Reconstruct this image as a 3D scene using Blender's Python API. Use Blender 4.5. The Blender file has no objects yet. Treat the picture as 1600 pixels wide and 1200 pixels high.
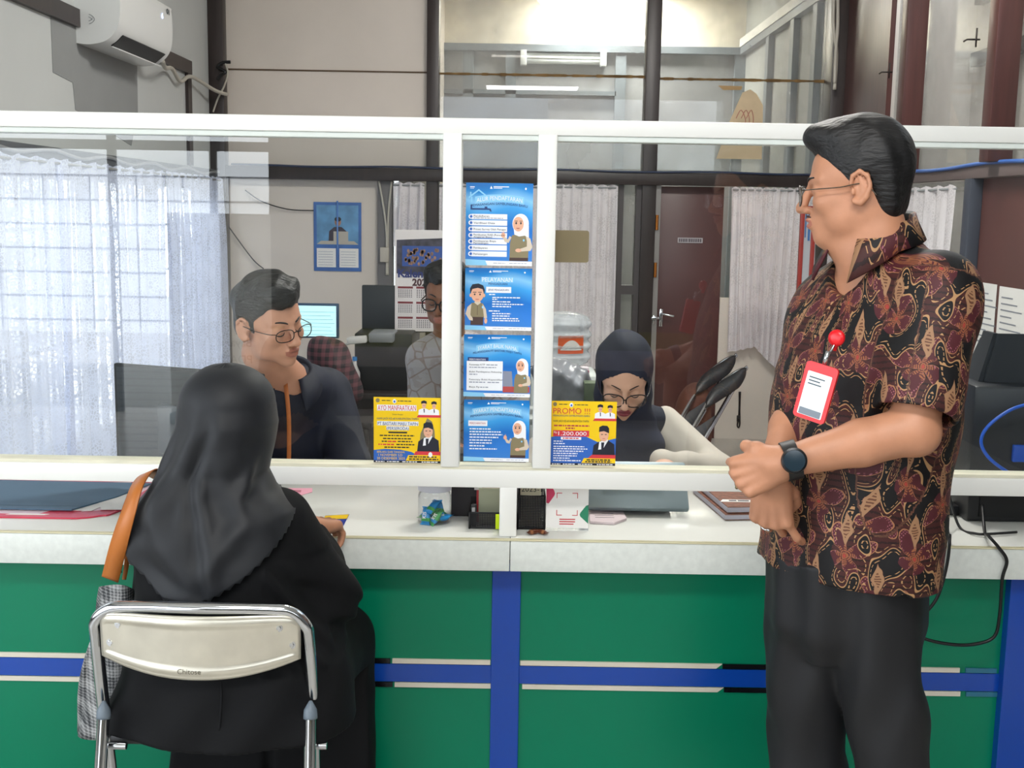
import bpy, bmesh, math, random
import numpy as np
from mathutils import Vector, Matrix

# ------------------------------------------------------------------ camera, world, light
sc = bpy.context.scene
COL = sc.collection
CF, CP, CR, CH = 1818.0, math.radians(8.45), math.radians(0.95), 1.55
_f = np.array([0, math.cos(CP), -math.sin(CP)]); _r0 = np.array([1.0, 0, 0]); _u0 = np.array([0, math.sin(CP), math.cos(CP)])
_r = _r0 * math.cos(CR) + _u0 * math.sin(CR); _u = -_r0 * math.sin(CR) + _u0 * math.cos(CR)
_O = np.array([0, 0, CH])
cam_d = bpy.data.cameras.new('camera'); cam = bpy.data.objects.new('camera', cam_d); COL.objects.link(cam)
cam_d.sensor_width = 36.0; cam_d.lens = CF / 1600 * 36.0; cam_d.clip_start = 0.05
cam.matrix_world = Matrix(((_r[0], _u[0], -_f[0], 0), (_r[1], _u[1], -_f[1], 0), (_r[2], _u[2], -_f[2], CH), (0, 0, 0, 1)))
sc.camera = cam
sc.view_settings.view_transform = 'Standard'; sc.view_settings.look = 'None'
sc.view_settings.gamma = 1.0; sc.view_settings.use_curve_mapping = False
sc.view_settings.exposure = 0.65
w = bpy.data.worlds.new('sky'); sc.world = w; w.use_nodes = True
bg = w.node_tree.nodes['Background']; bg.inputs[0].default_value = (0.88, 0.94, 1.0, 1); bg.inputs[1].default_value = 3.3

def area_light(name, loc, target, sx, sy, power, color=(1, 1, 1)):
    l = bpy.data.lights.new(name, 'AREA'); l.shape = 'RECTANGLE'; l.size = sx; l.size_y = sy; l.energy = power; l.color = color
    o = bpy.data.objects.new(name, l); COL.objects.link(o); o.location = loc
    d = Vector(target) - Vector(loc); o.rotation_euler = d.to_track_quat('-Z', 'Y').to_euler()
    return o
# outdoor sun, then added area lights that brighten the three rooms
sun = bpy.data.lights.new('sun', 'SUN'); sun.energy = 7.0; sun.angle = 0.02; sun.color = (1, 0.97, 0.92)
so = bpy.data.objects.new('sun', sun); COL.objects.link(so); so.rotation_euler = Vector((-0.2, -0.75, -1)).to_track_quat('-Z', 'Y').to_euler()
area_light('office_lamp_light', (0.75, 4.6, 3.58), (0.55, 5.2, 0), 1.2, 0.4, 66, (1, 0.97, 0.92))
area_light('waiting_room_lamp_light', (0.2, 0.3, 3.16), (0.2, 0.3, 0), 1.2, 0.5, 40, (1, 0.98, 0.95))
area_light('back_room_lamp_light', (0.85, 11.15, 3.60), (0.85, 11.3, 0), 1.0, 0.3, 60, (1, 0.96, 0.88))  # added wash light for the bright patch high on the far wall

# ------------------------------------------------------------------ point helpers (pixel of the photo -> point on a plane of the place)
def ray(px, py): return _f + _r * (px - 800) / CF + _u * (600 - py) / CF
def at(px, py, Y): d = ray(px, py); return _O + d * (Y / d[1])
def atz(px, py, Z): d = ray(px, py); return _O + d * ((Z - CH) / d[2])
def atx(px, py, X): d = ray(px, py); return _O + d * (X / d[0])
V3 = lambda *a: np.array(a, float)

# ------------------------------------------------------------------ materials
MATS = {}
class N:
    """small expression builder over math nodes"""
    def __init__(s, nt, sock): s.nt, s.k = nt, sock
    def _m(s, op, b=None, c=None, clamp=False):
        n = s.nt.nodes.new('ShaderNodeMath'); n.operation = op; n.use_clamp = clamp
        s.nt.links.new(s.k, n.inputs[0])
        for i, v in ((1, b), (2, c)):
            if v is None: continue
            if isinstance(v, N): s.nt.links.new(v.k, n.inputs[i])
            else: n.inputs[i].default_value = v
        return N(s.nt, n.outputs[0])
    def __add__(s, b): return s._m('ADD', b)
    def __sub__(s, b): return s._m('SUBTRACT', b)
    def __mul__(s, b): return s._m('MULTIPLY', b)
    def __truediv__(s, b): return s._m('DIVIDE', b)
    def gt(s, b): return s._m('GREATER_THAN', b)
    def lt(s, b): return s._m('LESS_THAN', b)
    def abs(s): return s._m('ABSOLUTE')
    def sin(s): return s._m('SINE')
    def cos(s): return s._m('COSINE')
    def floor(s): return s._m('FLOOR')
    def mod(s, b): return s._m('FLOORED_MODULO', b)
    def fract(s): return s._m('FRACT')
    def pow(s, b): return s._m('POWER', b)
    def sqrt(s): return s._m('SQRT')
    def max(s, b): return s._m('MAXIMUM', b)
    def min(s, b): return s._m('MINIMUM', b)
    def atan2(s, b): return s._m('ARCTAN2', b)
    def sat(s): return s._m('ADD', 0.0, clamp=True)
    def step(s, a, b): return ((s - a) / (b - a)).sat()

def rgb(h):
    h = h.lstrip('#'); c = [int(h[i:i + 2], 16) / 255 for i in (0, 2, 4)]
    return tuple(x / 12.92 if x <= 0.04045 else ((x + 0.055) / 1.055) ** 2.4 for x in c)

def mat(name, color, rough=0.5, metal=0.0, spec=0.5, noise=None, bump=None, alpha=None, emit=None, coat=0.0, sheen=0.0, trans=0.0):
    """noise=(scale, amount[, stretch]) varies the colour; bump=(scale, strength[, stretch])"""
    if name in MATS: return MATS[name]
    if isinstance(color, str): color = rgb(color)
    m = bpy.data.materials.new(name); m.use_nodes = True; nt = m.node_tree; b = nt.nodes['Principled BSDF']
    b.inputs['Base Color'].default_value = (*color, 1); b.inputs['Roughness'].default_value = rough
    b.inputs['Metallic'].default_value = metal; b.inputs['Specular IOR Level'].default_value = spec
    if coat: b.inputs['Coat Weight'].default_value = coat; b.inputs['Coat Roughness'].default_value = 0.08
    if sheen: b.inputs['Sheen Weight'].default_value = sheen
    if trans: b.inputs['Transmission Weight'].default_value = trans
    if alpha is not None: b.inputs['Alpha'].default_value = alpha
    if emit: b.inputs['Emission Color'].default_value = (*color, 1); b.inputs['Emission Strength'].default_value = emit
    m.diffuse_color = (*color, 1)
    def tex(scale, stretch):
        tc = nt.nodes.new('ShaderNodeTexCoord'); mp = nt.nodes.new('ShaderNodeMapping'); mp.inputs['Scale'].default_value = stretch or (1, 1, 1)
        n = nt.nodes.new('ShaderNodeTexNoise'); n.inputs['Scale'].default_value = scale; n.inputs['Detail'].default_value = 5
        nt.links.new(tc.outputs['Object'], mp.inputs[0]); nt.links.new(mp.outputs[0], n.inputs[0]); return n
    if noise:
        n = tex(noise[0], noise[2] if len(noise) > 2 else None); r = nt.nodes.new('ShaderNodeValToRGB'); a = noise[1]
        r.color_ramp.elements[0].position = 0.3; r.color_ramp.elements[1].position = 0.7
        r.color_ramp.elements[0].color = (*[max(0, c * (1 - a)) for c in color], 1); r.color_ramp.elements[1].color = (*[min(1, c * (1 + a)) for c in color], 1)
        nt.links.new(n.outputs[0], r.inputs[0]); nt.links.new(r.outputs[0], b.inputs['Base Color'])
    if bump:
        n = tex(bump[0], bump[2] if len(bump) > 2 else None); bp = nt.nodes.new('ShaderNodeBump'); bp.inputs['Strength'].default_value = bump[1]; bp.inputs['Distance'].default_value = 0.01
        nt.links.new(n.outputs[0], bp.inputs['Height']); nt.links.new(bp.outputs[0], b.inputs['Normal'])
    MATS[name] = m
    return m

def glass_mat(name, tint=(1, 1, 1), ior=1.5, rough=0.0, cloud=None):
    if name in MATS: return MATS[name]
    m = bpy.data.materials.new(name); m.use_nodes = True; nt = m.node_tree; nt.nodes.remove(nt.nodes['Principled BSDF'])
    out = nt.nodes['Material Output']; tr = nt.nodes.new('ShaderNodeBsdfTransparent'); tr.inputs[0].default_value = (*tint, 1)
    gl = nt.nodes.new('ShaderNodeBsdfGlossy'); gl.inputs['Roughness'].default_value = rough
    lw = nt.nodes.new('ShaderNodeLayerWeight'); lw.inputs[0].default_value = 0.5; r0 = ((ior - 1) / (ior + 1)) ** 2
    fk = N(nt, lw.outputs['Facing']).pow(5.0) * (1 - r0) + r0
    mx = nt.nodes.new('ShaderNodeMixShader'); nt.links.new(fk.k, mx.inputs[0]); nt.links.new(tr.outputs[0], mx.inputs[1]); nt.links.new(gl.outputs[0], mx.inputs[2])
    last = mx
    if cloud:   # a film of dust on the pane
        df = nt.nodes.new('ShaderNodeBsdfDiffuse'); df.inputs[0].default_value = (*cloud[0], 1)
        tc = nt.nodes.new('ShaderNodeTexCoord'); n = nt.nodes.new('ShaderNodeTexNoise'); n.inputs['Scale'].default_value = cloud[2]; n.inputs['Detail'].default_value = 6
        nt.links.new(tc.outputs['Object'], n.inputs[0])
        f = N(nt, n.outputs[0]).step(0.35, 0.75) * cloud[1] + cloud[3]
        m2 = nt.nodes.new('ShaderNodeMixShader'); nt.links.new(f.k, m2.inputs[0]); nt.links.new(mx.outputs[0], m2.inputs[1]); nt.links.new(df.outputs[0], m2.inputs[2]); last = m2
    nt.links.new(last.outputs[0], out.inputs[0]); MATS[name] = m
    return m

# ------------------------------------------------------------------ objects
WLOC = {}
def setp(o, label=None, cat=None, group=None, kind=None):
    for k, v in (('label', label), ('category', cat), ('group', group), ('kind', kind)):
        if v: o[k] = v
    return o
def thing(name, label, cat, loc=(0, 0, 0), group=None):
    o = bpy.data.objects.new(name, None); COL.objects.link(o); o.location = Vector(loc); o.empty_display_size = 0.05
    WLOC[o.name] = V3(*loc)
    return setp(o, label, cat, group)

class MB:
    def __init__(s): s.v, s.f, s.m = [], [], []
    def add(s, v, f, mi=0):
        n = len(s.v); s.v += [tuple(float(c) for c in p) for p in v]; s.f += [tuple(int(i) + n for i in q) for q in f]; s.m += [mi] * len(f); return s
    def box(s, lo, hi, b=0.0, mi=0, M=None):
        lo, hi = np.minimum(lo, hi), np.maximum(lo, hi); c = (lo + hi) / 2; h = (hi - lo) / 2
        bm = bmesh.new(); bmesh.ops.create_cube(bm, size=2.0)
        for q in bm.verts: q.co = Vector((q.co.x * h[0], q.co.y * h[1], q.co.z * h[2]))
        if b > 0: bmesh.ops.bevel(bm, geom=bm.edges[:], offset=min(b, 0.95 * float(min(h))), segments=2, profile=0.5, affect='EDGES')
        bm.verts.index_update()
        vs = [V3(*q.co) + c for q in bm.verts]
        if M is not None: vs = [M(p) for p in vs]
        s.add(vs, [[x.index for x in q.verts] for q in bm.faces], mi); bm.free(); return s
    def obox(s, c, ax, ay, az, hx, hy, hz, b=0.0, mi=0):
        c, ax, ay, az = map(lambda a: np.array(a, float), (c, ax, ay, az))
        return s.box((-hx, -hy, -hz), (hx, hy, hz), b, mi, lambda p: c + ax * p[0] + ay * p[1] + az * p[2])
    def tube(s, pts, r, n=12, mi=0, caps=True, closed=False, flat=None):
        P = [np.array(p, float) for p in pts]; R = r if hasattr(r, '__len__') else [r] * len(P)
        T = []
        for i in range(len(P)):
            a = P[(i - 1) % len(P)] if (i > 0 or closed) else P[i]; b = P[(i + 1) % len(P)] if (i < len(P) - 1 or closed) else P[i]
            t = b - a; T.append(t / (np.linalg.norm(t) + 1e-12))
        up = V3(0, 0, 1) if abs(T[0][2]) < 0.9 else V3(0, 1, 0)
        x = np.cross(up, T[0]); x /= np.linalg.norm(x); vs = []
        for i, p in enumerate(P):
            x = x - T[i] * np.dot(x, T[i]); x /= np.linalg.norm(x) + 1e-12; y = np.cross(T[i], x)
            for k in range(n):
                a = 2 * math.pi * k / n; vs.append(p + R[i] * (math.cos(a) * x + math.sin(a) * y * (flat or 1)))
        m = len(P); fs = []
        for i in range(m if closed else m - 1):
            j = (i + 1) % m
            for k in range(n): fs.append((i * n + k, i * n + (k + 1) % n, j * n + (k + 1) % n, j * n + k))
        if caps and not closed: fs += [tuple(range(n))[::-1], tuple((m - 1) * n + k for k in range(n))]
        return s.add(vs, fs, mi)
    def lathe(s, c, prof, n=32, mi=0, closed=False):
        """prof: list of (radius, z)"""
        c = np.array(c, float); vs = []
        for r, z in prof:
            for k in range(n):
                a = 2 * math.pi * k / n; vs.append(c + V3(r * math.cos(a), r * math.sin(a), z))
        m = len(prof); fs = []
        for i in range(m if closed else m - 1):
            j = (i + 1) % m
            for k in range(n): fs.append((i * n + k, i * n + (k + 1) % n, j * n + (k + 1) % n, j * n + k))
        if not closed:
            if prof[0][0] > 1e-5: fs.append(tuple(range(n))[::-1])
            if prof[-1][0] > 1e-5: fs.append(tuple((m - 1) * n + k for k in range(n)))
        return s.add(vs, fs, mi)
    def prism(s, poly, th, o=(0, 0, 0), ax=(1, 0, 0), ay=(0, 0, 1), mi=0):
        """2-D outline extruded by th along ax x ay reversed (towards the viewer for ax=x, ay=z)"""
        o, ax, ay = (np.array(a, float) for a in (o, ax, ay)); nz = np.cross(ax, ay); k = len(poly)
        a = sum(poly[i][0] * poly[(i + 1) % k][1] - poly[(i + 1) % k][0] * poly[i][1] for i in range(k))
        if a < 0: poly = poly[::-1]
        vs = [o + ax * x + ay * y + nz * th for x, y in poly] + [o + ax * x + ay * y for x, y in poly]
        fs = [tuple(range(k)), tuple(range(2 * k - 1, k - 1, -1))] + [(i, k + i, k + (i + 1) % k, (i + 1) % k) for i in range(k)]
        return s.add(vs, fs, mi)
    def grid(s, P, mi=0, closed_u=False):
        P = np.asarray(P, float); nu, nv = P.shape[:2]; fs = []
        for i in range(nu if closed_u else nu - 1):
            for j in range(nv - 1): i2 = (i + 1) % nu; fs.append((i * nv + j, i2 * nv + j, i2 * nv + j + 1, i * nv + j + 1))
        return s.add(P.reshape(-1, 3), fs, mi)
    def ball(s, c, r, n=16, mi=0):
        r = r if hasattr(r, '__len__') else (r, r, r); pr = [(math.sin(math.pi * i / n), -math.cos(math.pi * i / n)) for i in range(n + 1)]; pr[0] = (0.0, -1); pr[-1] = (0.0, 1)
        k = MB().lathe((0, 0, 0), pr, 2 * n); return s.add([V3(*c) + V3(p[0] * r[0], p[1] * r[1], p[2] * r[2]) for p in k.v], k.f, mi)
    def build(s, name, m, parent=None, label=None, cat=None, group=None, kind=None, smooth=None, uv=None):
        return build_arrays(name, np.array(s.v, float).reshape(-1, 3), s.f, m, parent, label, cat, group, kind, smooth, s.m, uv)

def build_arrays(name, v, f, m, parent=None, label=None, cat=None, group=None, kind=None, smooth=None, mi=None, uv=None):
    me = bpy.data.meshes.new(name)
    o = bpy.data.objects.new(name, me); COL.objects.link(o)
    if parent is not None: base = WLOC[parent.name]; o.parent = parent; WLOC[o.name] = base
    else:
        lo, hi = v.min(0), v.max(0); base = V3((lo[0] + hi[0]) / 2, (lo[1] + hi[1]) / 2, lo[2]) if kind != 'structure' else V3(0, 0, 0)
        o.location = Vector(base); WLOC[o.name] = base
    me.from_pydata((v - base).tolist(), [], f if isinstance(f, list) else f.tolist()); me.validate(verbose=False)
    for x in (m if isinstance(m, (list, tuple)) else [m]): me.materials.append(x)
    if mi is not None and any(mi) and len(mi) == len(me.polygons): me.polygons.foreach_set('material_index', list(mi))
    if uv is not None:
        ul = me.uv_layers.new(name='UVMap'); li = np.zeros(len(me.loops), np.int32); me.loops.foreach_get('vertex_index', li)
        ul.data.foreach_set('uv', np.asarray(uv, np.float32)[li].reshape(-1))
    me.update()
    if smooth is True: me.polygons.foreach_set('use_smooth', [True] * len(me.polygons))
    elif smooth is not None:
        me.polygons.foreach_set('use_smooth', [True] * len(me.polygons))
        try: me.set_sharp_from_angle(angle=math.radians(smooth))
        except Exception: pass
    return setp(o, label, cat, group, kind)

def struct(name, mb, m, label=None): return mb.build(name, m, None, label, None, None, 'structure', smooth=35)
def text_mb(txt, size, o, ax=(1, 0, 0), ay=(0, 0, 1), off=0.0006, align='LEFT', bold=0.0, arc=None, sx=1.0, mi=0, mb=None):
    """lettering as flat outlines with a little thickness, laid on the plane o, ax, ay"""
    cu = bpy.data.curves.new('t', 'FONT'); cu.body = txt; cu.size = 1.0; cu.align_x = align; cu.offset = bold / size; cu.resolution_u = 3
    ob = bpy.data.objects.new('t', cu); me = bpy.data.meshes.new_from_object(ob)
    o, ax, ay = (np.array(a, float) for a in (o, ax, ay)); nz = np.cross(ax, ay)
    mb = mb or MB(); vs = []
    for q in me.vertices:
        x, y = q.co.x * sx * size, q.co.y * size
        if arc: y += arc[1] * (1 - (x / arc[0]) ** 2); 
        vs.append(o + ax * x + ay * y + nz * off)
    mb.add(vs, [list(p.vertices) for p in me.polygons], mi)
    bpy.data.objects.remove(ob); bpy.data.curves.remove(cu); bpy.data.meshes.remove(me)
    return mb
def spline(pts, n=8, closed=False):
    P = [np.array(p, float) for p in pts]; out = []; m = len(P)
    for i in range(m if closed else m - 1):
        g = lambda k: P[k % m] if closed else P[min(max(k, 0), m - 1)]
        a, b, c, d = g(i - 1), g(i), g(i + 1), g(i + 2)
        for j in range(n):
            t = j / n; out.append(0.5 * (2 * b + (c - a) * t + (2 * a - 5 * b + 4 * c - d) * t * t + (3 * b - a - 3 * c + d) * t ** 3))
    if not closed: out.append(P[-1])
    return out
def copy_tree(o, parent=None, dloc=None):
    c = o.copy(); COL.objects.link(c); WLOC[c.name] = WLOC[o.name]
    if parent: c.parent = parent
    for ch in [x for x in bpy.data.objects if x.parent == o]: copy_tree(ch, c)
    return c

# ------------------------------------------------------------------ distance-field sculpting for figures and cloth
class Vol:
    def __init__(s, lo, hi, h):
        s.lo = np.array(lo, float); s.h = h; s.n = np.ceil((np.array(hi, float) - s.lo) / h).astype(int) + 1; s.a = np.full(s.n, 0.3, np.float32)
    def reg(s, lo, hi):
        i0 = np.clip(np.floor((np.array(lo) - s.lo) / s.h).astype(int), 0, s.n); i1 = np.clip(np.ceil((np.array(hi) - s.lo) / s.h).astype(int) + 1, 0, s.n)
        if (i1 <= i0).any(): return None
        ax = [(s.lo[k] + s.h * np.arange(i0[k], i1[k])).astype(np.float32) for k in range(3)]
        return tuple(slice(i0[k], i1[k]) for k in range(3)), ax[0][:, None, None], ax[1][None, :, None], ax[2][None, None, :]
    def comb(s, fn, lo, hi, k, mode):
        m = max(k, 2 * s.h) + 0.004; q = s.reg(np.array(lo) - m, np.array(hi) + m)
        if q is None: return
        sl, X, Y, Z = q; d = fn(X, Y, Z).astype(np.float32); a = s.a[sl]
        if mode == 'sub':
            d = -d
            if k > 0: hh = np.clip(0.5 - 0.5 * (d - a) / k, 0, 1); s.a[sl] = d * (1 - hh) + a * hh + k * hh * (1 - hh)
            else: s.a[sl] = np.maximum(a, d)
        elif mode == 'int': s.a[sl] = np.maximum(a, d)
        else:
            if k > 0: hh = np.clip(0.5 + 0.5 * (d - a) / k, 0, 1); s.a[sl] = d * (1 - hh) + a * hh - k * hh * (1 - hh)
            else: s.a[sl] = np.minimum(a, d)
    def cone(s, a, b, ra, rb, k=0.01, mode='add', sq=None):
        a, b = np.array(a, float), np.array(b, float); ab = b - a; L = float(ab @ ab) + 1e-12; r = max(ra, rb)
        def fn(X, Y, Z):
            x, y, z = X - a[0], Y - a[1], Z - a[2]; t = np.clip((x * ab[0] + y * ab[1] + z * ab[2]) / L, 0, 1)
            return np.sqrt((x - t * ab[0]) ** 2 + (y - t * ab[1]) ** 2 + (z - t * ab[2]) ** 2) - (ra + (rb - ra) * t)
        s.comb(fn, np.minimum(a, b) - r, np.maximum(a, b) + r, k, mode)
    def chain(s, pts, rs, k=0.01, mode='add'):
        for i in range(len(pts) - 1): s.cone(pts[i], pts[i + 1], rs[i], rs[i + 1], k, mode)
    def ell(s, c, r, R=None, k=0.01, mode='add'):
        c, r = np.array(c, float), np.array(r, float); R = np.eye(3) if R is None else np.array(R, float); e = np.sqrt(((R * r) ** 2).sum(1))
        def fn(X, Y, Z):
            x, y, z = X - c[0], Y - c[1], Z - c[2]
            l = [(x * R[0, i] + y * R[1, i] + z * R[2, i]) for i in range(3)]
            k0 = np.sqrt(sum((l[i] / r[i]) ** 2 for i in range(3))); k1 = np.sqrt(sum((l[i] / r[i] ** 2) ** 2 for i in range(3))) + 1e-6
            return k0 * (k0 - 1) / k1
        s.comb(fn, c - e, c + e, k, mode)
    def half(s, c, n, k=0.0):
        """cut away everything on the side the normal points to"""
        c, n = np.array(c, float), np.array(n, float); n = n / np.linalg.norm(n)
        d = (s.lo[0] + s.h * np.arange(s.n[0]))[:, None, None] * n[0] + (s.lo[1] + s.h * np.arange(s.n[1]))[None, :, None] * n[1] + (s.lo[2] + s.h * np.arange(s.n[2]))[None, None, :] * n[2] - c @ n
        s.a = np.maximum(s.a, d.astype(np.float32))
    def stack(s, rings, k=0.01, mode='add', pw=2.0):
        """rings: (z, cx, cy, rx, ry, angle) -- a trunk of superellipse sections"""
        rings = sorted(rings); zs = np.array([q[0] for q in rings]); T = np.array(rings, float); r = T[:, 3:5].max()
        lo = (T[:, 1].min() - r, T[:, 2].min() - r, zs[0]); hi = (T[:, 1].max() + r, T[:, 2].max() + r, zs[-1])
        def fn(X, Y, Z):
            z = np.clip(Z, zs[0], zs[-1]); g = lambda i: smooth_interp(z, zs, T[:, i])
            cx, cy, rx, ry, an = (g(i) for i in range(1, 6)); x, y = X - cx, Y - cy; ca, sa = np.cos(an), np.sin(an)
            u, v = x * ca + y * sa, -x * sa + y * ca
            q = (np.abs(u / rx) ** pw + np.abs(v / ry) ** pw) ** (1 / pw); d = (q - 1) * np.minimum(rx, ry)
            dz = np.maximum(zs[0] - Z, Z - zs[-1]); return np.where(dz > 0, np.sqrt(np.maximum(d, 0) ** 2 + dz ** 2), np.maximum(d, dz))
        s.comb(fn, lo, hi, k, mode)
    def warp(s, fn, lo=None, hi=None):
        """fn(X,Y,Z) -> distance offset (positive swells)"""
        q = s.reg(s.lo if lo is None else lo, (s.lo + s.h * s.n) if hi is None else hi); sl, X, Y, Z = q
        b = np.abs(s.a[sl]) < 0.05; i, j, k2 = np.nonzero(b)
        if len(i): a = s.a[sl]; a[b] -= fn(X[i, 0, 0], Y[0, j, 0], Z[0, 0, k2]).astype(np.float32)
    def mesh(s, smooth=1):
        a = s.a; n0, n1, n2 = a.shape; sg = a < 0
        c = [sg[i:n0 - 1 + i, j:n1 - 1 + j, k:n2 - 1 + k] for i in (0, 1) for j in (0, 1) for k in (0, 1)]
        al = c[0].copy(); an = c[0].copy()
        for q in c[1:]: al &= q; an |= q
        act = an & ~al; ijk = np.argwhere(act); idx = np.full(act.shape, -1, np.int32); idx[act] = np.arange(len(ijk))
        off = [(i, j, k) for i in (0, 1) for j in (0, 1) for k in (0, 1)]; vals = [a[ijk[:, 0] + o[0], ijk[:, 1] + o[1], ijk[:, 2] + o[2]] for o in off]
        acc = np.zeros((len(ijk), 3)); cnt = np.zeros(len(ijk))
        for p in range(8):
            for q in range(p + 1, 8):
                dd = np.array(off[q]) - np.array(off[p])
                if np.abs(dd).sum() != 1: continue
                v0, v1 = vals[p], vals[q]; cr = (v0 < 0) != (v1 < 0); t = np.where(cr, v0 / np.where(cr, v0 - v1, 1), 0)
                acc += np.where(cr[:, None], np.array(off[p]) + t[:, None] * dd, 0); cnt += cr
        v = s.lo + s.h * (ijk + acc / cnt[:, None]); fs = []
        for axn in range(3):
            b, cc = [(1, 2), (2, 0), (0, 1)][axn]
            lo_sl = [slice(1, m - 1) for m in a.shape]; lo_sl[axn] = slice(0, a.shape[axn] - 1); hi_sl = list(lo_sl); hi_sl[axn] = slice(1, a.shape[axn])
            s0, s1 = sg[tuple(lo_sl)], sg[tuple(hi_sl)]; e = np.argwhere(s0 != s1); fl = s0[s0 != s1]
            st = np.array([1, 1, 1]); st[axn] = 0; e = e + st
            def g(db, dc):
                q = e.copy(); q[:, b] += db; q[:, cc] += dc; return idx[q[:, 0], q[:, 1], q[:, 2]]
            Q = np.stack([g(-1, -1), g(0, -1), g(0, 0), g(-1, 0)], 1); Q[~fl] = Q[~fl][:, ::-1]; fs.append(Q)
        F = np.concatenate(fs); F = F[(F >= 0).all(1)]
        for _ in range(smooth):
            sm = np.zeros_like(v); ct = np.zeros(len(v))
            for p in range(4):
                x, y = F[:, p], F[:, (p + 1) % 4]
                for k in range(3): sm[:, k] += np.bincount(x, v[y, k], len(v)) + np.bincount(y, v[x, k], len(v))
                ct += np.bincount(x, minlength=len(v)) + np.bincount(y, minlength=len(v))
            v = 0.5 * v + 0.5 * sm / np.maximum(ct, 1)[:, None]
        return v, F
def smooth_interp(x, xs, ys):
    """monotone cubic through the knots"""
    xs, ys = np.asarray(xs, float), np.asarray(ys, float)
    if len(xs) == 1: return np.full_like(x, ys[0])
    d = np.diff(ys) / np.diff(xs); m = np.zeros(len(xs)); m[1:-1] = np.where(d[:-1] * d[1:] > 0, 2 * d[:-1] * d[1:] / (d[:-1] + d[1:] + 1e-12), 0); m[0], m[-1] = d[0], d[-1]
    i = np.clip(np.searchsorted(xs, x) - 1, 0, len(xs) - 2); h = xs[i + 1] - xs[i]; t = np.clip((x - xs[i]) / h, 0, 1)
    return (2 * t ** 3 - 3 * t ** 2 + 1) * ys[i] + (t ** 3 - 2 * t ** 2 + t) * h * m[i] + (-2 * t ** 3 + 3 * t ** 2) * ys[i + 1] + (t ** 3 - t ** 2) * h * m[i + 1]
def rot(yaw=0, pitch=0, roll=0):
    """columns: person's right, forward, up. yaw 0 faces the camera (-Y), positive turns the face towards +X; pitch>0 looks down; roll>0 tips to the person's right"""
    y = yaw; F = V3(math.sin(y), -math.cos(y), 0); U = V3(0, 0, 1); R = np.cross(F, U)
    F2 = F * math.cos(pitch) - U * math.sin(pitch); U2 = U * math.cos(pitch) + F * math.sin(pitch)
    R3 = R * math.cos(roll) - U2 * math.sin(roll); U3 = U2 * math.cos(roll) + R * math.sin(roll)
    return np.stack([R3, F2, U3], 1)
class Fr:
    def __init__(s, R, t, k=1.0): s.R, s.t, s.k = np.array(R), np.array(t, float), k
    def __call__(s, x, y, z): return s.t + s.R @ (V3(x, y, z) * s.k)
    def inv(s, P): return (np.asarray(P) - s.t) @ s.R / s.k
# ================================================================== the setting
CREAM = mat('cream_board', '#d9cfc4', 0.55, noise=(1.3, 0.07), bump=(9, 0.03))
GREYW = mat('pale_grey_board', '#c3c6c4', 0.55, noise=(1.0, 0.05))
PRIMER = mat('bare_grey_patch', '#8f9190', 0.7, noise=(3, 0.05))
DARKW = mat('dark_stained_wood', '#2e2422', 0.38, noise=(6, 0.25, (6, 6, 0.6)))
MAROON = mat('maroon_stained_wood', '#4a2b28', 0.35, noise=(4, 0.18, (8, 8, 0.6)))
GREYBL = mat('grey_blue_trim', '#7d868c', 0.55)
FRONTW = mat('front_room_wall', '#585856', 0.7)
CEILM = mat('white_ceiling_board', '#e6e4de', 0.8)
TILE = mat('floor_tile', '#b9b4ac', 0.25, noise=(2, 0.05))
H3 = 3.7
struct('floor', MB().box((-4.4, -3.2, -0.05), (3.4, 12.0, 0)), TILE)
struct('ground', MB().box((-14, -16, -0.12), (12, 14, -0.051)), mat('outdoor_paving', '#a9a8a4', 0.9))
struct('ceiling', MB().box((-4.4, -3.2, H3), (3.4, 2.95, H3 + 0.08)).box((-4.4, 2.95, H3), (2.28, 12.0, H3 + 0.08)), CEILM)  # side passage left roofless so daylight brightens its wall
LX, RX, BY, FY = -2.04, 2.18, 8.0, 2.80
# left office wall with a curtained window
struct('wall_left', MB().box((LX - 0.1, 2.9, 1.70), (LX, BY + .1, H3)).box((LX - 0.1, 2.9, 0), (LX, BY + .1, 0.35)).box((LX - 0.1, 2.9, 0.35), (LX, 3.6, 1.70)).box((LX - 0.1, 7.86, 0.35), (LX, BY + .1, 1.70)), GREYW)
wf = MB()
for y in (3.6, 4.62, 5.7, 6.78, 7.81): wf.box((LX - 0.09, y, 0.35), (LX - 0.03, y + 0.05, 1.70))
wf.box((LX - 0.09, 3.6, 0.35), (LX - 0.03, 7.86, 0.40)).box((LX - 0.09, 3.6, 1.66), (LX - 0.03, 7.86, 1.70))
for z in (0.62, 0.89, 1.16, 1.43): wf.box((LX - 0.085, 3.6, z), (LX - 0.07, 7.86, z + 0.014))
for k in range(26): wf.box((LX - 0.08, 3.7 + k * 0.16, 0.4), (LX - 0.068, 3.712 + k * 0.16, 1.66))
struct('window_1', wf, mat('window_grille_grey', '#6b7076', 0.5))
# upper left wall: dark cover strip, bare patch behind the air conditioner, vertical strip
struct('trim_1', MB().box((LX, 2.9, 2.355), (LX + 0.025, 7.42, 2.435)).box((LX, 7.34, 1.80), (LX + 0.02, 7.42, 2.36)), DARKW)
struct('trim_2', MB().prism([(5.25, 2.42), (5.25, 2.12), (5.48, 2.10), (5.50, 1.98), (6.28, 1.86), (6.34, 1.95), (6.40, 1.97), (6.42, 2.42)], 0.003, (LX, 0, 0), (0, 1, 0), (0, 0, 1)), PRIMER)
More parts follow.
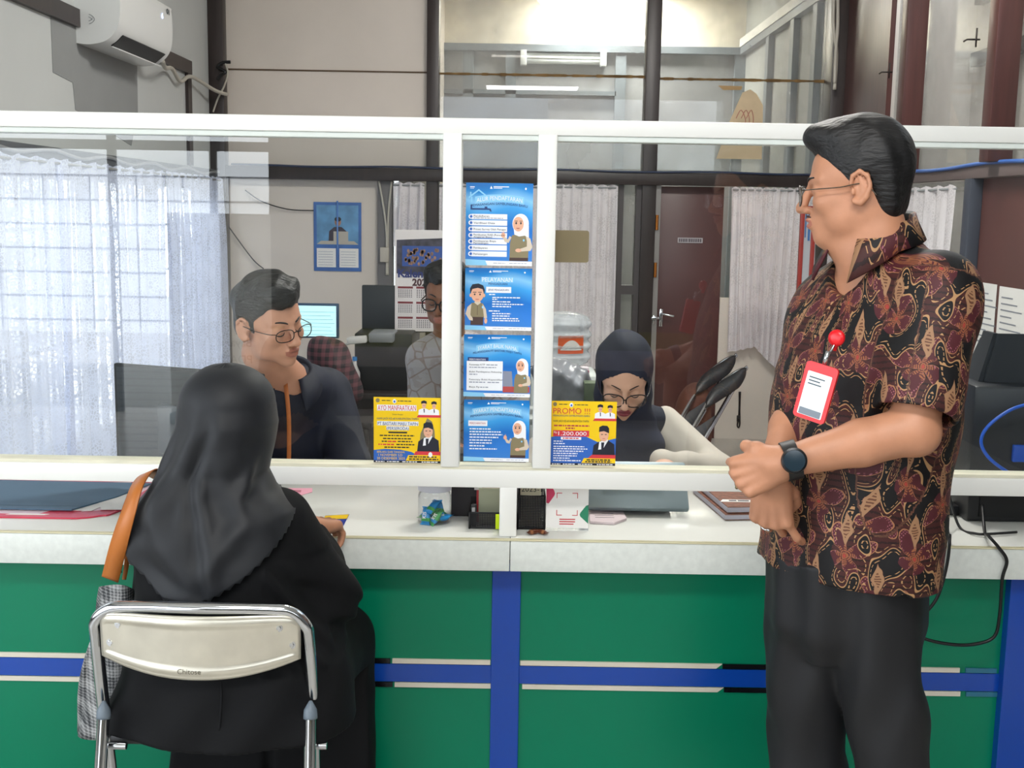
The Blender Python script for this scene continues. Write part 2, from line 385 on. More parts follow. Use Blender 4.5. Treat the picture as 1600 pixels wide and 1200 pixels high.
# rail beam round the office at head height
struct('trim_3', MB().box((LX, 2.95, 1.735), (LX + 0.05, BY, 1.79), 0.004), mat('grey_painted_beam', '#54575a', 0.5))
struct('trim_4', MB().box((LX, BY - 0.09, 1.738), (RX, BY, 1.822), 0.004), DARKW)
struct('trim_5', MB().box((RX - 0.05, 2.95, 1.735), (RX, BY - 0.09, 1.80), 0.004), mat('taupe_painted_beam', '#6a5c5a', 0.5))
# back wall: board panel on the left, posts, glass above the beam, windows and a door below it
struct('wall_back', MB().box((LX, BY, 0), (-0.93, BY + .1, H3)).box((-0.93, BY, 0), (0.96, BY + .1, 0.36)).box((1.42, BY, 0), (RX, BY + .1, 0.98)).box((-0.93, BY + .0, 1.82), (-0.60, BY + .1, H3)), CREAM)
struct('trim_6', MB().box((LX, BY - 0.006, 2.452), (-0.60, BY, 2.462)), mat('stained_joint', '#5c4a38', 0.8))
pm = MB(); pm.box((LX, BY - 0.10, 0), (LX + 0.10, BY - .002, H3), 0.004); struct('trim_7', pm, DARKW)
struct('trim_8', MB().box((-0.93, BY - 0.04, 0.36), (-0.83, BY + .1, 1.74), 0.004), mat('dull_grey_post', '#6d6b6c', 0.6))
struct('trim_9', MB().box((-0.60, BY - 0.06, 0), (-0.52, BY + .1, H3), 0.004), DARKW)
struct('trim_10', MB().box((0.855, BY - 0.06, 0), (0.95, BY + .1, H3), 0.004), DARKW)
struct('trim_11', MB().box((RX - 0.12, BY - 0.16, 0), (RX, BY + 0.1, H3), 0.004), DARKW)
struct('trim_12', MB().box((0.70, BY - 0.03, 0.36), (0.735, BY + .08, 1.74)).box((0.82, BY - 0.03, 0.36), (0.856, BY + .08, 1.74)).box((0.735, BY - 0.03, 1.0), (0.82, BY + .08, 1.06)).box((-0.52, BY, 0.36), (0.70, BY + .08, 0.42)).box((0.10, BY, 0.42), (0.15, BY + .08, 1.74)), mat('grey_brown_frame', '#453f40', 0.5))
FILM = glass_mat('dusty_glass', (0.93, 0.95, 0.95), 1.5, 0.0, ((0.55, 0.53, 0.50), 0.35, 2.2, 0.10))
PANE = glass_mat('clear_glass', (0.97, 0.985, 0.98), 1.64)
struct('window_2', MB().box((-0.83, BY + 0.04, 0.36), (-0.60, BY + 0.046, 1.74)).box((-0.52, BY + 0.04, 0.42), (0.70, BY + 0.046, 1.74)).box((0.735, BY + 0.04, 0.36), (0.82, BY + 0.046, 1.74)), FILM)
struct('window_3', MB().box((-0.52, BY + 0.03, 1.82), (0.855, BY + 0.036, 2.462)).box((-0.52, BY + 0.05, 2.45), (0.855, BY + 0.056, H3)), FILM)
struct('window_4', MB().box((0.95, BY + 0.03, 1.82), (RX - 0.12, BY + 0.036, 2.452)).box((0.95, BY + 0.05, 2.44), (RX - 0.12, BY + 0.056, H3)), FILM)
st = MB(); rnd = random.Random(3)
for x0, x1, zz in ((-0.52, 0.855, 2.456), (0.95, RX - .12, 2.446)):
    for k in range(34):
        x = x0 + (x1 - x0) * k / 34; h = 0.006 + 0.010 * rnd.random()
        st.box((x, BY + 0.022, zz - h * 0.7), (x + (x1 - x0) / 34 + .002, BY + 0.029, zz + h * 0.6))
struct('trim_13', st, mat('brown_putty_stain', '#7a5f3a', 0.9, noise=(14, 0.4)))
# the room behind the glass
struct('wall_far', MB().box((-0.7, 11.5, 3.06), (RX + .1, 11.6, H3)), mat('far_cream_wall', '#efe6d2', 0.7))
struct('wall_far_lower', MB().box((-0.7, 11.5, 0), (RX + .1, 11.6, 3.06)), mat('far_grey_wall', '#9fa1a2', 0.7, noise=(1.5, .15)))  # grey below the beam stands in for the glass's darker reflection
struct('wall_inner', MB().box((-0.8, BY + .1, 0), (-0.7, 11.5, H3)), CREAM)
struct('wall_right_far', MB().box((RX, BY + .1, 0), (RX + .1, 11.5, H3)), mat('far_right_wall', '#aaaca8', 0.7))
t = MB().box((-0.7, 11.42, 3.06), (RX, 11.5, 3.125)).box((-0.7, 11.44, 2.66), (0.95, 11.5, 2.70)).box((RX - 0.06, BY + .1, 3.06), (RX, 11.5, 3.125))
for x in (-0.72 + .2, -0.11, 0.94, 2.08): t.box((x, 11.44, 0), (x + 0.10, 11.5, 3.06))
for y in (8.6, 9.3, 10.2): t.box((RX - 0.05, y, 0), (RX, y + 0.12, 3.06))
struct('trim_14', t, GREYBL)
struct('trim_15', MB().box((-0.7, 11.40, 1.9), (0.3, 11.5, 2.62)), mat('dark_grey_blue_panel', '#5d6672', 0.6))
struct('trim_16', MB().box((RX - 0.07, BY + .1, 3.125), (RX - .01, 11.42, 3.20)), mat('white_cornice', '#f0efe8', 0.6))
# right office wall
struct('wall_right', MB().box((RX, 5.55, 0), (RX + .1, BY + .1, 0.5)).box((RX, 2.9, 0), (RX + .1, 5.55, 1.735)), mat('brown_panel_wall', '#5e3b36', 0.3, noise=(2.5, 0.12)))
struct('trim_17', MB().box((RX - 0.11, 6.40, 1.80), (RX, 6.5, H3), 0.004).box((RX - 0.11, 5.20, 1.80), (RX, 5.3, H3), 0.004).box((RX - 0.11, 4.1, 1.80), (RX, 4.2, H3), 0.004).box((RX - 0.03, 6.95, 1.80), (RX, BY - 0.16, H3)), MAROON)  # last board stands in for the corner post's reflection in glass
struct('trim_18', MB().box((RX - 0.06, 5.50, 0), (RX, 5.58, 1.735), 0.004), mat('slate_post', '#3c414d', 0.5))
struct('window_5', MB().box((RX + 0.02, 2.95, 1.80), (RX + 0.026, 6.95, H3)), FILM)
struct('window_6', MB().box((RX + 0.02, 5.58, 0.5), (RX + 0.026, 7.84, 1.735)), FILM)
struct('wall_side', MB().box((RX + 0.9, 2.9, 0), (RX + 1.0, BY + .1, 3.3)).box((RX + .1, BY + .1, 0), (RX + 1.0, BY + .2, H3)), mat('side_passage_wall', '#cfc6ba', 0.7))
struct('trim_19', MB().box((RX + 0.84, 2.9, 2.55), (RX + 0.9, BY, 2.64)).box((RX + 0.84, 2.9, 2.95), (RX + 0.9, BY, 3.02)), mat('dark_passage_beam', '#4a4242', 0.6))
# waiting room in front of the counter (behind the photographer), high and side openings added to let in daylight
struct('wall_front', MB().box((-1.81, -3.1, 0), (3.3, -3.0, 2.25)).box((-4.3, -3.1, 2.42), (-1.81, -3.0, H3)).box((-1.81, -3.1, 3.35), (3.3, -3.0, H3)).box((3.2, -3.0, 0), (3.3, 2.9, H3)), FRONTW)
struct('wall_front_left', MB().box((-4.3, -3.0, 0), (-4.2, 2.9, 0.8)).box((-4.3, -3.0, 3.0), (-4.2, 2.9, H3)).box((-4.3, 2.2, 0.8), (-4.2, 2.9, 3.0)).box((-4.3, 2.9, 0), (LX - .1, 3.0, H3)).box((RX + .1, 2.9, 0), (3.3, 3.0, H3)), FRONTW)
struct('trim_21', MB().box((-1.81, -3.0, .53), (3.2, -2.985, .67)), mat('olive_wainscot', '#7a7a3a', .6)); struct('trim_22', MB().box((-1.81, -3.0, .38), (3.2, -2.985, .53)), mat('pale_wainscot', '#a39a98', .6))
fb = MB().box((-14, -9.1, -.1), (2, -9.0, 1.92))
struct('wall_outside', fb, mat('white_block_fence', '#e3e7ec', .8)); gl_ = MB()
for k in range(7): gl_.box((-14, -9.0, .1 + k * .3), (2, -8.99, .115 + k * .3))
for k in range(28): gl_.box((-14 + k * .58, -9.0, 0), (-13.985 + k * .58, -8.99, 1.92))
struct('trim_23', gl_, mat('fence_joint', '#70757c', .8))
struct('wall_outside_left', MB().box((-5.2, 3.1, -.1), (-5.1, 13, 2.6)), mat('neighbour_wall', '#aab4c2', .8))  # unseen wall added to dim the sky behind the lace curtains
struct('trim_20', MB().box((-4.2, -3.06, 1.95), (-1.81, -3.02, 2.02)).box((-3.0, -3.06, 0), (-2.94, -3.02, 2.42)).box((-2.25, -3.06, 0), (-2.2, -3.02, 1.95)), mat('entrance_frame', '#4c4f55', 0.5))

# ---- door with handle
D = thing('door_1', None, None, (1.18, BY, 0)); D['kind'] = 'structure'
MB().box((0.965, BY + 0.01, 0.0), (1.42, BY + 0.05, 1.735), 0.003).build('door_leaf', mat('maroon_door', '#55312f', 0.35, noise=(3, 0.1)), D, smooth=30)
MB().box((0.952, BY - 0.045, 0), (0.985, BY + .02, 1.737)).build('door_jamb', mat('grey_jamb', '#8b8683', 0.4), D)
CHROME = mat('chrome', '#d6d8da', 0.12, 1.0)
hp = atz(1033, 495, 0)  # only for the column
hb = MB().box((1.005, BY - 0.012, 0.78), (1.03, BY + 0.008, 0.90), 0.004).tube([(1.018, BY - 0.01, 0.87), (1.018, BY - 0.045, 0.87), (1.03, BY - 0.052, 0.87), (1.10, BY - 0.05, 0.856)], 0.008, 10)
hb.build('door_handle', CHROME, D, smooth=40)
MB().box((0.955, BY - 0.06, 0.80), (0.975, BY - 0.046, 0.86), .003).box((0.945, BY - 0.062, 0.835), (1.0, BY - .05, 0.85), .003).build('latch', CHROME, D, smooth=40)
for z in (1.44, 1.12): MB().tube([(0.962, BY - 0.05, z), (0.962, BY - 0.05, z + 0.10)], 0.011, 10).build('hinge', mat('copper_hinge', '#b8702c', 0.3, 0.9), D, smooth=40)
s = MB().box((1.115, BY + 0.002, 1.355), (1.285, BY + 0.009, 1.39)); sg = s.build('door_sign', mat('pale_sign_plate', '#b9b2b4', 0.5), D)
bars = MB(); x = 1.122
for k, wd in enumerate((9, 8, 10, 9, 4, 10, 9, 8, 9, 10, 9)): bars.box((x, BY + 0.0005, 1.361), (x + wd * .0012, BY + 0.002, 1.384)); x += wd * .0012 + .004
bars.build('lettering', mat('sign_ink', '#5a5058', 0.6), sg)
# ================================================================== counter and glass partition
ALU = mat('white_aluminium', '#f1f1ec', 0.35, noise=(2, 0.015)); ALUS = mat('aged_rail_lip', '#e3dfc9', 0.5, noise=(9, 0.12, (1, 4, 4)))
LAM = mat('white_speckled_laminate', '#dfe3dd', 0.28, noise=(60, 0.05)); LAM2 = mat('pale_laminate_top', '#d9dad4', 0.18)
GREEN = mat('green_laminate', '#007d5b', 0.3, spec=0.3, noise=(1.2, 0.05)); BLUE = mat('blue_laminate', '#0c46aa', 0.2)
WSTRIP = mat('ivory_strip', '#ddd6c6', 0.3); BSTRIP = mat('black_strip', '#0d0f14', 0.2)
ct = thing('service_counter', 'long white topped service counter with glossy green front and blue stripe', 'counter', (0.0, 3.1, 0))
xj = 0.002
for x0, x1 in ((LX + .01, xj - 0.0008), (xj + 0.0008, RX - .01)):
    MB().box((x0, 2.772, 0.735), (x1, 3.42, 0.75), 0.002).build('countertop', LAM2, ct, smooth=30)
    MB().box((x0, 2.77, 0.671), (x1, 2.795, 0.748), 0.002).build('edge_fascia', LAM, ct, smooth=30)
MB().box((LX + .01, 2.768, 0.7485), (RX - .01, 2.782, 0.7525), .001).build('edge_trim', mat('yellowed_edge', '#d9d2ae', 0.4), ct)
PY = 2.85
for x0, x1 in ((LX + .01, -0.042), (0.031, 1.262), (1.42, RX - .01)):
    MB().box((x0, PY, 0.05), (x1, PY + 0.02, 0.671)).build('front_panel', GREEN, ct)
    MB().box((x0, PY - 0.004, 0.349), (x1, PY, 0.396)).build('stripe', BLUE, ct)
MB().box((-0.042, PY - 0.010, 0.0), (0.031, PY + 0.02, 0.671), .002).build('pilaster', BLUE, ct)
MB().box((1.262, PY - 0.03, 0.0), (1.42, PY + 0.02, 0.671), .002).build('pilaster', BLUE, ct)
MB().box((LX + .01, PY + 0.01, 0), (RX - .01, PY + 0.04, 0.05)).build('kick_board', mat('dark_kick', '#15181c', 0.5), ct)
def strip(xa, xb, slant, m):
    for z0, z1, d in ((0.398, 0.4105, 1), (0.3345, 0.347, 0)):
        s = slant * 0.016; o = 0.006 if not d else 0.0
        MB().prism([(xa + o, z0), (xb + o, z0), (xb + o + (s if slant > 0 else 0), z1), (xa + o, z1)], 0.005, (0, PY, 0), (1, 0, 0), (0, 0, 1)).build('trim_strip', m, ct)
strip(LX + .02, -0.60, 0, WSTRIP); strip(-0.595, -0.30, 0, BSTRIP); strip(-0.295, -0.044, 0, WSTRIP); strip(0.033, 0.535, 1, WSTRIP); strip(0.552, 0.80, 0, BSTRIP); strip(0.81, 1.16, 0, WSTRIP); strip(1.175, 1.255, 0, mat('teal_strip', '#2b6f8a', 0.3))
MB().box((LX + .01, 3.38, 0.0), (RX - .01, 3.40, 0.735)).build('back_panel', mat('counter_back', '#8b8d8a', 0.5), ct)

fr = thing('glass_partition', 'white aluminium counter partition with three clear glass panes above the counter', 'partition', (0, 2.83, 0.75))
F0, F1 = FY, FY + 0.06
MB().box((LX + .01, F0, 1.728), (RX - .01, F1, 1.765), .003).build('top_rail', ALU, fr, smooth=30)
MB().box((LX + .01, F0 + 0.006, 1.715), (RX - .01, F1 - .006, 1.728), .002).build('rail_lip', mat('pale_green_lip', '#dfe6e0', 0.35), fr)
MB().box((LX + .01, F0, 0.874), (RX - .01, F1, 0.919), .003).build('bottom_rail', ALU, fr, smooth=30)
MB().box((LX + .01, F0 + 0.004, 0.919), (RX - .01, F1 - .004, 0.927), .001).build('glazing_bead', ALUS, fr)
for x0, x1 in ((LX + .01, LX + .06), (-0.172, -0.127), (0.053, 0.098), (RX - .06, RX - .01)): MB().box((x0, F0 - .002, 0.925), (x1, F1, 1.73), .003).build('post', ALU, fr, smooth=30)
for x0, x1 in ((LX + .01, LX + .06), (-0.026, 0.017), (RX - .06, RX - .01)): MB().box((x0, F0, 0.7505), (x1, F1 - .01, 0.876), .003).build('foot', ALU, fr, smooth=30)
for x0, x1 in ((LX + .06, -0.172), (-0.127, 0.053), (0.098, RX - .06)): MB().box((x0, F0 + 0.028, 0.926), (x1, F0 + 0.033, 1.728)).build('glass_pane', PANE, fr)
# ================================================================== figure sculpting helpers
SKIN = mat('warm_tan_skin', '#bb8465', 0.5, noise=(22, 0.08), bump=(220, 0.04)); SKINF = mat('light_skin', '#d0977b', 0.5, noise=(22, 0.05))
LIP = mat('lip', '#ab6a58', 0.45); LIPF = mat('rose_lip', '#96404a', 0.4)
HAIRM = mat('black_hair', '#0d0c0d', 0.40, noise=(40, 0.6, (.3, 1, 1)), bump=(150, 0.5, (.18, 1, 1)))
EYEW = mat('eye_white', '#d8d2cc', 0.25); IRIS = mat('dark_iris', '#1c110c', 0.15)
def head_sdf(v, fr, female=False, ears=True):
    k = fr.k; E = lambda c, r, kk=0.012, m='add', rr=0.0: v.ell(fr(*c), np.array(r) * k, fr.R if not rr else fr.R @ np.array([[math.cos(rr), -math.sin(rr), 0], [math.sin(rr), math.cos(rr), 0], [0, 0, 1]]), kk, m)
    C = lambda a, b, ra, rb, kk=0.008, m='add': v.cone(fr(*a), fr(*b), ra * k, rb * k, kk, m)
    E((0, -.012, .040), (.0745, .092, .082), 0.0); E((0, .028, .028), (.064, .062, .080), .02)
    E((0, .030, -.045), (.054 if not female else .050, .058, .052), .025); E((0, .068, -.086), (.024, .022, .019), .02)
    for s in (-1, 1):
        E((s * .043, .016, -.050), (.016, .034, .030), .03); E((s * .037, .060, -.018), (.024, .026, .023), .018)
        C((s * .012, .087, .024), (s * .046, .068, .024), .009, .007, .012)
    E((0, .070, -.054), (.034, .028, .027), .012)
    for s in (-1, 1): E((s * .032, .099, .004), (.019, .014, .0125), .010, 'sub')
    for s in (-1, 1): E((s * .031, .0745, .004), (.0165, .0135, .0125), .004)
    C((0, .089, .020), (0, .111, -.024), .007, .0105, .008); E((0, .1135, -.029), (.0125, .011, .0105), .006)
    for s in (-1, 1): E((s * .0135, .101, -.033), (.0085, .011, .0080), .005)
    E((0, .0955, -.0525), (.022, .0105, .0064), .004); E((0, .0935, -.0645), (.019, .0110, .0072), .004); E((0, .106, -.0583), (.022, .011, .0014), .002, 'sub')
    if ears:
        for s in (-1, 1):
            E((s * .0755, -.010, .000), (.0065, .0165, .028), .005, 'add', s * .30)
            hx = [(.0765, .010, .010), (.0790, .006, .026), (.0830, -.008, .034), (.0875, -.023, .024), (.0880, -.027, .004), (.0850, -.019, -.016), (.0810, -.008, -.027), (.0775, .004, -.022)]
            for q in range(len(hx) - 1): C((s * hx[q][0], *hx[q][1:]), (s * hx[q + 1][0], *hx[q + 1][1:]), .0046 if q < 5 else .0062, .0046 if q < 4 else .0066, .0025)
            C((s * .0815, -.008, .020), (s * .083, -.015, .000), .0036, .0036, .003); C((s * .083, -.015, .000), (s * .0805, -.007, -.014), .0036, .004, .003); E((s * .0795, .006, -.004), (.005, .005, .008), .003)
def head_parts(fr, parent, female=False, gaze_down=True, brow=HAIRM, thick=1.0):
    for s in (-1, 1):
        if gaze_down:   # lowered lids: only the lash line shows
            l = spline([fr(s * .0175, .0855, -.001), fr(s * .024, .0893, -.0055), fr(s * .032, .0890, -.0075), fr(s * .040, .0835, -.0065), fr(s * .0455, .0765, -.002)], 5)
            MB().tube(l, [.0007 + .0011 * math.sin(math.pi * i / len(l)) for i in range(len(l))], 6).build('eyelash', HAIRM, parent, smooth=True)
        else:
            e = MB().ball(fr(s * .031, .0758, .004), .0118 * fr.k, 10).build('eye', EYEW, parent, smooth=True); MB().ball(fr(s * .031, .0826, .0035), .0058 * fr.k, 8).build('iris', IRIS, e, smooth=True)
        b = spline([fr(s * .013, .0965, .0235), fr(s * .024, .0935, .0285), fr(s * .038, .0825, .0295), fr(s * .050, .0670, .0235)], 5)
        MB().tube(b, [(.0011 + .0014 * math.sin(math.pi * min(1, .15 + i / len(b)))) * fr.k * thick for i in range(len(b))], 6).build('eyebrow', brow, parent, smooth=True)
def lip_index(fr, V, F):
    c = V[F].mean(1); l = fr.inv(c); m = (l[:, 1] > .088) & (l[:, 1] < .125) & (((l[:, 2] + .0583) / .0125) ** 2 + (l[:, 0] / .0225) ** 2 < 1)
    return m
def hair_sdf(v, fr, line, shells, k=0.012, amp=0.0025, freq=(70, 30), seed=0.0):
    """shells: ellipsoids (centre, radii); line: (y, z) knots of the hairline seen from the side; what lies below it is cut away"""
    for i, (c, r) in enumerate(shells): v.ell(fr(*c), np.array(r) * fr.k, fr.R, 0 if i == 0 else k)
    ys = [p[0] for p in line]; zs = [p[1] for p in line]
    def loc(X, Y, Z):
        p = [X - fr.t[0], Y - fr.t[1], Z - fr.t[2]]; return [sum(p[j] * fr.R[j, i] for j in range(3)) / fr.k for i in range(3)]
    v.warp(lambda X, Y, Z: (lambda q: amp * (np.sin(q[0] * freq[0] + 3 * np.sin(q[1] * 40 + seed) + q[2] * freq[1]) * .6 + .6 * np.sin(q[1] * freq[0] * 1.3 + 2 * np.sin(q[0] * 55) - q[2] * 24)))(loc(X, Y, Z)))
    def cut(X, Y, Z):
        q = loc(X, Y, Z); return (q[2] - (np.interp(q[1], ys, zs) + .004 * np.sin(q[0] * 160 + seed) + 0.10 * np.clip(np.abs(q[0]) - .05, 0, 1) * 0)) * .8
    q = v.reg(v.lo, v.lo + v.h * v.n); sl, X, Y, Z = q
    v.a = np.maximum(v.a, (-cut(X, Y, Z)).astype(np.float32))
FING = [(.030, .088, (.042, .026, .020), .0088), (.010, .093, (.046, .029, .021), .0090), (-.011, .090, (.042, .027, .020), .0086), (-.030, .081, (.034, .021, .018), .0077)]
def hand_sdf(v, wrist, d, n, thumb_side, curls, spread=(4, 1, -3, -8), thumb=None, k=1.0):
    """d: along the hand, n: out of its back, thumb_side +1/-1 chooses which side the thumb leaves; curls: bend angles per finger"""
    d = np.array(d, float); d /= np.linalg.norm(d); n = np.array(n, float); n -= d * (n @ d); n /= np.linalg.norm(n); s = np.cross(d, n) * thumb_side
    P = lambda a, b, c=0: np.array(wrist) + (s * a + d * b + n * c) * k
    v.cone(P(0, -.01), P(.004, .02), .0265 * k, .027 * k, .012)
    for i, (a, b, L, r) in enumerate(FING): v.cone(P(a * .55, .012), P(a, b, -.002), .0165 * k, .0128 * k, .012)
    v.ell(P(.0, .05, -.006), np.array([.036, .044, .015]) * k, np.stack([s, d, n], 1), .012)
    out = []
    for i, (a, b, L, r) in enumerate(FING):
        p = P(a, b, .001); cu = curls[i]; an = 0; sp = math.radians(spread[i]); pts = [p]; v.ell(p + n * .0035 * k, [r * 1.12 * k] * 3, None, .005); v.cone(P(a * .45, .02, .010), p + n * .005 * k, .003 * k, .0045 * k, .008)
        for j in range(3):
            an += math.radians(cu[j]); dd = d * math.cos(an) * math.cos(sp) + s * math.sin(sp) * math.cos(an) - n * math.sin(an); q = p + dd * L[j] * k
            v.cone(p, q, r * (1 - .08 * j) * k, r * (.93 - .1 * j) * k, .0035); p = q; pts.append(p)
        out.append(pts)
    for i in range(3):
        a0, a1 = FING[i], FING[i + 1]; v.cone(P((a0[0] + a1[0]) / 2, (a0[1] + a1[1]) / 2 + .004, .014), P((a0[0] + a1[0]) / 2 * .8, .055, .020), .0042 * k, .003 * k, .005, 'sub')
    th = thumb or [(.022, .018, -.006), (.046, .045, -.010), (.056, .074, -.012), (.056, .098, -.014)]
    tp = [P(*q) for q in th]; v.chain(tp, [.0155 * k, .0125 * k, .0105 * k, .0085 * k], .007); out.append(tp)
    return out
def skin_mesh(name, v, fr, m, lip, parent, smooth=1, cut=None):
    V, F = v.mesh(smooth); mi = lip_index(fr, V, F).astype(int)
    return build_arrays(name, V, F, [m, lip], parent, smooth=True, mi=mi.tolist())
def folds(amp, f, d=(0, 0, 1), seed=0.0, f2=None):
    d = np.array(d, float)
    def fn(X, Y, Z):
        t = X * d[0] + Y * d[1] + Z * d[2]; o = X * 5.1 - Y * 4.3 + Z * 1.7
        return amp * (np.sin(t * f + 2.2 * np.sin(o + seed)) * .6 + .4 * np.sin(t * f * .53 + 3.1 * np.cos(o * .7 + seed * 2)))
    return fn
def wire(name, pts, r, m, parent, n=6, k=6): return MB().tube(spline(pts, k), r, n).build(name, m, parent, smooth=True)
def glasses(fr, parent, m, rx=.0255, rz=.0185, z=.000, y=.112, t=.0016, lens=True, sq=2.6, ear=-.014, wrap=.010):
    g = MB(); lm = MB()
    for s in (-1, 1):
        ring = []
        for i in range(28):
            a = 2 * math.pi * i / 28; cx, cz = math.cos(a), math.sin(a); q = (abs(cx) ** sq + abs(cz) ** sq) ** (-1 / sq); x = s * .0335 + rx * cx * q
            ring.append(fr(x, y - wrap * (abs(x) / .06) ** 2, z + rz * cz * q))
        g.tube(ring, t * fr.k, 6, closed=True)
        if lens: lm.add(ring, [tuple(range(28))])
        g.tube(spline([fr(s * (.0335 + rx), y - wrap, z + rz * .5), fr(s * .071, y - .03, z + rz * .5), fr(s * .079, .03, z + .010), fr(s * .0815, ear, z + .013), fr(s * .082, ear - .025, z - .012)], 5), t * .9 * fr.k, 6)
    g.tube([fr(-.0335 + rx, y - .001, z + .004), fr(0, y + .002, z + .007), fr(.0335 - rx, y - .001, z + .004)], t * fr.k, 6)
    o = g.build('glasses', m, parent, smooth=True)
    if lens: lm.build('lens', glass_mat('spectacle_glass', (.97, .98, .98), 1.5), o)
    return o
# ================================================================== the man standing at the counter
def batik(name):
    m = bpy.data.materials.new(name); m.use_nodes = True; nt = m.node_tree; b = nt.nodes['Principled BSDF']; b.inputs['Roughness'].default_value = 0.6; b.inputs['Specular IOR Level'].default_value = 0.35
    uvn = nt.nodes.new('ShaderNodeUVMap'); sp = nt.nodes.new('ShaderNodeSeparateXYZ'); nt.links.new(uvn.outputs[0], sp.inputs[0]); u, v = N(nt, sp.outputs[0]), N(nt, sp.outputs[1])
    def noise(scale, detail=1.0, st=(1, 1, 1)):
        mp = nt.nodes.new('ShaderNodeMapping'); mp.inputs['Scale'].default_value = st; nt.links.new(uvn.outputs[0], mp.inputs[0])
        n = nt.nodes.new('ShaderNodeTexNoise'); n.noise_dimensions = '2D'; n.inputs['Scale'].default_value = scale; n.inputs['Detail'].default_value = detail; nt.links.new(mp.outputs[0], n.inputs[0]); return N(nt, n.outputs[0])
    def mixc(f, a, c):
        x = nt.nodes.new('ShaderNodeMix'); x.data_type = 'RGBA'; nt.links.new(f.k, x.inputs[0])
        if isinstance(a, str): x.inputs[6].default_value = (*rgb(a), 1)
        else: nt.links.new(a, x.inputs[6])
        x.inputs[7].default_value = (*rgb(c), 1); return x.outputs[2]
    fine = noise(260, 2); hatch = (v * 520 + fine * 3).sin().gt(0.55)
    col = mixc(hatch, '#3d1a18', '#230f0e')
    # black rounded figures with a sand-coloured outline and inner lines
    n1 = noise(25, 0.0, (1, .6, 1)); free = n1 * 0 + 1
    for lv, wd in ():
        col = mixc((n1 - lv).abs().lt(wd) if lv == .535 else (n1 - lv).abs().lt(wd) * (v * 700).sin().gt(-.2), col, '#a37c56')
    # lattice of leaves and star flowers
    A, B = .13, .185
    for ou, ov, turn in ((0, 0, 0), (.5, .5, 0)):
        x = ((u / A + ou).fract() - .5) * A; y = ((v / B + ov).fract() - .5) * B
        wob = (noise(40, 1) - .5) * .012; x = x + wob; y = y - wob
        th = y.atan2(x); r = (x * x + y * y).sqrt()
        pet = (r - ((th * 2 + .8).cos().abs().pow(1.6) * .054 + .007)); leaf = pet.lt(0); col = mixc(leaf, col, '#4a1c22')
        dots = leaf * ((x * 900).sin() * (y * 900).sin()).gt(.45) * pet.abs().lt(.012); col = mixc(dots, col, '#8f5560')
        col = mixc(pet.abs().lt(.0012), col, '#9c6a4a')
        dia = (x.abs() / .013 + (y - .05).abs() / .034); col = mixc(dia.lt(1), col, '#957052'); col = mixc(dia.lt(.55) * (y * 1100).sin().gt(0), col, '#5e3a28')
        free = free * r.gt(.030) * dia.gt(1.05)
        star = r - ((th * 4).cos().abs() * .016 + .006); col = mixc(star.lt(0) * ((r * 1500).sin().gt(-.3)), col, '#8a5436'); col = mixc(r.lt(.0035), col, '#9a3a30')
    blob = n1.step(.515, .53) * free; col = mixc(blob, col, '#0c0a0c')
    for lv, wd in ((.522, .013), (.60, .010), (.43, .009)):
        g = (n1 - lv).abs().lt(wd) * free
        col = mixc(g if lv == .522 else g * (v * 700).sin().gt(-.4), col, '#a88058')
    nt.links.new(col, b.inputs['Base Color'])
    n = nt.nodes.new('ShaderNodeTexNoise'); n.inputs['Scale'].default_value = 14; bp = nt.nodes.new('ShaderNodeBump'); bp.inputs['Strength'].default_value = .25; bp.inputs['Distance'].default_value = .02
    tc = nt.nodes.new('ShaderNodeTexCoord'); nt.links.new(tc.outputs['Object'], n.inputs[0]); nt.links.new(n.outputs[0], bp.inputs['Height']); nt.links.new(bp.outputs[0], b.inputs['Normal'])
    return m
BATIK = batik('maroon_batik_cloth')
man = thing('person', 'standing man with glasses in maroon batik shirt, black trousers and wristwatch, hands clasped', 'person', (1.08 * .6, 2.28, 0))
Rt = V3(-.5, .866, 0); Fw = V3(-.866, -.5, 0); AN = -math.radians(60)
mf = Fr(rot(math.radians(-110), math.radians(5)), at(1342, 297, 2.27), .965)
nb = at(1368, 400, 2.285)
LS, RS = at(1466, 462, 2.145), at(1340, 448, 2.40)
LE, RE = at(1426, 672, 2.06), at(1250, 625, 2.34)
LWp, RW = at(1226, 722, 2.07), at(1206, 742, 2.15)
def ring(y, xl, xr, Yc, rx):
    l, r = at(xl, y, Yc), at(xr, y, Yc); h = (r[0] - l[0]) / 2; ry = math.sqrt(max(h * h - (rx * math.cos(AN)) ** 2, .0064) / math.sin(AN) ** 2)
    return ((l[2] + r[2]) / 2, (l[0] + r[0]) / 2, Yc, rx, ry, AN)
SH = [ring(925, 1197, 1440, 2.27, .192), ring(880, 1198, 1448, 2.27, .193), ring(800, 1201, 1460, 2.27, .195), ring(700, 1208, 1474, 2.27, .193), ring(600, 1222, 1482, 2.27, .192), ring(520, 1242, 1480, 2.275, .192), ring(460, 1268, 1470, 2.28, .188), ring(436, 1290, 1462, 2.28, .17), ring(415, 1322, 1452, 2.285, .13), ring(402, 1345, 1440, 2.285, .08)]
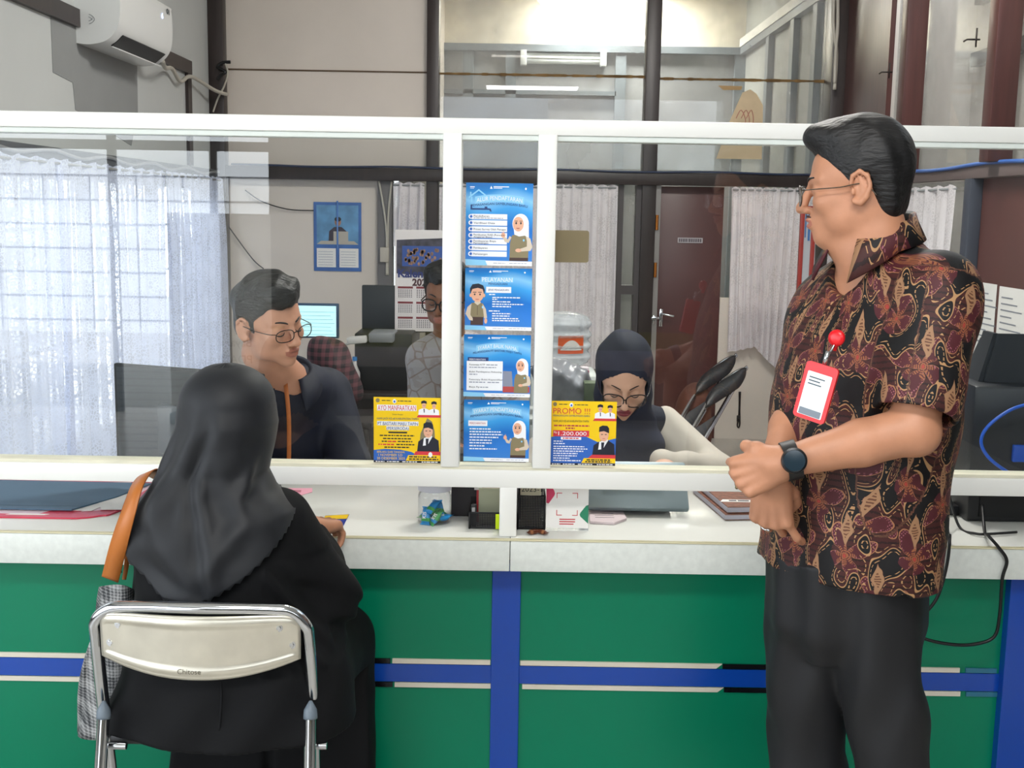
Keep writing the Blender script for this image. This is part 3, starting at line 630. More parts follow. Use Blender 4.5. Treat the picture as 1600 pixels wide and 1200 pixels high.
# -- body: one continuous surface
lo = V3(at(1140, 800, 2.2)[0] - .09, 1.92, -0.0); hi = V3(at(1545, 800, 2.2)[0], 2.60, at(1340, 160, 2.25)[2] + .02)
bv = Vol(lo, hi, .0036)
head_sdf(bv, mf)
bv.chain([mf(0, -.022, -.035), mf(0, -.030, -.10), nb], [.058, .054, .056], .02)
bv.cone(mf(0, .045, -.088), mf(0, .005, -.135), .030, .045, .03)
bv.stack([(z, cx, cy, rx * .80, ry * .80, an) for z, cx, cy, rx, ry, an in SH[3:]] + [(z, cx, cy, rx * .62, ry * .62, an) for z, cx, cy, rx, ry, an in SH[:3]], .03)
bv.chain([LS, LE], [.052, .043], .02); bv.chain([LE, LE * .6 + LWp * .4, LWp], [.044, .042, .0275], .012); bv.ell(LE + V3(.012, .004, -.008), [.036] * 3, None, .02)
bv.chain([RS, RE], [.050, .040], .02); bv.chain([RE, RE * .6 + RW * .4, RW], [.040, .038, .028], .015)
lh = hand_sdf(bv, LWp, (-.78, .38, -.42), (-.25, -.93, .10), 1 if np.cross(V3(-.78, .38, -.42), V3(-.25, -.93, .1))[2] > 0 else -1, [(62, 60, 35), (66, 62, 35), (68, 62, 35), (70, 60, 35)], thumb=[(.018, .016, -.004), (.040, .040, -.006), (.050, .062, -.022), (.045, .072, -.045)])
rdir, rn = V3(.06, .10, -1.0), V3(-.35, -.93, -.05)
rh = hand_sdf(bv, RW + V3(0, 0, -.005), rdir, rn, 1 if np.cross(rdir, rn)[0] > 0 else -1, [(22, 30, 20), (48, 45, 25), (52, 55, 30), (58, 60, 30)], spread=(26, 14, 4, -4), thumb=[(.020, .018, -.01), (.036, .040, -.03), (.040, .062, -.045), (.034, .080, -.055)])
for zz, xx in ((0, 0),):
    for sgn, ftx, fty in ((-1, 1.0, 2.36), (1, 1.0, 2.19)): pass
LH_, RH_ = at(1385, 900, 2.20), at(1284, 900, 2.34)   # hips
LKN, RKN = at(1392, 1130, 2.18), at(1262, 1130, 2.33)
LAN, RAN = V3(LKN[0] + .01, 2.20, .09), V3(RKN[0] + .01, 2.35, .09)
bv.chain([LH_ + V3(-.02, 0, 0), LKN, LAN], [.060, .050, .036], .02); bv.chain([RH_ + V3(.01, 0, 0), RKN, RAN], [.060, .050, .036], .02)
skin_mesh('body', bv, mf, SKIN, LIP, man); del bv
head_parts(mf, man, gaze_down=False, thick=.9)
# moustache, hair
MB().tube(spline([mf(.022, .088, -.050), mf(.010, .1005, -.0455), mf(-.010, .1005, -.0455), mf(-.022, .088, -.050)], 5), .0022, 6).build('moustache', mat('sparse_moustache', '#4a3027', 0.7), man, smooth=True)
hv = Vol(mf.t - .17, mf.t + .17, .0026)
hair_sdf(hv, mf, [(-.13, -.082), (-.075, -.076), (-.045, -.050), (-.030, -.006), (-.024, .030), (-.002, .034), (.006, -.010), (.020, -.012), (.028, .028), (.045, .042), (.062, .068), (.085, .078), (.105, .080), (.125, .075)],
         [((0, -.016, .054), (.082, .095, .095)), ((0, .030, .105), (.062, .066, .040)), ((0, -.050, -.006), (.066, .046, .072)), ((0, .074, .112), (.044, .030, .020))], .02, .0016, (60, 30))
V, F = hv.mesh(1); build_arrays('hair', V, F, mat('greying_black_hair', '#0a090a', 0.5, noise=(60, 1.6, (.2, 1, 1)), bump=(150, .38, (.15, 1, 1))), man, smooth=True); del hv
glasses(mf, man, mat('thin_metal_frame', '#5e564c', .25, .9), .027, .020, -.004, .115, .0014)
# -- shirt
sv = Vol(V3(at(1160, 700, 2.2)[0], 1.95, SH[0][0] - .02), V3(at(1560, 700, 2.2)[0], 2.60, nb[2] + .09), .0042)
sv.stack(SH, .0, 'add', 2.15); sv.cone(at(1412, 412, 2.25), LS + V3(0, 0, -.006), .052, .062, .03); sv.cone(at(1345, 412, 2.32), RS, .050, .058, .03)
for S, E, ra, rb in ((LS, LE, .078, .074), (RS, RE, .070, .058)):
    d = (E - S) / np.linalg.norm(E - S); e2 = S + d * (np.linalg.norm(E - S) * (.90 if S is LS else .84)); slv = Vol(sv.lo, sv.lo + sv.h * (sv.n - 1), sv.h); slv.cone(S - d * .01, e2 + d * .12, ra, rb, 0); slv.half(e2, d); slv.cone(e2 - d * .035, e2 + d * .05, rb - .012, rb - .010, 0, 'sub'); n_ = np.minimum(slv.n, sv.n)
    a_, b_ = sv.a[:n_[0], :n_[1], :n_[2]], slv.a[:n_[0], :n_[1], :n_[2]]; h_ = np.clip(.5 + .5 * (b_ - a_) / .03, 0, 1); sv.a[:n_[0], :n_[1], :n_[2]] = b_ * (1 - h_) + a_ * h_ - .03 * h_ * (1 - h_); del slv
sv.warp(folds(.0042, 34, (.6, .3, 1.0), 1.3), None, None)
sv.warp(lambda X, Y, Z: .004 * np.sin((X * .5 - Y * .6) * 60 + 3 * np.sin(Z * 9)) * np.clip((1.25 - Z) * 3, 0, 1))
hz = at(1400, 928, 2.12)[2]
q = sv.reg(sv.lo, sv.lo + sv.h * sv.n); sl, X, Y, Z = q
front = ((X - SH[2][1]) * Fw[0] + (Y - 2.27) * Fw[1]); sv.a = np.maximum(sv.a, (hz + .012 * np.clip(np.abs(front) * 6, 0, 1) - Z).astype(np.float32))
sv.stack([(z - .035, cx, cy, rx * .93, ry * .93, an) for z, cx, cy, rx, ry, an in SH[:3]], 0, 'sub')
ve = nb + Fw * .075 + V3(0, 0, -.005); sv.ell(ve, [.05, .05, .07], np.stack([Rt, Fw, V3(0, 0, 1)], 1), .008, 'sub'); sv.cone(nb + V3(0, 0, -.02), nb + V3(0, 0, .12), .070, .078, .006, 'sub')
sv.cone(ve, ve + Fw * .06 + V3(0, 0, -.12), .035, .006, .006, 'sub')
sp_ = at(1412, 900, 2.10); sv.cone(V3(sp_[0], 2.06, hz - .02), V3(sp_[0] - .008, 2.20, hz + .085), .011, .002, 0, 'sub')
V, F = sv.mesh(1); del sv
def shirt_uv(V, S1, E1, S2, E2, ctr):
    uv = np.stack([np.arctan2((V - ctr) @ Rt, (V - ctr) @ Fw) * .19, V[:, 2]], 1)
    for S, E in ((S1, E1), (S2, E2)):
        d = (E - S) / np.linalg.norm(E - S); a = np.cross(d, V3(0, 0, 1)); a /= np.linalg.norm(a); b = np.cross(d, a); t = (V - S) @ d; p = V - S - t[:, None] * d; rr = np.linalg.norm(p, axis=1)
        side = ((V - ctr) @ Rt) * (1 if (S - ctr) @ Rt > 0 else -1); m = (rr < .095) & (t > -.03) & (side > .12)
        uv[m] = np.stack([.31 + np.arctan2(p[m] @ a, p[m] @ b) * .085, .07 - t[m]], 1)
    return uv
ctr = V3(SH[3][1], 2.27, 0)
shirt = build_arrays('shirt', V, F, BATIK, man, smooth=True, uv=shirt_uv(V, LS, LE, RS, RE, ctr), label='short sleeved maroon and black batik shirt')
cb = MB(); G = []; uvs = []
for i in range(33):
    a = math.radians(-158 + 316 * i / 32); bk = ((1 + math.cos(a)) / 2) ** .55; dr = -Fw * math.cos(a) + Rt * math.sin(a); row = []
    tip = max(0, abs(math.degrees(a)) - 110) / 48
    for j, (rr, zz) in enumerate(((.066, -.010), (.068, .028), (.073, .033), (.084, .018), (.100 + .016 * tip, -.014 - .036 * tip))):
        row.append(nb + dr * (rr + .004 * (1 - bk) - (.010 if j >= 3 else .003) * bk) + V3(0, 0, zz + .022 + .032 * bk - .030 * (1 - bk)) + Fw * (.012 * (1 - bk)))
    G.append(row)
cb.grid(G); cuv = [(i // 5 * .014, (i % 5) * .02) for i in range(len(cb.v))]
col_o = cb.build('collar', BATIK, shirt, smooth=True, uv=np.array(cuv)); md = col_o.modifiers.new('thick', 'SOLIDIFY'); md.thickness = .004; md.offset = 0
# -- trousers, shoes
TR = mat('black_twill', '#101115', 0.66, noise=(5, .2), bump=(30, .08, (1, 1, .2)))
tv = Vol(V3(.45, 2.00, .05), V3(.95, 2.58, SH[2][0]), .005)
def lrow(y, xl, xr, Yc, ry): a, b = at(xl, y, Yc), at(xr, y, Yc); return ((a[2] + b[2]) / 2, (a[0] + b[0]) / 2, Yc, (b[0] - a[0]) / 2, ry, 0)
tv.stack([lrow(870, 1202, 1345, 2.31, .115), lrow(950, 1200, 1345, 2.315, .115), lrow(1010, 1198, 1335, 2.32, .108), lrow(1060, 1197, 1322, 2.325, .098), lrow(1130, 1199, 1318, 2.33, .086), lrow(1200, 1206, 1325, 2.335, .080), lrow(1330, 1214, 1322, 2.34, .074), lrow(1600, 1222, 1316, 2.35, .072)], 0, 'add', 2.2)
tv.stack([lrow(860, 1204, 1440, 2.27, .15), lrow(960, 1203, 1442, 2.27, .14), lrow(1015, 1235, 1420, 2.27, .10)], .02, 'add', 2.3)
tv.stack([lrow(870, 1255, 1443, 2.23, .125), lrow(950, 1275, 1441, 2.225, .120), lrow(1010, 1292, 1437, 2.22, .112), lrow(1060, 1308, 1434, 2.21, .100), lrow(1130, 1322, 1446, 2.20, .088), lrow(1200, 1336, 1450, 2.20, .082), lrow(1330, 1342, 1450, 2.20, .076), lrow(1640, 1348, 1446, 2.20, .074)], .012, 'add', 2.2)
tv.warp(folds(.005, 22, (.5, .4, .8), .4)); tv.warp(lambda X, Y, Z: .005 * np.sin((X - Y) * 45 + 4 * np.sin(Z * 6)) * np.clip((Z - .35) * 3, 0, 1)); tv.warp(lambda X, Y, Z: .006 * np.sin(Z * 34 + 9 * X + 3 * np.sin(Y * 20)) * np.clip((.75 - Z) * 2, 0, 1))
tv.half((0, 0, .075), (0, 0, -1))
V, F = tv.mesh(2); build_arrays('trousers', V, F, TR, man, smooth=True); del tv
for an_ in (LAN, RAN):
    s = Vol(an_ - V3(.26, .2, .1), an_ + V3(.12, .15, .1), .006); s.cone(an_ + V3(0, 0, -.045) - Fw * .05, an_ + V3(0, 0, -.05) + Fw * .17, .045, .038, 0); s.cone(an_ + V3(0, 0, -.02), an_ + V3(0, 0, -.05) + Fw * .08, .045, .04, .02); s.half((0, 0, .002), (0, 0, -1))
    V, F = s.mesh(1); build_arrays('shoe', V, F, mat('black_leather', '#0c0c0d', .3), man, smooth=True)
# -- wristwatch and rings
wd = (LE - LWp) / np.linalg.norm(LE - LWp); wc = LWp + wd * .012; wn = V3(-.22, -.95, .16); wn -= wd * (wn @ wd); wn /= np.linalg.norm(wn); ws = np.cross(wd, wn)
RUB = mat('black_rubber', '#101214', .5); wm = MB(); G = []
for i in range(33):
    a = 2 * math.pi * i / 32; q = math.cos(a) * wn + math.sin(a) * ws; G.append([wc + wd * x + q * (.0325 + t) for x, t in ((-.013, 0), (-.013, .004), (.013, .004), (.013, 0))])
wm.grid(G); watch = wm.build('wristwatch', RUB, man, smooth=40, label='black wristwatch with round dark face')
def disc(c, n, prof, m, name, par, k=40):
    mb = MB().lathe((0, 0, 0), prof, k); a = ws; b = np.cross(n, a); mb.v = [tuple(c + a * p[0] + b * p[1] + n * p[2]) for p in mb.v]; return mb.build(name, m, par, smooth=40)
wp = wc + wn * .034
disc(wp, wn, [(0.001, 0), (.0225, 0), (.0235, .004), (.0225, .009), (.0195, .010), (.019, .0085)], mat('watch_bezel', '#1a1c1f', .3, .5), 'watch_case', watch)
disc(wp + wn * .0075, wn, [(.019, 0), (.019, .001), (.0005, .0012)], mat('watch_glass', '#20303a', .08), 'watch_face', watch)
for pts, m, nm in ((lh[2], mat('bronze_ring', '#8a7a5a', .25, .9), 'ring'), (rh[2], CHROME, 'ring')):
    c = pts[0] * .6 + pts[1] * .4; t = pts[1] - pts[0]; t /= np.linalg.norm(t); a = np.cross(t, V3(0.3, 0, 1)); a /= np.linalg.norm(a); b = np.cross(t, a)
    rg = MB().tube([c + (a * math.cos(q) + b * math.sin(q)) * .0102 for q in np.linspace(0, 2 * math.pi, 20, endpoint=False)], .0022, 6, closed=True); n_ = V3(-.2, -.95, .1) - t * (V3(-.2, -.95, .1) @ t); n_ /= np.linalg.norm(n_); rg.ball(c + n_ * .0112, .0036, 6); rg.build(nm, m, man, smooth=True)
# -- badge on a reel, clipped to the shirt pocket
bc = at(1276, 613, 2.07); up = V3(.20, -.06, .98); up /= np.linalg.norm(up); nn = -(Fw * -1.0) ; nn = V3(-.62, -.78, .05); nn -= up * (nn @ up); nn /= np.linalg.norm(nn); rr_ = np.cross(up, nn) * -1; rr_ = np.cross(nn, up) * -1
ax_ = np.cross(up, nn)
bd = thing('id_badge', 'red badge holder with white card hanging from red reel on the batik shirt', 'badge', tuple(bc))
REDP = mat('glossy_red_plastic', '#d8121c', .3)
def rr(wd, ht, r, n=5):
    return [(sx * (wd - r) + r * math.cos(a), sy * (ht - r) + r * math.sin(a)) for sx, sy, a0 in ((1, 1, 0), (-1, 1, 90), (-1, -1, 180), (1, -1, 270)) for a in [math.radians(a0 + 90 * i / n) for i in range(n + 1)]]
MB().prism(rr(.031, .052, .007), .006, bc, ax_, up).build('holder', REDP, bd, smooth=30)
MB().prism(rr(.0235, .040, .002), .0006, bc + np.cross(ax_, up) * .006 - up * .005, ax_, up).build('card', mat('white_card', '#e9ecec', .35), bd)
cd = MB()
for k, wd_ in enumerate((.030, .022, .026)): cd.box((0, 0, 0), (1, 1, 1), 0, 0, lambda p, k=k, wd_=wd_: bc + np.cross(ax_, up) * (.0067 + p[1] * .0003) + ax_ * (-.018 + p[0] * wd_) + up * (.024 - k * .006 + p[2] * .0022))
cd.build('lettering', mat('card_ink', '#52606a', .6), bd)
MB().prism(rr(.021, .006, .001), .0005, bc + np.cross(ax_, up) * .0068 - up * .038, ax_, up).build('card_band', mat('grey_band', '#7b8590', .5), bd)
tp = bc + up * .055; rl = at(1309, 528, 2.085)
MB().tube(spline([tp - up * .008, tp + up * .008, (tp + rl) / 2, rl], 5), .0022, 6).tube([tp - up * .004, tp + up * .022], .0045, 8).build('strap', mat('silver_clip', '#c4c6c8', .2, .9), bd, smooth=True)
mb = MB().lathe((0, 0, 0), [(0.0005, 0), (.013, 0), (.0155, .004), (.0145, .009), (.008, .011), (.0005, .0115)], 24); mb.v = [tuple(rl + ax_ * p[0] + up * p[1] + np.cross(ax_, up) * p[2]) for p in mb.v]; mb.tube([rl, rl - up * .024], [.007, .004], 8); mb.build('reel', REDP, bd, smooth=True)
# ================================================================== seated visitor seen from behind, her chair and her bag
ABAYA = mat('black_crepe', '#08090c', 0.8, spec=.25, noise=(6, .25), bump=(60, .05)); SCARF = mat('charcoal_scarf_cloth', '#0a0e15', 0.6, noise=(3, .15), bump=(300, .02), sheen=.06)
wo = thing('person', 'woman seated with back turned, in black headscarf and loose black dress, writing at counter', 'person', (-.62, 2.36, 0))
hd = at(352, 665, 2.42); wf_ = Fr(rot(math.radians(172), math.radians(14), math.radians(-3)), hd, .93)
seat = .455
hipc = V3(at(375, 1120, 2.36)[0], 2.40, .56)
shl = at(330, 800, 2.40)
RSH, LSH = at(432, 820, 2.44), at(262, 840, 2.42)
REL, RWR = at(500, 928, 2.50), atz(483, 824, .802)
LEL = at(250, 965, 2.52); LWR = V3(-.66, 2.80, .80)
# body (skin): head, neck, trunk, arms, legs in one surface
bv = Vol(V3(-1.02, 2.08, 0), V3(-.30, 3.02, wf_.t[2] + .15), .0055)
head_sdf(bv, wf_, True, False); bv.chain([wf_(0, -.005, -.04), wf_(0, .01, -.10), shl + V3(0, .07, .0)], [.05, .05, .05], .02)
bv.chain([shl, V3(hipc[0], 2.38, .62)], [.07, .10], .05); bv.chain([RSH, shl, LSH], [.05, .055, .05], .03)
bv.chain([RSH, REL, RWR], [.046, .038, .024], .02); bv.chain([LSH, LEL, LWR], [.046, .038, .024], .02)
for sx in (-1, 1): bv.chain([hipc + V3(sx * .09, 0, 0), V3(hipc[0] + sx * .11, 2.74, .50), V3(hipc[0] + sx * .11, 2.70, .08), V3(hipc[0] + sx * .12, 2.81, .04)], [.085, .06, .038, .035], .02)
wd0, wn0 = V3(.45, .85, -.10), V3(-.15, -.25, 1)
wh = hand_sdf(bv, RWR, wd0, wn0, 1 if np.cross(wd0, wn0)[0] < 0 else -1, [(38, 42, 25), (44, 46, 25), (48, 48, 30), (52, 50, 30)], k=.95)
V, F = bv.mesh(1); build_arrays('body', V, F, [SKIN], wo, smooth=True); del bv
# dress
dv = Vol(V3(-1.06, 2.03, .02), V3(-.24, 3.0, shl[2] + .10), .0055)
def rg(y, xl, xr, Y, ry): a, b = at(xl, y, Y), at(xr, y, Y); return ((a[2] + b[2]) / 2, (a[0] + b[0]) / 2, Y, (b[0] - a[0]) / 2, ry, 0)
dv.stack([rg(1195, 172, 566, 2.40, .20), rg(1120, 178, 560, 2.38, .185), rg(1040, 190, 520, 2.38, .16), rg(950, 210, 478, 2.39, .140), rg(870, 222, 458, 2.40, .13), rg(815, 240, 436, 2.42, .105), rg(785, 275, 400, 2.43, .06)], 0, 'add', 2.2)
dv.chain([RSH, REL], [.085, .082], .03); dv.chain([REL, REL * .5 + RWR * .5, REL * .2 + RWR * .8], [.082, .060, .040], .02); dv.chain([LSH, LEL, LWR], [.070, .062, .046], .03)
for sx in (-1, 1): dv.chain([hipc + V3(sx * .10, 0, .0), V3(hipc[0] + sx * .13, 2.72, .50), V3(hipc[0] + sx * .13, 2.72, .06)], [.125, .105, .13], .05)
dv.warp(folds(.006, 26, (.7, .2, 1.0), .2)); dv.warp(lambda X, Y, Z: .005 * np.sin(X * 42 + 5 * np.sin(Z * 7)) * np.clip((.9 - Z) * 2, 0, 1)); dv.warp(lambda X, Y, Z: .004 * np.sin((X + Z) * 90 + 2 * np.sin(Y * 30)) * (X > REL[0] - .08) * (Z < REL[2] + .12) * (Z > REL[2] - .1))
dv.cone(REL * .24 + RWR * .76, RWR, .032, .034, 0, 'sub'); dv.half((0, 0, .03), (0, 0, -1)); q = dv.reg(dv.lo, dv.lo + dv.h * dv.n); dv.a = np.maximum(dv.a, np.minimum(.46 - q[3], 2.665 - q[2]) + 0 * q[1]).astype(np.float32)
V, F = dv.mesh(2); dr_ = build_arrays('dress', V, F, ABAYA, wo, smooth=True); del dv
MB().tube(spline([(at(340, y, 2.2)[0] + dx, yy, at(340, y, 2.2)[2]) for y, dx, yy in ((1065, .0, 2.232), (1110, .003, 2.215), (1160, .0, 2.208))], 6), .0022, 6).build('seam', ABAYA, dr_, smooth=True)
for sx in (-1, 1):
    p_ = V3(hipc[0] + sx * .115, 2.74, .035); s_ = Vol(p_ - V3(.1, .18, .06), p_ + V3(.1, .22, .12), .006); s_.cone(p_, p_ + V3(sx * .01, .10, -.006), .042, .036, 0); s_.half((0, 0, .002), (0, 0, -1)); V, F = s_.mesh(1); build_arrays('shoe', V, F, ABAYA, wo, smooth=True)
# headscarf: draped surface around the head and shoulders with a slanting hem
GS = []; NU, NV = 120, 70
cz = wf_.t[2] + .132
HZS, XLS, XRS = [], [], []
for y_, l_, r_ in ((572, 346, 356), (579, 318, 388), (592, 298, 408), (622, 279, 428), (660, 275, 432), (700, 262, 425), (735, 246, 418), (760, 232, 432), (790, 208, 468), (830, 200, 484), (880, 203, 486), (945, 222, 480), (1050, 230, 470)):
    HZS.append(cz - at(350, y_, 2.42)[2]); XLS.append(at(l_, y_, 2.42)[0]); XRS.append(at(r_, y_, 2.42)[0])
HZS = [max(0, q) for q in HZS]
FOLDS = [(-.40, .15, -.62, .27, .17, .010), (-.62, .27, -.25, .40, .14, .010), (.15, .14, .5, .25, .16, .008), (.55, .18, .95, .25, .14, .009), (-.12, .26, .02, .42, .07, -.012), (.08, .27, .12, .42, .09, .010), (.75, .24, .15, .38, .10, .012), (-.95, .20, -.85, .36, .10, .012), (-.6, .40, .1, .46, .10, -.008), (.45, .30, .9, .26, .08, -.008), (-.15, .19, -.30, .28, .09, -.007)]
prof_t = [0, .06, .16, .28, .40, .50, .60, .72, .86, 1.0]
def scarf_pt(a, t):
    # a: angle, 0 = back (towards the viewer), +pi/2 = her right (+X)
    bk = max(0, math.cos(a)); sd = math.sin(a)
    zh = np.interp(math.degrees(a) % 360, [0, 25, 50, 80, 110, 150, 200, 250, 285, 310, 335, 360], [z0, z25, z50, z80, z110, 1.00, .98, .96, z285, z310, z335, z0])
    z = cz + (zh - cz) * t
    hz_ = (cz - z)
    # half widths by height below the crown
    xl_, xr_ = np.interp(hz_, HZS, XLS), np.interp(hz_, HZS, XRS); w_ = (xr_ - xl_) / 2
    d_ = np.interp(hz_, [0, .008, .03, .07, .12, .17, .22, .27, .32, .40, .50, .62], [.004, .045, .080, .104, .116, .120, .128, .142, .154, .166, .170, .172])
    xc = (xl_ + xr_) / 2; yc = np.interp(hz_, [0, .12, .22, .32, .6], [2.43, 2.43, 2.435, 2.42, 2.40])
    if hz_ < .085: cf_ = math.sqrt(max(0, 1 - (1 - hz_ / .085) ** 2)); w_ = .1005 * cf_; d_ = .108 * cf_; xl_, xr_ = [np.interp(max(hz_, .06), HZS, q) for q in (XLS, XRS)]
    f = .0045 * np.clip((hz_ - .12) * 6, 0, 1) * (math.sin(a * 4 + hz_ * 12) + .4 * math.sin(a * 7 - hz_ * 14 + 1)) + .004 * np.clip((hz_ - .2) * 5, 0, 1) * math.sin(a * 4.0 + hz_ * 16 + .6) + .0015 * math.sin(hz_ * 60 + a * 3) * np.clip((hz_ - .05) * 5, 0, 1)
    aa = (a + math.pi) % (2 * math.pi) - math.pi
    for a0, h0, a1, h1, wd, am in FOLDS:
        dx, dy = (a1 - a0), (h1 - h0) * 4; px_, py_ = aa - a0, (hz_ - h0) * 4; L2 = dx * dx + dy * dy; tt = (px_ * dx + py_ * dy) / L2; q = abs(px_ * dy - py_ * dx) / math.sqrt(L2); e = max(0, -tt, tt - 1) * math.sqrt(L2)
        f += am * math.exp(-(q / wd) ** 2 - (e / .25) ** 2)
    return V3(xc + (w_ + f) * sd, yc - (d_ + f) * math.cos(a), z)
zz = lambda x, y, Y: at(x, y, Y)[2]
z0, z25, z50, z80, z110 = zz(330, 945, 2.25), zz(385, 905, 2.27), zz(430, 850, 2.30), zz(470, 800, 2.38), zz(470, 775, 2.45)
z285, z310, z335 = zz(195, 830, 2.38), zz(205, 870, 2.32), zz(255, 935, 2.27)
for i in range(NU):
    a = 2 * math.pi * i / NU; row = []
    for j in range(NV + 1):
        t = j / NV; p = scarf_pt(a, t)
        if j == NV: p = p + V3(0, 0, .0035 * (1 if i % 2 else -1))
        row.append(p)
    GS.append(row)
hs = MB().grid(GS, closed_u=True)
ho = hs.build('headscarf', SCARF, wo, smooth=True, label='black scarf falling over the shoulders with serrated hem'); md = ho.modifiers.new('thick', 'SOLIDIFY'); md.thickness = .003; md.offset = 1
# ---- chrome folding chair she sits on
STEEL = mat('polished_steel_tube', '#d3d6da', 0.13, 1.0); BACKP = mat('silvery_metal_back', '#cfcabb', 0.30, .6, noise=(7, .18), bump=(5, .02))
ch = thing('folding_chair', 'chrome folding chair with pressed metal back plate under the woman in black', 'chair', (at(315, 1100, 2.3)[0], 2.40, 0))
cx = (at(135, 1000, 2.24)[0] + at(491, 1000, 2.24)[0]) / 2; hw = .222; zt = at(312, 952, 2.24)[2]
sh = lambda y: at(312, y, 2.24)[2]
def back_loop(dx=0, zadd=0):
    L = []; lx = lambda y, side: at(side, y, 2.26)[0]
    return [V3(at(166, 1215, 2.30)[0], 2.33, at(166, 1215, 2.30)[2]), V3(at(156, 1105, 2.27)[0], 2.29, at(156, 1105, 2.27)[2]), V3(at(148, 1000, 2.24)[0], 2.25, at(148, 1000, 2.24)[2]), V3(at(150, 970, 2.24)[0], 2.24, at(150, 970, 2.24)[2]), V3(at(172, 951, 2.24)[0], 2.235, at(172, 951, 2.24)[2]), V3(at(210, 947, 2.23)[0], 2.225, at(210, 947, 2.23)[2]), V3(at(312, 949, 2.21)[0], 2.205, at(312, 949, 2.21)[2]), V3(at(420, 951, 2.23)[0], 2.225, at(420, 951, 2.23)[2]), V3(at(455, 957, 2.235)[0], 2.235, at(455, 957, 2.235)[2]), V3(at(477, 977, 2.24)[0], 2.24, at(477, 977, 2.24)[2]), V3(at(481, 1005, 2.24)[0], 2.25, at(481, 1005, 2.24)[2]), V3(at(486, 1105, 2.27)[0], 2.29, at(486, 1105, 2.27)[2]), V3(at(487, 1215, 2.30)[0], 2.33, at(487, 1215, 2.30)[2])]
bl = spline(back_loop(), 8); xl, xr = bl[0][0], bl[-1][0]
full = [V3(xl + .0, 2.66, .0125)] + [bl[0] * .3 + V3(xl, 2.66, .0125) * .7, bl[0] * .75 + V3(xl, 2.66, .0125) * .25] + bl + [bl[-1] * .75 + V3(xr, 2.66, .0125) * .25, V3(xr, 2.66, .0125)]
MB().tube(full, .0128, 14).build('frame', STEEL, ch, smooth=True)
# rear legs with grey end caps
CAPG = mat('grey_plastic_cap', '#6b7782', .45)
for px, sgn in ((162, -1), (485, 1)):
    a = at(px, 1118, 2.25); a[1] = 2.25; b = V3(a[0] + sgn * .01, 2.14, .02); b2 = a + (b - a) * .02
    lg = MB().tube([a, b], .0125, 14).build('leg', STEEL, ch, smooth=40)
    MB().tube([a + V3(0, .004, .030), a + V3(0, .001, .012), a - (a - b) * .0, a + (b - a) * .012], [.003, .0135, .0145, .0145], 14).build('cap', CAPG, lg, smooth=True)
    MB().tube([b, b - V3(0, 0, .019)], .015, 12).build('rubber_foot', mat('black_rubber', '#101214', .5), lg, smooth=40)
    pv = at(px + (22 if sgn < 0 else 12), 1165, 2.26); MB().tube([pv - V3(.018, 0, 0), pv + V3(.018, 0, 0)], [.008, .008], 10).build('pivot_bolt', STEEL, ch, smooth=40)
st_ = MB(); cw = []
for k in range(41):
    t = k / 40; x = -.17 + .34 * t; cw.append(t)
MB().box((xl + .012, 2.285, .435), (xr - .012, 2.66, .458), .01).build('seat', mat('black_vinyl', '#15161a', .4), ch, smooth=30)
MB().tube([(xl, 2.52, .2), (xr, 2.52, .2)], .008, 10).build('stretcher', STEEL, ch, smooth=True)
# back plate: arched lower edge, pressed rim, four screws, embossed name
NX, NZ = 60, 26; G = []; lx0, rx0 = at(161, 1000, 2.24)[0], at(470, 1000, 2.24)[0]; xm = (lx0 + rx0) / 2; hwp = (rx0 - lx0) / 2
ztop = at(312, 957, 2.22)[2]; zbot = at(330, 1057, 2.22)[2]; zcor = at(165, 1000, 2.24)[2]
def plate(u, v):
    x = xm + hwp * u; top = ztop - .012 * abs(u) ** 6 - .010 * max(0, abs(u) - .93) * 14; bot = zbot + (at(165, 1022, 2.24)[2] - zbot) * abs(u) ** 2.1; z = top + (bot - top) * v
    e = min(1 - abs(u), v * .35, (1 - v) * .35); rim = .0050 * math.exp(-((e - .045) / .012) ** 2)
    y = 2.200 + .034 * u * u - rim + .004 * (v - .5)
    return V3(x, y, z)
for i in range(NX + 1): G.append([plate(-1 + 2 * i / NX, j / NZ) for j in range(NZ + 1)])
bp_ = MB().grid(G).build('back_plate', BACKP, ch, smooth=True, label='silvery pressed metal back plate'); md = bp_.modifiers.new('thick', 'SOLIDIFY'); md.thickness = .003; md.offset = -1
for u, v in ((-.80, .22), (-.90, .62), (.80, .24), (.92, .62)):
    p = plate(u, v); mb = MB().tube([p + V3(0, .002, 0), p - V3(0, .003, 0)], [.0085, .0080], 16).tube([p - V3(0, .003, 0), p - V3(0, .0055, 0)], [.0052, .0040], 12); mb.build('screw', STEEL, bp_, smooth=40)
p = plate(-.06, .86); tx = text_mb('Chitose', .0150, p + V3(-.0265, -.0035, -.004), off=0.0); tx.build('lettering', mat('embossed_letters', '#6f6a5c', .4, .5), bp_)
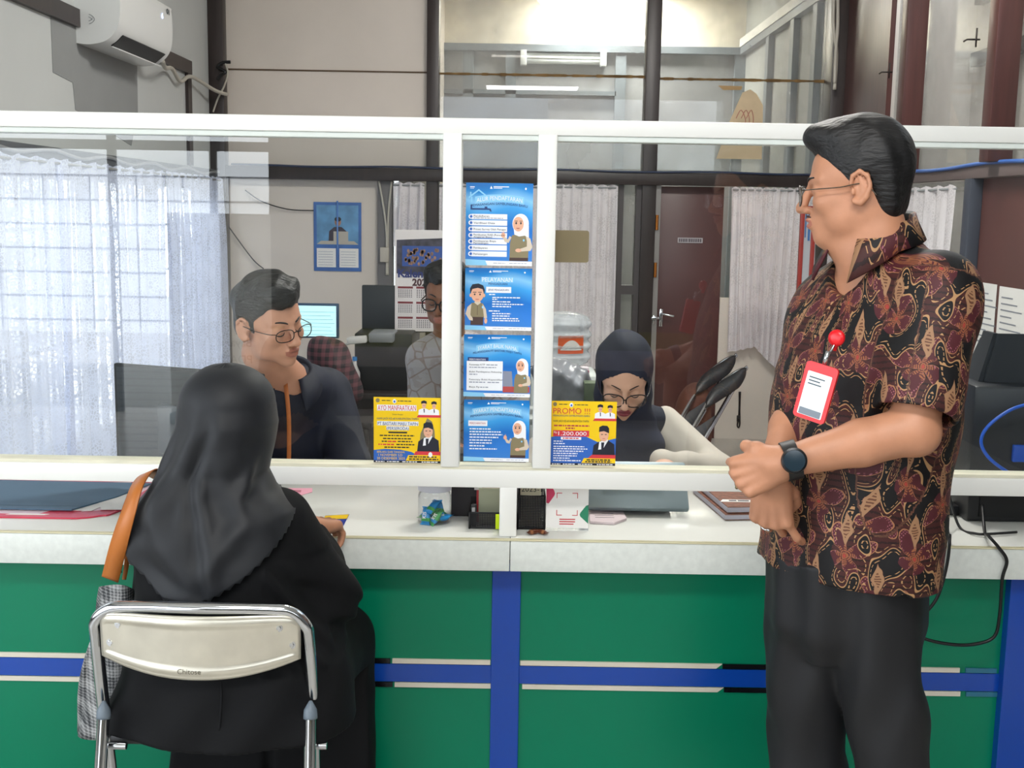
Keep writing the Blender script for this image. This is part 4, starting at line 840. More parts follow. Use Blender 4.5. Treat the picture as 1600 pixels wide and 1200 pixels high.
# ---- shoulder bag
bag = thing('handbag', 'grey checked handbag with wide tan shoulder strap hanging beside the seated woman', 'bag', tuple(at(165, 1100, 2.45)))
m = bpy.data.materials.new('grey_glen_check'); m.use_nodes = True; nt = m.node_tree; b = nt.nodes['Principled BSDF']; b.inputs['Roughness'].default_value = .85
tc = nt.nodes.new('ShaderNodeTexCoord'); sx_ = nt.nodes.new('ShaderNodeSeparateXYZ'); nt.links.new(tc.outputs['Object'], sx_.inputs[0]); X_, Z_ = N(nt, sx_.outputs[0]) + N(nt, sx_.outputs[1]) * .6, N(nt, sx_.outputs[2])
tn = nt.nodes.new('ShaderNodeTexNoise'); tn.inputs['Scale'].default_value = 300; nt.links.new(tc.outputs['Object'], tn.inputs[0])
wv = ((X_ * 900).sin() * .5 + (Z_ * 900).sin() * .5) * .25 + (X_ * 130).sin().gt(.2) * .18 + (Z_ * 130).sin().gt(.2) * .18 + N(nt, tn.outputs[0]) * .55
rp = nt.nodes.new('ShaderNodeValToRGB'); rp.color_ramp.elements[0].color = (*rgb('#2f3236'), 1); rp.color_ramp.elements[1].color = (*rgb('#b9b9b8'), 1); rp.color_ramp.elements[0].position = .15; rp.color_ramp.elements[1].position = .85
nt.links.new(wv.k, rp.inputs[0]); nt.links.new(rp.outputs[0], b.inputs['Base Color']); CHECK = m
c4 = lambda pts, Y: [at(x, y, Y) for x, y in pts]
G = []
for s in range(2):
    pass
top = [at(150, 917, 2.42), at(192, 912, 2.36), at(212, 925, 2.42), at(180, 925, 2.50)]; bot = [at(108, 1143, 2.45), at(168, 1160, 2.36), at(215, 1140, 2.40), at(150, 1130, 2.56)]
loop = lambda q, n=10: spline([q[0] * .75 + q[1] * .25, q[0] * .25 + q[1] * .75, q[1] * .75 + q[2] * .25, q[1] * .25 + q[2] * .75, q[2] * .75 + q[3] * .25, q[2] * .25 + q[3] * .75, q[3] * .75 + q[0] * .25, q[3] * .25 + q[0] * .75], n, True)
Lt, Lb = loop(top), loop(bot); NB = 24
for i in range(len(Lt)):
    G.append([Lt[i] * (1 - t) + Lb[i] * t + V3(.006 * math.sin(t * 9 + i * .16), -.006 * math.sin(t * 7 + i * .3), 0) * min(1, t * 4) for t in [j / NB for j in range(NB + 1)]])
bm_ = MB().grid(G, closed_u=True); nbt = len(Lt); bm_.f.append(tuple(i * (NB + 1) + NB for i in range(nbt))); bm_.m.append(0)
bo = bm_.build('body', CHECK, bag, smooth=True); md = bo.modifiers.new('thick', 'SOLIDIFY'); md.thickness = .003; md.offset = -1
TAN = mat('tan_leather', '#b4692a', .45, noise=(8, .1), bump=(90, .05))
def band(pts, wd, name, m, par, th=.003, side=None):
    P = spline(pts, 8); G = []
    for i, p in enumerate(P):
        t = P[min(i + 1, len(P) - 1)] - P[max(i - 1, 0)]; t /= np.linalg.norm(t); sd = np.array(side[0]) * (1 - i / (len(P) - 1)) + np.array(side[1]) * (i / (len(P) - 1)); sd -= t * (sd @ t); sd /= np.linalg.norm(sd); ww = wd if not hasattr(wd, '__len__') else np.interp(i / (len(P) - 1), np.linspace(0, 1, len(wd)), wd)
        G.append([p - sd * ww / 2, p, p + sd * ww / 2])
    o = MB().grid(G).build(name, m, par, smooth=True); md = o.modifiers.new('thick', 'SOLIDIFY'); md.thickness = th; md.offset = 0; return o
band([at(172, 905, 2.34), at(186, 850, 2.30), at(201, 800, 2.30), at(215, 758, 2.34), at(232, 738, 2.43), at(250, 744, 2.50)], [.036, .036, .036, .037, .032], 'strap', TAN, bag, side=((1, -.2, .1), (.8, -.5, .5)))
band([at(194, 905, 2.37), at(198, 880, 2.35), at(200, 850, 2.345)], [.008, .010, .012], 'strap', TAN, bag, side=((1, .3, 0), (1, .3, 0)))
MB().tube([at(183, 895, 2.41) + V3(.009 * math.cos(a), 0, .009 * math.sin(a)) for a in np.linspace(0, 5.0, 14)], .002, 6).build('hook', CHROME, bag, smooth=True)
# ================================================================== the three people behind the glass
NAVY = mat('navy_cloth', '#0d1328', .7, noise=(5, .2), bump=(50, .06)); NAVYS = mat('navy_scarf', '#0d1733', .75, noise=(4, .15), bump=(60, .05)); CREAMS = mat('cream_shirt_cloth', '#cfc6ba', .75, bump=(30, .1))
# ---- young clerk in navy shirt
yc = thing('person', 'young clerk with glasses and short black hair in dark navy shirt, behind the glass', 'person', (-.55, 3.6, 0))
yf = Fr(rot(math.radians(50), math.radians(7), math.radians(9)), at(421, 507, 3.24), 1.03)
nbY = at(447, 592, 3.43); tz = .50
LS1, RS1 = at(512, 612, 3.58), at(388, 628, 3.42)     # his left shoulder is on the photo's right
LE1, LW1 = at(548, 728, 3.48), V3(at(505, 770, 3.5)[0], 3.48, .66)
RE1, RW1 = at(365, 760, 3.46), V3(at(440, 770, 3.5)[0] - .02, 3.48, .66)
hp1 = V3(at(465, 900, 3.75)[0], 3.74, tz)
def torso(v, nb, ls, rs, hip, k=.05, rr=(.085, .12, .14), grow=0.0):
    mid = (nb + hip) / 2; mid = mid * .5 + nb * .5; v.chain([rs, nb * .55 + rs * .45 + V3(0, 0, -.02), nb + V3(0, 0, -.05), nb * .55 + ls * .45 + V3(0, 0, -.02), ls], [.055 + grow, .07 + grow, .075 + grow, .07 + grow, .055 + grow], k)
    c = (ls + rs) / 2 + V3(0, 0, -.13); ax = (ls - rs); ax[2] = 0; W = np.linalg.norm(ax); an = math.atan2(ax[1], ax[0]); zt = c[2] + .13
    v.stack([(zt + .02, (ls + rs)[0] / 2, (ls + rs)[1] / 2, W * .38 + grow, .085 + grow, an), (zt - .10, *(c[:2] * .85 + hip[:2] * .15), W * .48 + grow, .115 + grow, an), (zt - .28, *(c[:2] * .5 + hip[:2] * .5), W * .46 + grow, .12 + grow, an), (hip[2], hip[0], hip[1], W * .46 + grow, .13 + grow, an)], k, 'add', 2.3)
def legs(v, hip, fw, kk=.03, R=(.085, .06, .04)):
    fw = np.array(fw, float); sd = np.cross(fw, V3(0, 0, 1))
    for s in (-1, 1):
        h = hip + sd * .10 * s; kn = h + fw * .42; kn[2] = .50; an = kn + fw * .02; an[2] = .07; v.chain([h, kn, an, an + fw * .13 - V3(0, 0, .03)], [*R, .036], kk)
def stool(px, name_loc, label):
    t = thing('office_chair', label, 'chair', (name_loc[0], name_loc[1], 0)); x, y = name_loc
    MB().box((x - .22, y - .20, .36), (x + .22, y + .22, .415), .03).build('seat', mat('black_vinyl', '#15161a', .4), t, smooth=40)
    MB().tube([(x, y, .36), (x, y, .08)], .03, 12).build('column', STEEL, t, smooth=40)
    b = MB()
    for k in range(5): a = 2 * math.pi * k / 5; b.tube([(x, y, .10), (x + .27 * math.cos(a), y + .27 * math.sin(a), .05)], [.022, .016], 8).ball((x + .27 * math.cos(a), y + .27 * math.sin(a), .028), .028, 8)
    b.build('base', mat('black_rubber', '#101214', .5), t, smooth=True)
    return t
fwY = V3(.35, -.94, 0)
bv = Vol(V3(-1.12, 3.0, 0), V3(-.20, 3.98, yf.t[2] + .16), .0052)
head_sdf(bv, yf); bv.chain([yf(0, -.02, -.035), yf(0, -.04, -.09), nbY], [.054, .054, .062], .02)
torso(bv, nbY, LS1, RS1, hp1, .05, grow=-.018); bv.chain([LS1, LE1, LW1], [.045, .038, .026], .02); bv.chain([RS1, RE1, RW1], [.045, .038, .026], .02); legs(bv, hp1, fwY)
hand_sdf(bv, LW1, (-.5, -.85, -.1), (0, -.1, 1), 1, [(20, 25, 15)] * 4); hand_sdf(bv, RW1, (.6, -.8, -.1), (0, -.1, 1), -1, [(20, 25, 15)] * 4)
skin_mesh('body', bv, yf, SKINF, LIP, yc); del bv
head_parts(yf, yc)
hv = Vol(yf.t - .18, yf.t + .18, .0034)
hair_sdf(hv, yf, [(-.13, -.06), (-.07, -.055), (-.035, -.03), (-.028, .0), (-.022, .030), (.0, .034), (.006, -.004), (.018, -.004), (.026, .030), (.045, .048), (.065, .060), (.085, .066), (.12, .060)], [((0, -.014, .052), (.086, .100, .092)), ((0, .030, .105), (.070, .072, .044)), ((0, -.05, .0), (.072, .052, .06)), ((.0, .070, .085), (.050, .030, .022))], .02, .0045, (75, 50), .7)
V, F = hv.mesh(1); build_arrays('hair', V, F, HAIRM, yc, smooth=True); del hv
glasses(yf, yc, mat('black_metal_frame', '#1a1a1c', .3, .6), .026, .0165, -.003, .113, .0013)
sv = Vol(V3(-1.12, 3.15, .40), V3(-.20, 3.98, nbY[2] + .08), .005)
torso(sv, nbY, LS1, RS1, hp1, .05); sv.chain([LS1, LE1, LW1], [.070, .060, .042], .03); sv.chain([RS1, RE1, RW1], [.070, .060, .042], .03)
sv.warp(folds(.006, 36, (.8, .2, .7), 2.0)); sv.ell(nbY + V3(.02, -.045, .035), (.055, .05, .085), None, .01, 'sub')
V, F = sv.mesh(2); ysh = build_arrays('shirt', V, F, NAVY, yc, smooth=True); del sv
G = []
for i in range(29):
    a = math.radians(-155 + 310 * i / 28); bk = (1 + math.cos(a)) / 2; fd = V3(.25, -.97, 0); rd = np.cross(fd, V3(0, 0, 1)); dr = -fd * math.cos(a) + rd * math.sin(a); tip = max(0, abs(math.degrees(a)) - 100) / 55
    G.append([nbY + dr * q + V3(0, 0, zq + .03 * bk - .03 * (1 - bk)) for q, zq in ((.068, -.01), (.071, .03), (.078, .032), (.095, .0 - .015 * tip), (.105 + .01 * tip, -.015 - .04 * tip))])
co = MB().grid(G).build('collar', NAVY, ysh, smooth=True); md = co.modifiers.new('thick', 'SOLIDIFY'); md.thickness = .004
band([nbY + V3(.015, -.085, .0), nbY + V3(.03, -.12, -.10), nbY + V3(.03, -.13, -.25)], .012, 'lanyard', mat('orange_ribbon', '#b8672c', .6), yc, side=((1, 0, 0), (1, 0, 0)))
legm = Vol(V3(-1.12, 3.1, 0), V3(-.1, 4.0, .62), .008); legs(legm, hp1, fwY, .03, (.105, .085, .075)); legm.half((0, 0, .05), (0, 0, -1)); V, F = legm.mesh(1); build_arrays('trousers', V, F, mat('black_twill', '#17181c', .6), yc, smooth=True); del legm
stool(0, (hp1[0], hp1[1] + .02), 'black office chair under the young clerk in navy shirt')
# ---- clerk in navy headscarf
wc_ = thing('person', 'clerk in navy headscarf, glasses and cream sleeves looking down behind the glass', 'person', (.42, 3.95, 0))
cf = Fr(rot(math.radians(-3), math.radians(25), 0), at(975, 592, 3.70), 1.06)
nbC = at(972, 655, 3.80); LS2, RS2 = at(1072, 668, 3.84), at(880, 668, 3.84); LSv = at(1030, 664, 3.84); LE2, RE2 = at(1125, 745, 3.70), at(830, 745, 3.70)
LW2, RW2 = V3(at(1040, 790, 3.40)[0], 3.42, .80), V3(at(930, 790, 3.40)[0], 3.42, .80); hp2 = V3(nbC[0], 4.0, .46)
bv = Vol(V3(-.02, 3.2, 0), V3(.86, 4.25, cf.t[2] + .16), .0045)
head_sdf(bv, cf, True, False); bv.chain([cf(0, -.02, -.03), cf(0, -.04, -.09), nbC], [.05, .05, .06], .02); torso(bv, nbC, LSv, RS2, hp2, .05, grow=-.022)
bv.chain([LSv, LE2, LW2], [.04, .035, .024], .02); bv.chain([RS2, RE2, RW2], [.04, .035, .024], .02); legs(bv, hp2, (0, -1, 0))
hand_sdf(bv, LW2, (-.5, -.85, -.05), (0, 0, 1), 1, [(22, 25, 15)] * 4, k=.92); hand_sdf(bv, RW2, (.5, -.85, -.05), (0, 0, 1), -1, [(22, 25, 15)] * 4, k=.92)
skin_mesh('body', bv, cf, mat('fair_skin', '#dfae94', .5, noise=(22, .04)), LIPF, wc_); del bv
head_parts(cf, wc_, True, True, mat('brown_eyebrow', '#3a2a26', .7), .8)
glasses(cf, wc_, mat('dark_tortoise_frame', '#2a1a1a', .25), .030, .0215, -.006, .114, .0020, wrap=.012)
sv = Vol(V3(-.02, 3.3, .38), V3(.86, 4.25, cf.t[2] + .2), .0045)
torso(sv, nbC, LSv, RS2, hp2, .05); sv.warp(folds(.004, 30, (.6, .2, .9), 1.0)); sv.chain([RS2, RS2 * .6 + RE2 * .4], [.072, .070], .03); V, F = sv.mesh(2); vest = build_arrays('vest', V, F, NAVY, wc_, smooth=True); del sv
sv = Vol(V3(-.1, 3.3, .6), V3(.95, 4.1, LS2[2] + .1), .005); sv.chain([LSv + V3(.01, 0, -.01), LE2, LW2 + V3(0, .03, 0)], [.070, .070, .046], .03); sv.chain([RS2, RE2, RW2 + V3(0, .03, 0)], [.066, .064, .042], .03); sv.warp(folds(.006, 55, (.9, .3, .6), .5)); V, F = sv.mesh(2); build_arrays('sleeves', V, F, CREAMS, wc_, smooth=True); del sv
# scarf: shell around the head with the face left open, and a bib over the chest
sv = Vol(cf.t - V3(.22, .22, .40), cf.t + V3(.22, .25, .22), .004)
sv.ell(cf(0, -.018, .040), (.094, .112, .115), cf.R, 0); sv.ell(cf(0, -.002, -.055), (.086, .088, .085), cf.R, .04); sv.cone(cf(0, .0, -.09), nbC + V3(0, -.02, -.03), .085, .115, .05); sv.ell(nbC + V3(0, -.02, -.10), (.140, .125, .12), None, .05)
sv.warp(lambda X, Y, Z: .005 * np.sin(Z * 70 + 12 * np.abs(X - nbC[0]) + 6 * (Y - 3.7)) * np.clip((cf.t[2] - .04 - Z) * 12, 0, 1)); sv.warp(lambda X, Y, Z: .0022 * np.sin((X - cf.t[0]) * 60 + Z * 40) * np.clip((Z - cf.t[2]) * 10, 0, 1))
sv.ell(cf(0, .125, -.007), (.069, .085, .094), cf.R, .006, 'sub'); sv.ell(cf(0, .03, -.006), (.074, .076, .104), cf.R, .004, 'sub'); sv.chain([cf(0, -.01, .03), cf(0, .0, -.03)], [.084, .064], 0, 'sub')
V, F = sv.mesh(2); build_arrays('headscarf', V, F, NAVYS, wc_, smooth=True); del sv
legm = Vol(V3(-.1, 3.3, 0), V3(1.0, 4.3, .6), .008); legs(legm, hp2, (0, -1, 0), .06, (.12, .10, .09)); legm.half((0, 0, .05), (0, 0, -1)); V, F = legm.mesh(1); build_arrays('skirt', V, F, NAVY, wc_, smooth=True); del legm
stool(0, (hp2[0], hp2[1] + .02), 'black office chair under the clerk in navy headscarf')
# ---- third clerk, half hidden by the white post
tc_ = thing('person', 'man with dark rimmed glasses in pale patterned shirt, half hidden by the white post', 'person', (-.25, 4.4, 0))
tf = Fr(rot(math.radians(-14), math.radians(6), math.radians(-3)), at(699, 468, 4.20), 1.0)
nbT = at(702, 530, 4.28); LS3, RS3 = at(775, 560, 4.34), at(662, 565, 4.26); RE3, LE3 = at(664, 660, 4.20), at(790, 660, 4.25); RW3, LW3 = at(690, 690, 4.0), at(765, 690, 4.0); hp3 = V3(nbT[0], 4.42, .46)
bv = Vol(V3(-.62, 3.6, 0), V3(.2, 4.68, tf.t[2] + .16), .0055)
head_sdf(bv, tf); bv.chain([tf(0, -.02, -.03), tf(0, -.03, -.09), nbT], [.054, .054, .06], .02); torso(bv, nbT, LS3, RS3, hp3, .05, grow=-.02); bv.chain([LS3, LE3, LW3], [.045, .038, .026], .02); bv.chain([RS3, RE3, RW3], [.045, .038, .026], .02); legs(bv, hp3, (0, -1, 0))
hand_sdf(bv, LW3, (-.4, -.9, 0), (0, 0, 1), 1, [(20, 25, 15)] * 4); hand_sdf(bv, RW3, (.4, -.9, 0), (0, 0, 1), -1, [(20, 25, 15)] * 4)
skin_mesh('body', bv, tf, mat('brown_skin', '#8d5c42', .5, noise=(20, .06)), LIP, tc_); del bv
head_parts(tf, tc_)
hv = Vol(tf.t - .18, tf.t + .18, .0045); hair_sdf(hv, tf, [(-.13, -.06), (-.07, -.055), (-.03, -.0), (.0, .034), (.006, -.0), (.018, -.0), (.028, .032), (.05, .06), (.085, .070), (.12, .066)], [((0, -.014, .050), (.088, .100, .094)), ((0, .03, .10), (.074, .07, .046)), ((0, -.05, .0), (.072, .052, .06))], .02, .006, (70, 50), 1.7); V, F = hv.mesh(1); build_arrays('hair', V, F, HAIRM, tc_, smooth=True); del hv
glasses(tf, tc_, mat('black_plastic_frame', '#0e0e10', .25), .027, .021, -.004, .114, .0026)
PALE = bpy.data.materials.new('pale_grey_batik'); PALE.use_nodes = True; nt = PALE.node_tree; b = nt.nodes['Principled BSDF']; b.inputs['Roughness'].default_value = .7
t1 = nt.nodes.new('ShaderNodeTexCoord'); vn = nt.nodes.new('ShaderNodeTexVoronoi'); vn.feature = 'DISTANCE_TO_EDGE'; vn.inputs['Scale'].default_value = 17; nt.links.new(t1.outputs['Object'], vn.inputs[0]); e = N(nt, vn.outputs[0]).lt(.045)
t2 = nt.nodes.new('ShaderNodeTexNoise'); t2.inputs['Scale'].default_value = 30; nt.links.new(t1.outputs['Object'], t2.inputs[0]); f = (e * .8 + N(nt, t2.outputs[0]).gt(.6) * .35).sat(); rp = nt.nodes.new('ShaderNodeValToRGB'); rp.color_ramp.elements[0].color = (*rgb('#a8a4a6'), 1); rp.color_ramp.elements[1].color = (*rgb('#8d7c74'), 1); nt.links.new(f.k, rp.inputs[0]); nt.links.new(rp.outputs[0], b.inputs['Base Color'])
sv = Vol(V3(-.62, 3.85, .40), V3(.2, 4.68, nbT[2] + .06), .0055); torso(sv, nbT, LS3, RS3, hp3, .05); sv.chain([LS3, LE3, LW3], [.068, .058, .045], .03); sv.chain([RS3, RE3, RW3], [.068, .058, .045], .03); sv.warp(folds(.005, 34, (.8, .2, .7), .3)); V, F = sv.mesh(2); build_arrays('shirt', V, F, PALE, tc_, smooth=True); del sv
legm = Vol(V3(-.7, 3.6, 0), V3(.3, 4.7, .6), .008); legs(legm, hp3, (0, -1, 0), .03, (.105, .085, .075)); legm.half((0, 0, .05), (0, 0, -1)); V, F = legm.mesh(1); build_arrays('trousers', V, F, mat('black_twill', '#17181c', .6), tc_, smooth=True); del legm
stool(0, (hp3[0], hp3[1] + .02), 'black office chair under the man in pale patterned shirt')
# ================================================================== things on and around the counter
ZC = .7508
PAPER = mat('white_paper', '#eceae6', .7); INK = mat('dark_ink', '#2a2c33', .7); BLK = mat('black_plastic', '#101114', .42, noise=(3, .1)); BLKR = mat('black_rubber', '#101214', .5)
def sheet(name, pts, th, m, label, cat, group=None, z=ZC):
    """a flat thing lying on the counter, outlined by world x, y points"""
    t = thing(name, label, cat, (sum(p[0] for p in pts) / len(pts), sum(p[1] for p in pts) / len(pts), z), group)
    MB().prism([(p[0], p[1]) for p in pts], th, (0, 0, z), (1, 0, 0), (0, 1, 0)).build('sheet', m, t); return t
cz_ = lambda L, z=ZC: [tuple(atz(x, y, z)[:2]) for x, y in L]
def lines(par, o, ax, ay, rows, m, h=.0018, name='printed_lines'):
    mb = MB(); o, ax, ay = map(np.array, (o, ax, ay)); nz = np.cross(ax, ay)
    for x, y, wd in rows: mb.box((0, 0, 0), (1, 1, 1), 0, 0, lambda p, x=x, y=y, wd=wd: o + ax * (x + p[0] * wd) + ay * (y + p[2] * h) + nz * (.0004 + p[1] * .0003))
    return mb.build(name, m, par)
# red printed board, paper and folder on the left
tr = thing('placemat', 'red and white printed board with rounded corner lying on the counter under the folder', 'board', (-1.25, 3.0, ZC))
pl = [(-1.75, 2.90), (-1.18, 2.895), (-1.10, 2.90), (-1.06, 2.925), (-1.03, 2.97), (-.98, 3.30), (-1.75, 3.30)]
MB().prism([tuple(p[:2]) for p in spline(pl, 4)], .004, (0, 0, ZC), (1, 0, 0), (0, 1, 0)).build('board', mat('board_red', '#c0324a', .3, noise=(5, .25)), tr)
MB().prism([(-1.7, 2.93), (-1.22, 2.925), (-1.20, 2.965), (-1.7, 2.97)], .0004, (0, 0, ZC + .004), (1, 0, 0), (0, 1, 0)).prism([(-1.12, 2.955), (-1.05, 2.985), (-1.02, 3.28), (-1.10, 3.28)], .0004, (0, 0, ZC + .004), (1, 0, 0), (0, 1, 0)).build('pale_panel', mat('board_pink', '#dcc3cc', .3), tr)
MB().prism([(-1.30, 2.914), (-1.20, 2.914), (-1.19, 2.925), (-1.29, 2.925)], .0004, (0, 0, ZC + .0044), (1, 0, 0), (0, 1, 0)).prism([(-1.45, 2.902), (-1.33, 2.902), (-1.32, 2.912), (-1.44, 2.912)], .0004, (0, 0, ZC + .0044), (1, 0, 0), (0, 1, 0)).build('white_banner', PAPER, tr)
sheet('paper', [(-1.40, 2.965), (-1.095, 2.960), (-1.055, 3.14), (-1.40, 3.16)], .0008, PAPER, 'white paper sheet between the blue folder and the red printed board', 'paper', z=ZC + .0052)
fo = thing('folder', 'steel blue cardboard folder lying on papers at the end of the counter', 'folder', (-1.3, 3.1, ZC + .007))
MB().prism([(-1.62, 2.962), (-1.145, 2.955), (-1.075, 3.10), (-1.03, 3.26), (-1.62, 3.27)], .004, (0, 0, ZC + .0062), (1, 0, 0), (0, 1, 0)).build('cover', mat('steel_blue_card', '#4d6a80', .55, noise=(4, .06)), fo)
lines(fo, (-1.60, 2.985, ZC + .0102), (1, .0, 0), (.3, .95, 0), [(.0, .0, .47)], mat('folder_crease', '#3f5869', .6), .0015, 'crease')
sheet('paper', cz_([(150, 778), (172, 757), (205, 757), (190, 800), (158, 800)]), .0006, PAPER, 'white sheet sticking out beside the folder behind the tan bag strap', 'paper', z=ZC + .0062)
pk = sheet('note', cz_([(425, 773), (438, 763), (488, 763), (488, 769), (470, 774)]), .0006, mat('pink_paper', '#e3a3b4', .6), 'small pink note lying on the white counter beyond the seated woman', 'note')
lines(pk, (*atz(448, 769, ZC)[:2], ZC + .0003), (1, 0, 0), (0, 1, 0), [(.0, .0, .04), (.008, .014, .03)], mat('red_ink', '#8a2a35', .6), .006)
fl = sheet('flyer', cz_([(498, 833), (508, 806), (546, 804), (530, 834)]), .0008, mat('flyer_blue', '#1b2f86', .4), 'small blue and yellow flyer under the writing hand of the woman in black', 'flyer')
a_, b_ = atz(504, 812, ZC), atz(542, 812, ZC); MB().prism(cz_([(506, 812), (508, 806.5), (545, 804.5), (542, 811)]), .0004, (0, 0, ZC + .0008), (1, 0, 0), (0, 1, 0)).build('yellow_band', mat('flyer_yellow', '#f2c80f', .4), fl)
lines(fl, (*atz(510, 821, ZC)[:2], ZC + .0006), (1, 0, 0), (0, 1, 0), [(0, 0, .04), (.002, .018, .035)], PAPER, .006)
# candy jar
PLAST = glass_mat('clear_plastic', (.96, .97, .98), 1.35, .05)
jc = atz(677, 823, ZC); jc = V3(jc[0], jc[1] + .045, ZC); jar = thing('candy_jar', 'clear plastic jar with pale screw lid holding blue and green candies', 'jar', tuple(jc))
R = .043
MB().lathe(jc, [(.001, .001), (R - .004, .001), (R, .006), (R, .070), (R - .002, .078), (R - .006, .084), (R - .006, .092), (R - .008, .092), (R - .008, .084), (R - .004, .077), (R - .002, .07), (R - .002, .007), (R - .005, .003), (.001, .003)], 40).build('jar_body', PLAST, jar, smooth=40)
lid = MB().lathe(jc, [(.001, .108), (R - .004, .108), (R - .0005, .105), (R + .0005, .100), (R + .0005, .088), (R - .002, .086), (R - .003, .088), (R - .003, .103), (.001, .104)], 48)
lid.build('lid', mat('milky_lid', '#cfd0dc', .3), jar, smooth=40)
cbl, cgr = mat('candy_blue', '#1488c8', .3), mat('candy_green', '#3f9a4a', .3)
def candy(name, c, yaw, tilt, label, ma, mb_, txt=None, group=None, k=1.0):
    t = thing(name, label, 'candy', tuple(c), group)
    ax = V3(math.cos(yaw) * math.cos(tilt), math.sin(yaw) * math.cos(tilt), math.sin(tilt)); up = np.cross(ax, V3(math.sin(yaw), -math.cos(yaw), 0)); up = up if up[2] >= 0 else -up; ay = np.cross(up, ax)
    G = []
    for i in range(17):
        u = -1 + i / 8; e = abs(u); wv = k * (.0085 if e < .72 else .0075 + .003 * (e - .72) / .28); th = k * .0055 * math.sqrt(max(0, 1 - (e / .8) ** 2)) + .0005 if e < .8 else .0006
        G.append([np.array(c) + ax * u * .017 * k + ay * wv * math.cos(a) + up * th * math.sin(a) * (1 + .15 * math.sin(9 * a)) for a in np.linspace(0, 2 * math.pi, 14)])
    MB().grid(G).build('wrapper', ma, t, smooth=True)
    MB().grid([[q + (q - (np.array(c) + ax * (kk / 8 - 1) * .017 * k)) * .06 for q in G[kk]] for kk in range(3, 7)]).build('wrapper_band', mb_, t, smooth=True)
    if txt: nf = V3(0, -1, .25) - ax * (V3(0, -1, .25) @ ax); nf /= np.linalg.norm(nf); text_mb(txt, .0095 * k, np.array(c) + nf * .0068 * k, ax, np.cross(nf, ax), .0, 'CENTER', .0002).build('lettering', PAPER, t)
    return t
cp = [((-.022, -.026, .016), 1.3, 1.2, 'KIS'), ((.006, -.030, .013), .5, .9, 'KIS'), ((.028, -.018, .012), -.4, .3, 'KIS'), ((-.008, -.006, .022), .3, .35, None), ((.012, .004, .026), 1.9, .8, None), ((-.024, .010, .012), .9, .2, None), ((.018, .020, .013), 2.5, .4, None), ((-.002, .026, .012), .2, .1, None), ((-.004, -.020, .032), .9, .6, None)]
for i, (o, yw, tl, tx) in enumerate(cp):
    candy('candy', jc + V3(o[0] * .9, o[1] * .85, o[2] * 1.4), yw, tl, 'wrapped mint candy in blue and green foil inside the clear jar', cbl if i % 2 == 0 else cgr, cgr if i % 2 == 0 else cbl, tx, 'candies in the clear jar', 1.38)
BRN = mat('copper_foil', '#6a3a26', .3, .5)
for px, yw, lb in ((834, .4, 'brown foil wrapped candy lying in front of the black wire organizer'), (846, 2.6, 'brown foil wrapped candy touching the foot of the white acrylic sign')):
    c = atz(px, 833, ZC + .006); candy('candy', V3(c[0], c[1] + .012, ZC + .0065), yw, .1, lb, BRN, mat('copper_band', '#a06a44', .3, .5))
# wire mesh organizer
MESHM = bpy.data.materials.new('black_wire_mesh'); MESHM.use_nodes = True; nt = MESHM.node_tree; b = nt.nodes['Principled BSDF']; b.inputs['Base Color'].default_value = (.01, .01, .012, 1); b.inputs['Metallic'].default_value = .4
t1 = nt.nodes.new('ShaderNodeTexCoord'); s1 = nt.nodes.new('ShaderNodeSeparateXYZ'); nt.links.new(t1.outputs['Object'], s1.inputs[0]); X_ = N(nt, s1.outputs[0]) + N(nt, s1.outputs[1]); nt.links.new(((X_ * 1500).sin().gt(.1)).max((N(nt, s1.outputs[2]) * 1500).sin().gt(.1)).k, b.inputs['Alpha'])
ox0, ox1 = atz(733, 828, ZC)[0], atz(851, 830, ZC)[0]; oy = atz(780, 829, ZC)[1] + .002; oy = max(oy, 2.868)
og = thing('desk_organizer', 'black wire mesh desk organizer on the counter behind the white post', 'organizer', ((ox0 + ox1) / 2, oy + .05, ZC))
def frame_wire(pts, par): MB().tube(pts, .0022, 6, closed=True).build('rim', BLKR, par, smooth=True)
hh = .042; rx0 = atz(806, 829, ZC)[0] + .004
for x0, x1, h in ((ox0, rx0, hh), (rx0, ox1, .088)):
    MB().box((x0, oy, ZC + .001), (x1, oy + .0008, ZC + h)).box((x0, oy + .09, ZC + .001), (x1, oy + .0908, ZC + h + .02)).box((x0, oy, ZC + .001), (x0 + .0008, oy + .09, ZC + h)).box((x1 - .0008, oy, ZC + .001), (x1, oy + .09, ZC + h)).build('mesh_bin', MESHM, og)
    frame_wire([(x0, oy, ZC + h), (x1, oy, ZC + h), (x1, oy + .09, ZC + h), (x0, oy + .09, ZC + h)], og); frame_wire([(x0, oy, ZC + .003), (x1, oy, ZC + .003), (x1, oy + .09, ZC + .003), (x0, oy + .09, ZC + .003)], og)
    for xx in (x0, x1): MB().tube([(xx, oy, ZC), (xx, oy, ZC + h)], .0022, 6).build('upright', BLKR, og, smooth=True)
def bx(name, lo, hi, m, label, cat, b=.001, part='body'): t = thing(name, label, cat, ((lo[0] + hi[0]) / 2, (lo[1] + hi[1]) / 2, lo[2])); MB().box(lo, hi, b).build(part, m, t, smooth=30); return t
t = bx('notepad', (ox0 + .022, oy + .030, ZC + .004), (rx0 - .004, oy + .038, ZC + .098), mat('olive_pad', '#a3a58c', .7), 'olive green notepad standing in the black wire organizer', 'notepad')
t = bx('box', (ox0 + .016, oy + .050, ZC + .004), (rx0 - .002, oy + .080, ZC + .116), mat('carton_red', '#b3262c', .45), 'red and white carton standing behind the olive notepad in the organizer', 'box')
MB().box((ox0 + .010, oy + .046, ZC + .090), (ox0 + .03, oy + .0495, ZC + .102)).box((ox0 + .026, oy + .0495, ZC + .108), (rx0 - .004, oy + .0499, ZC + .113)).build('white_flap', PAPER, t)
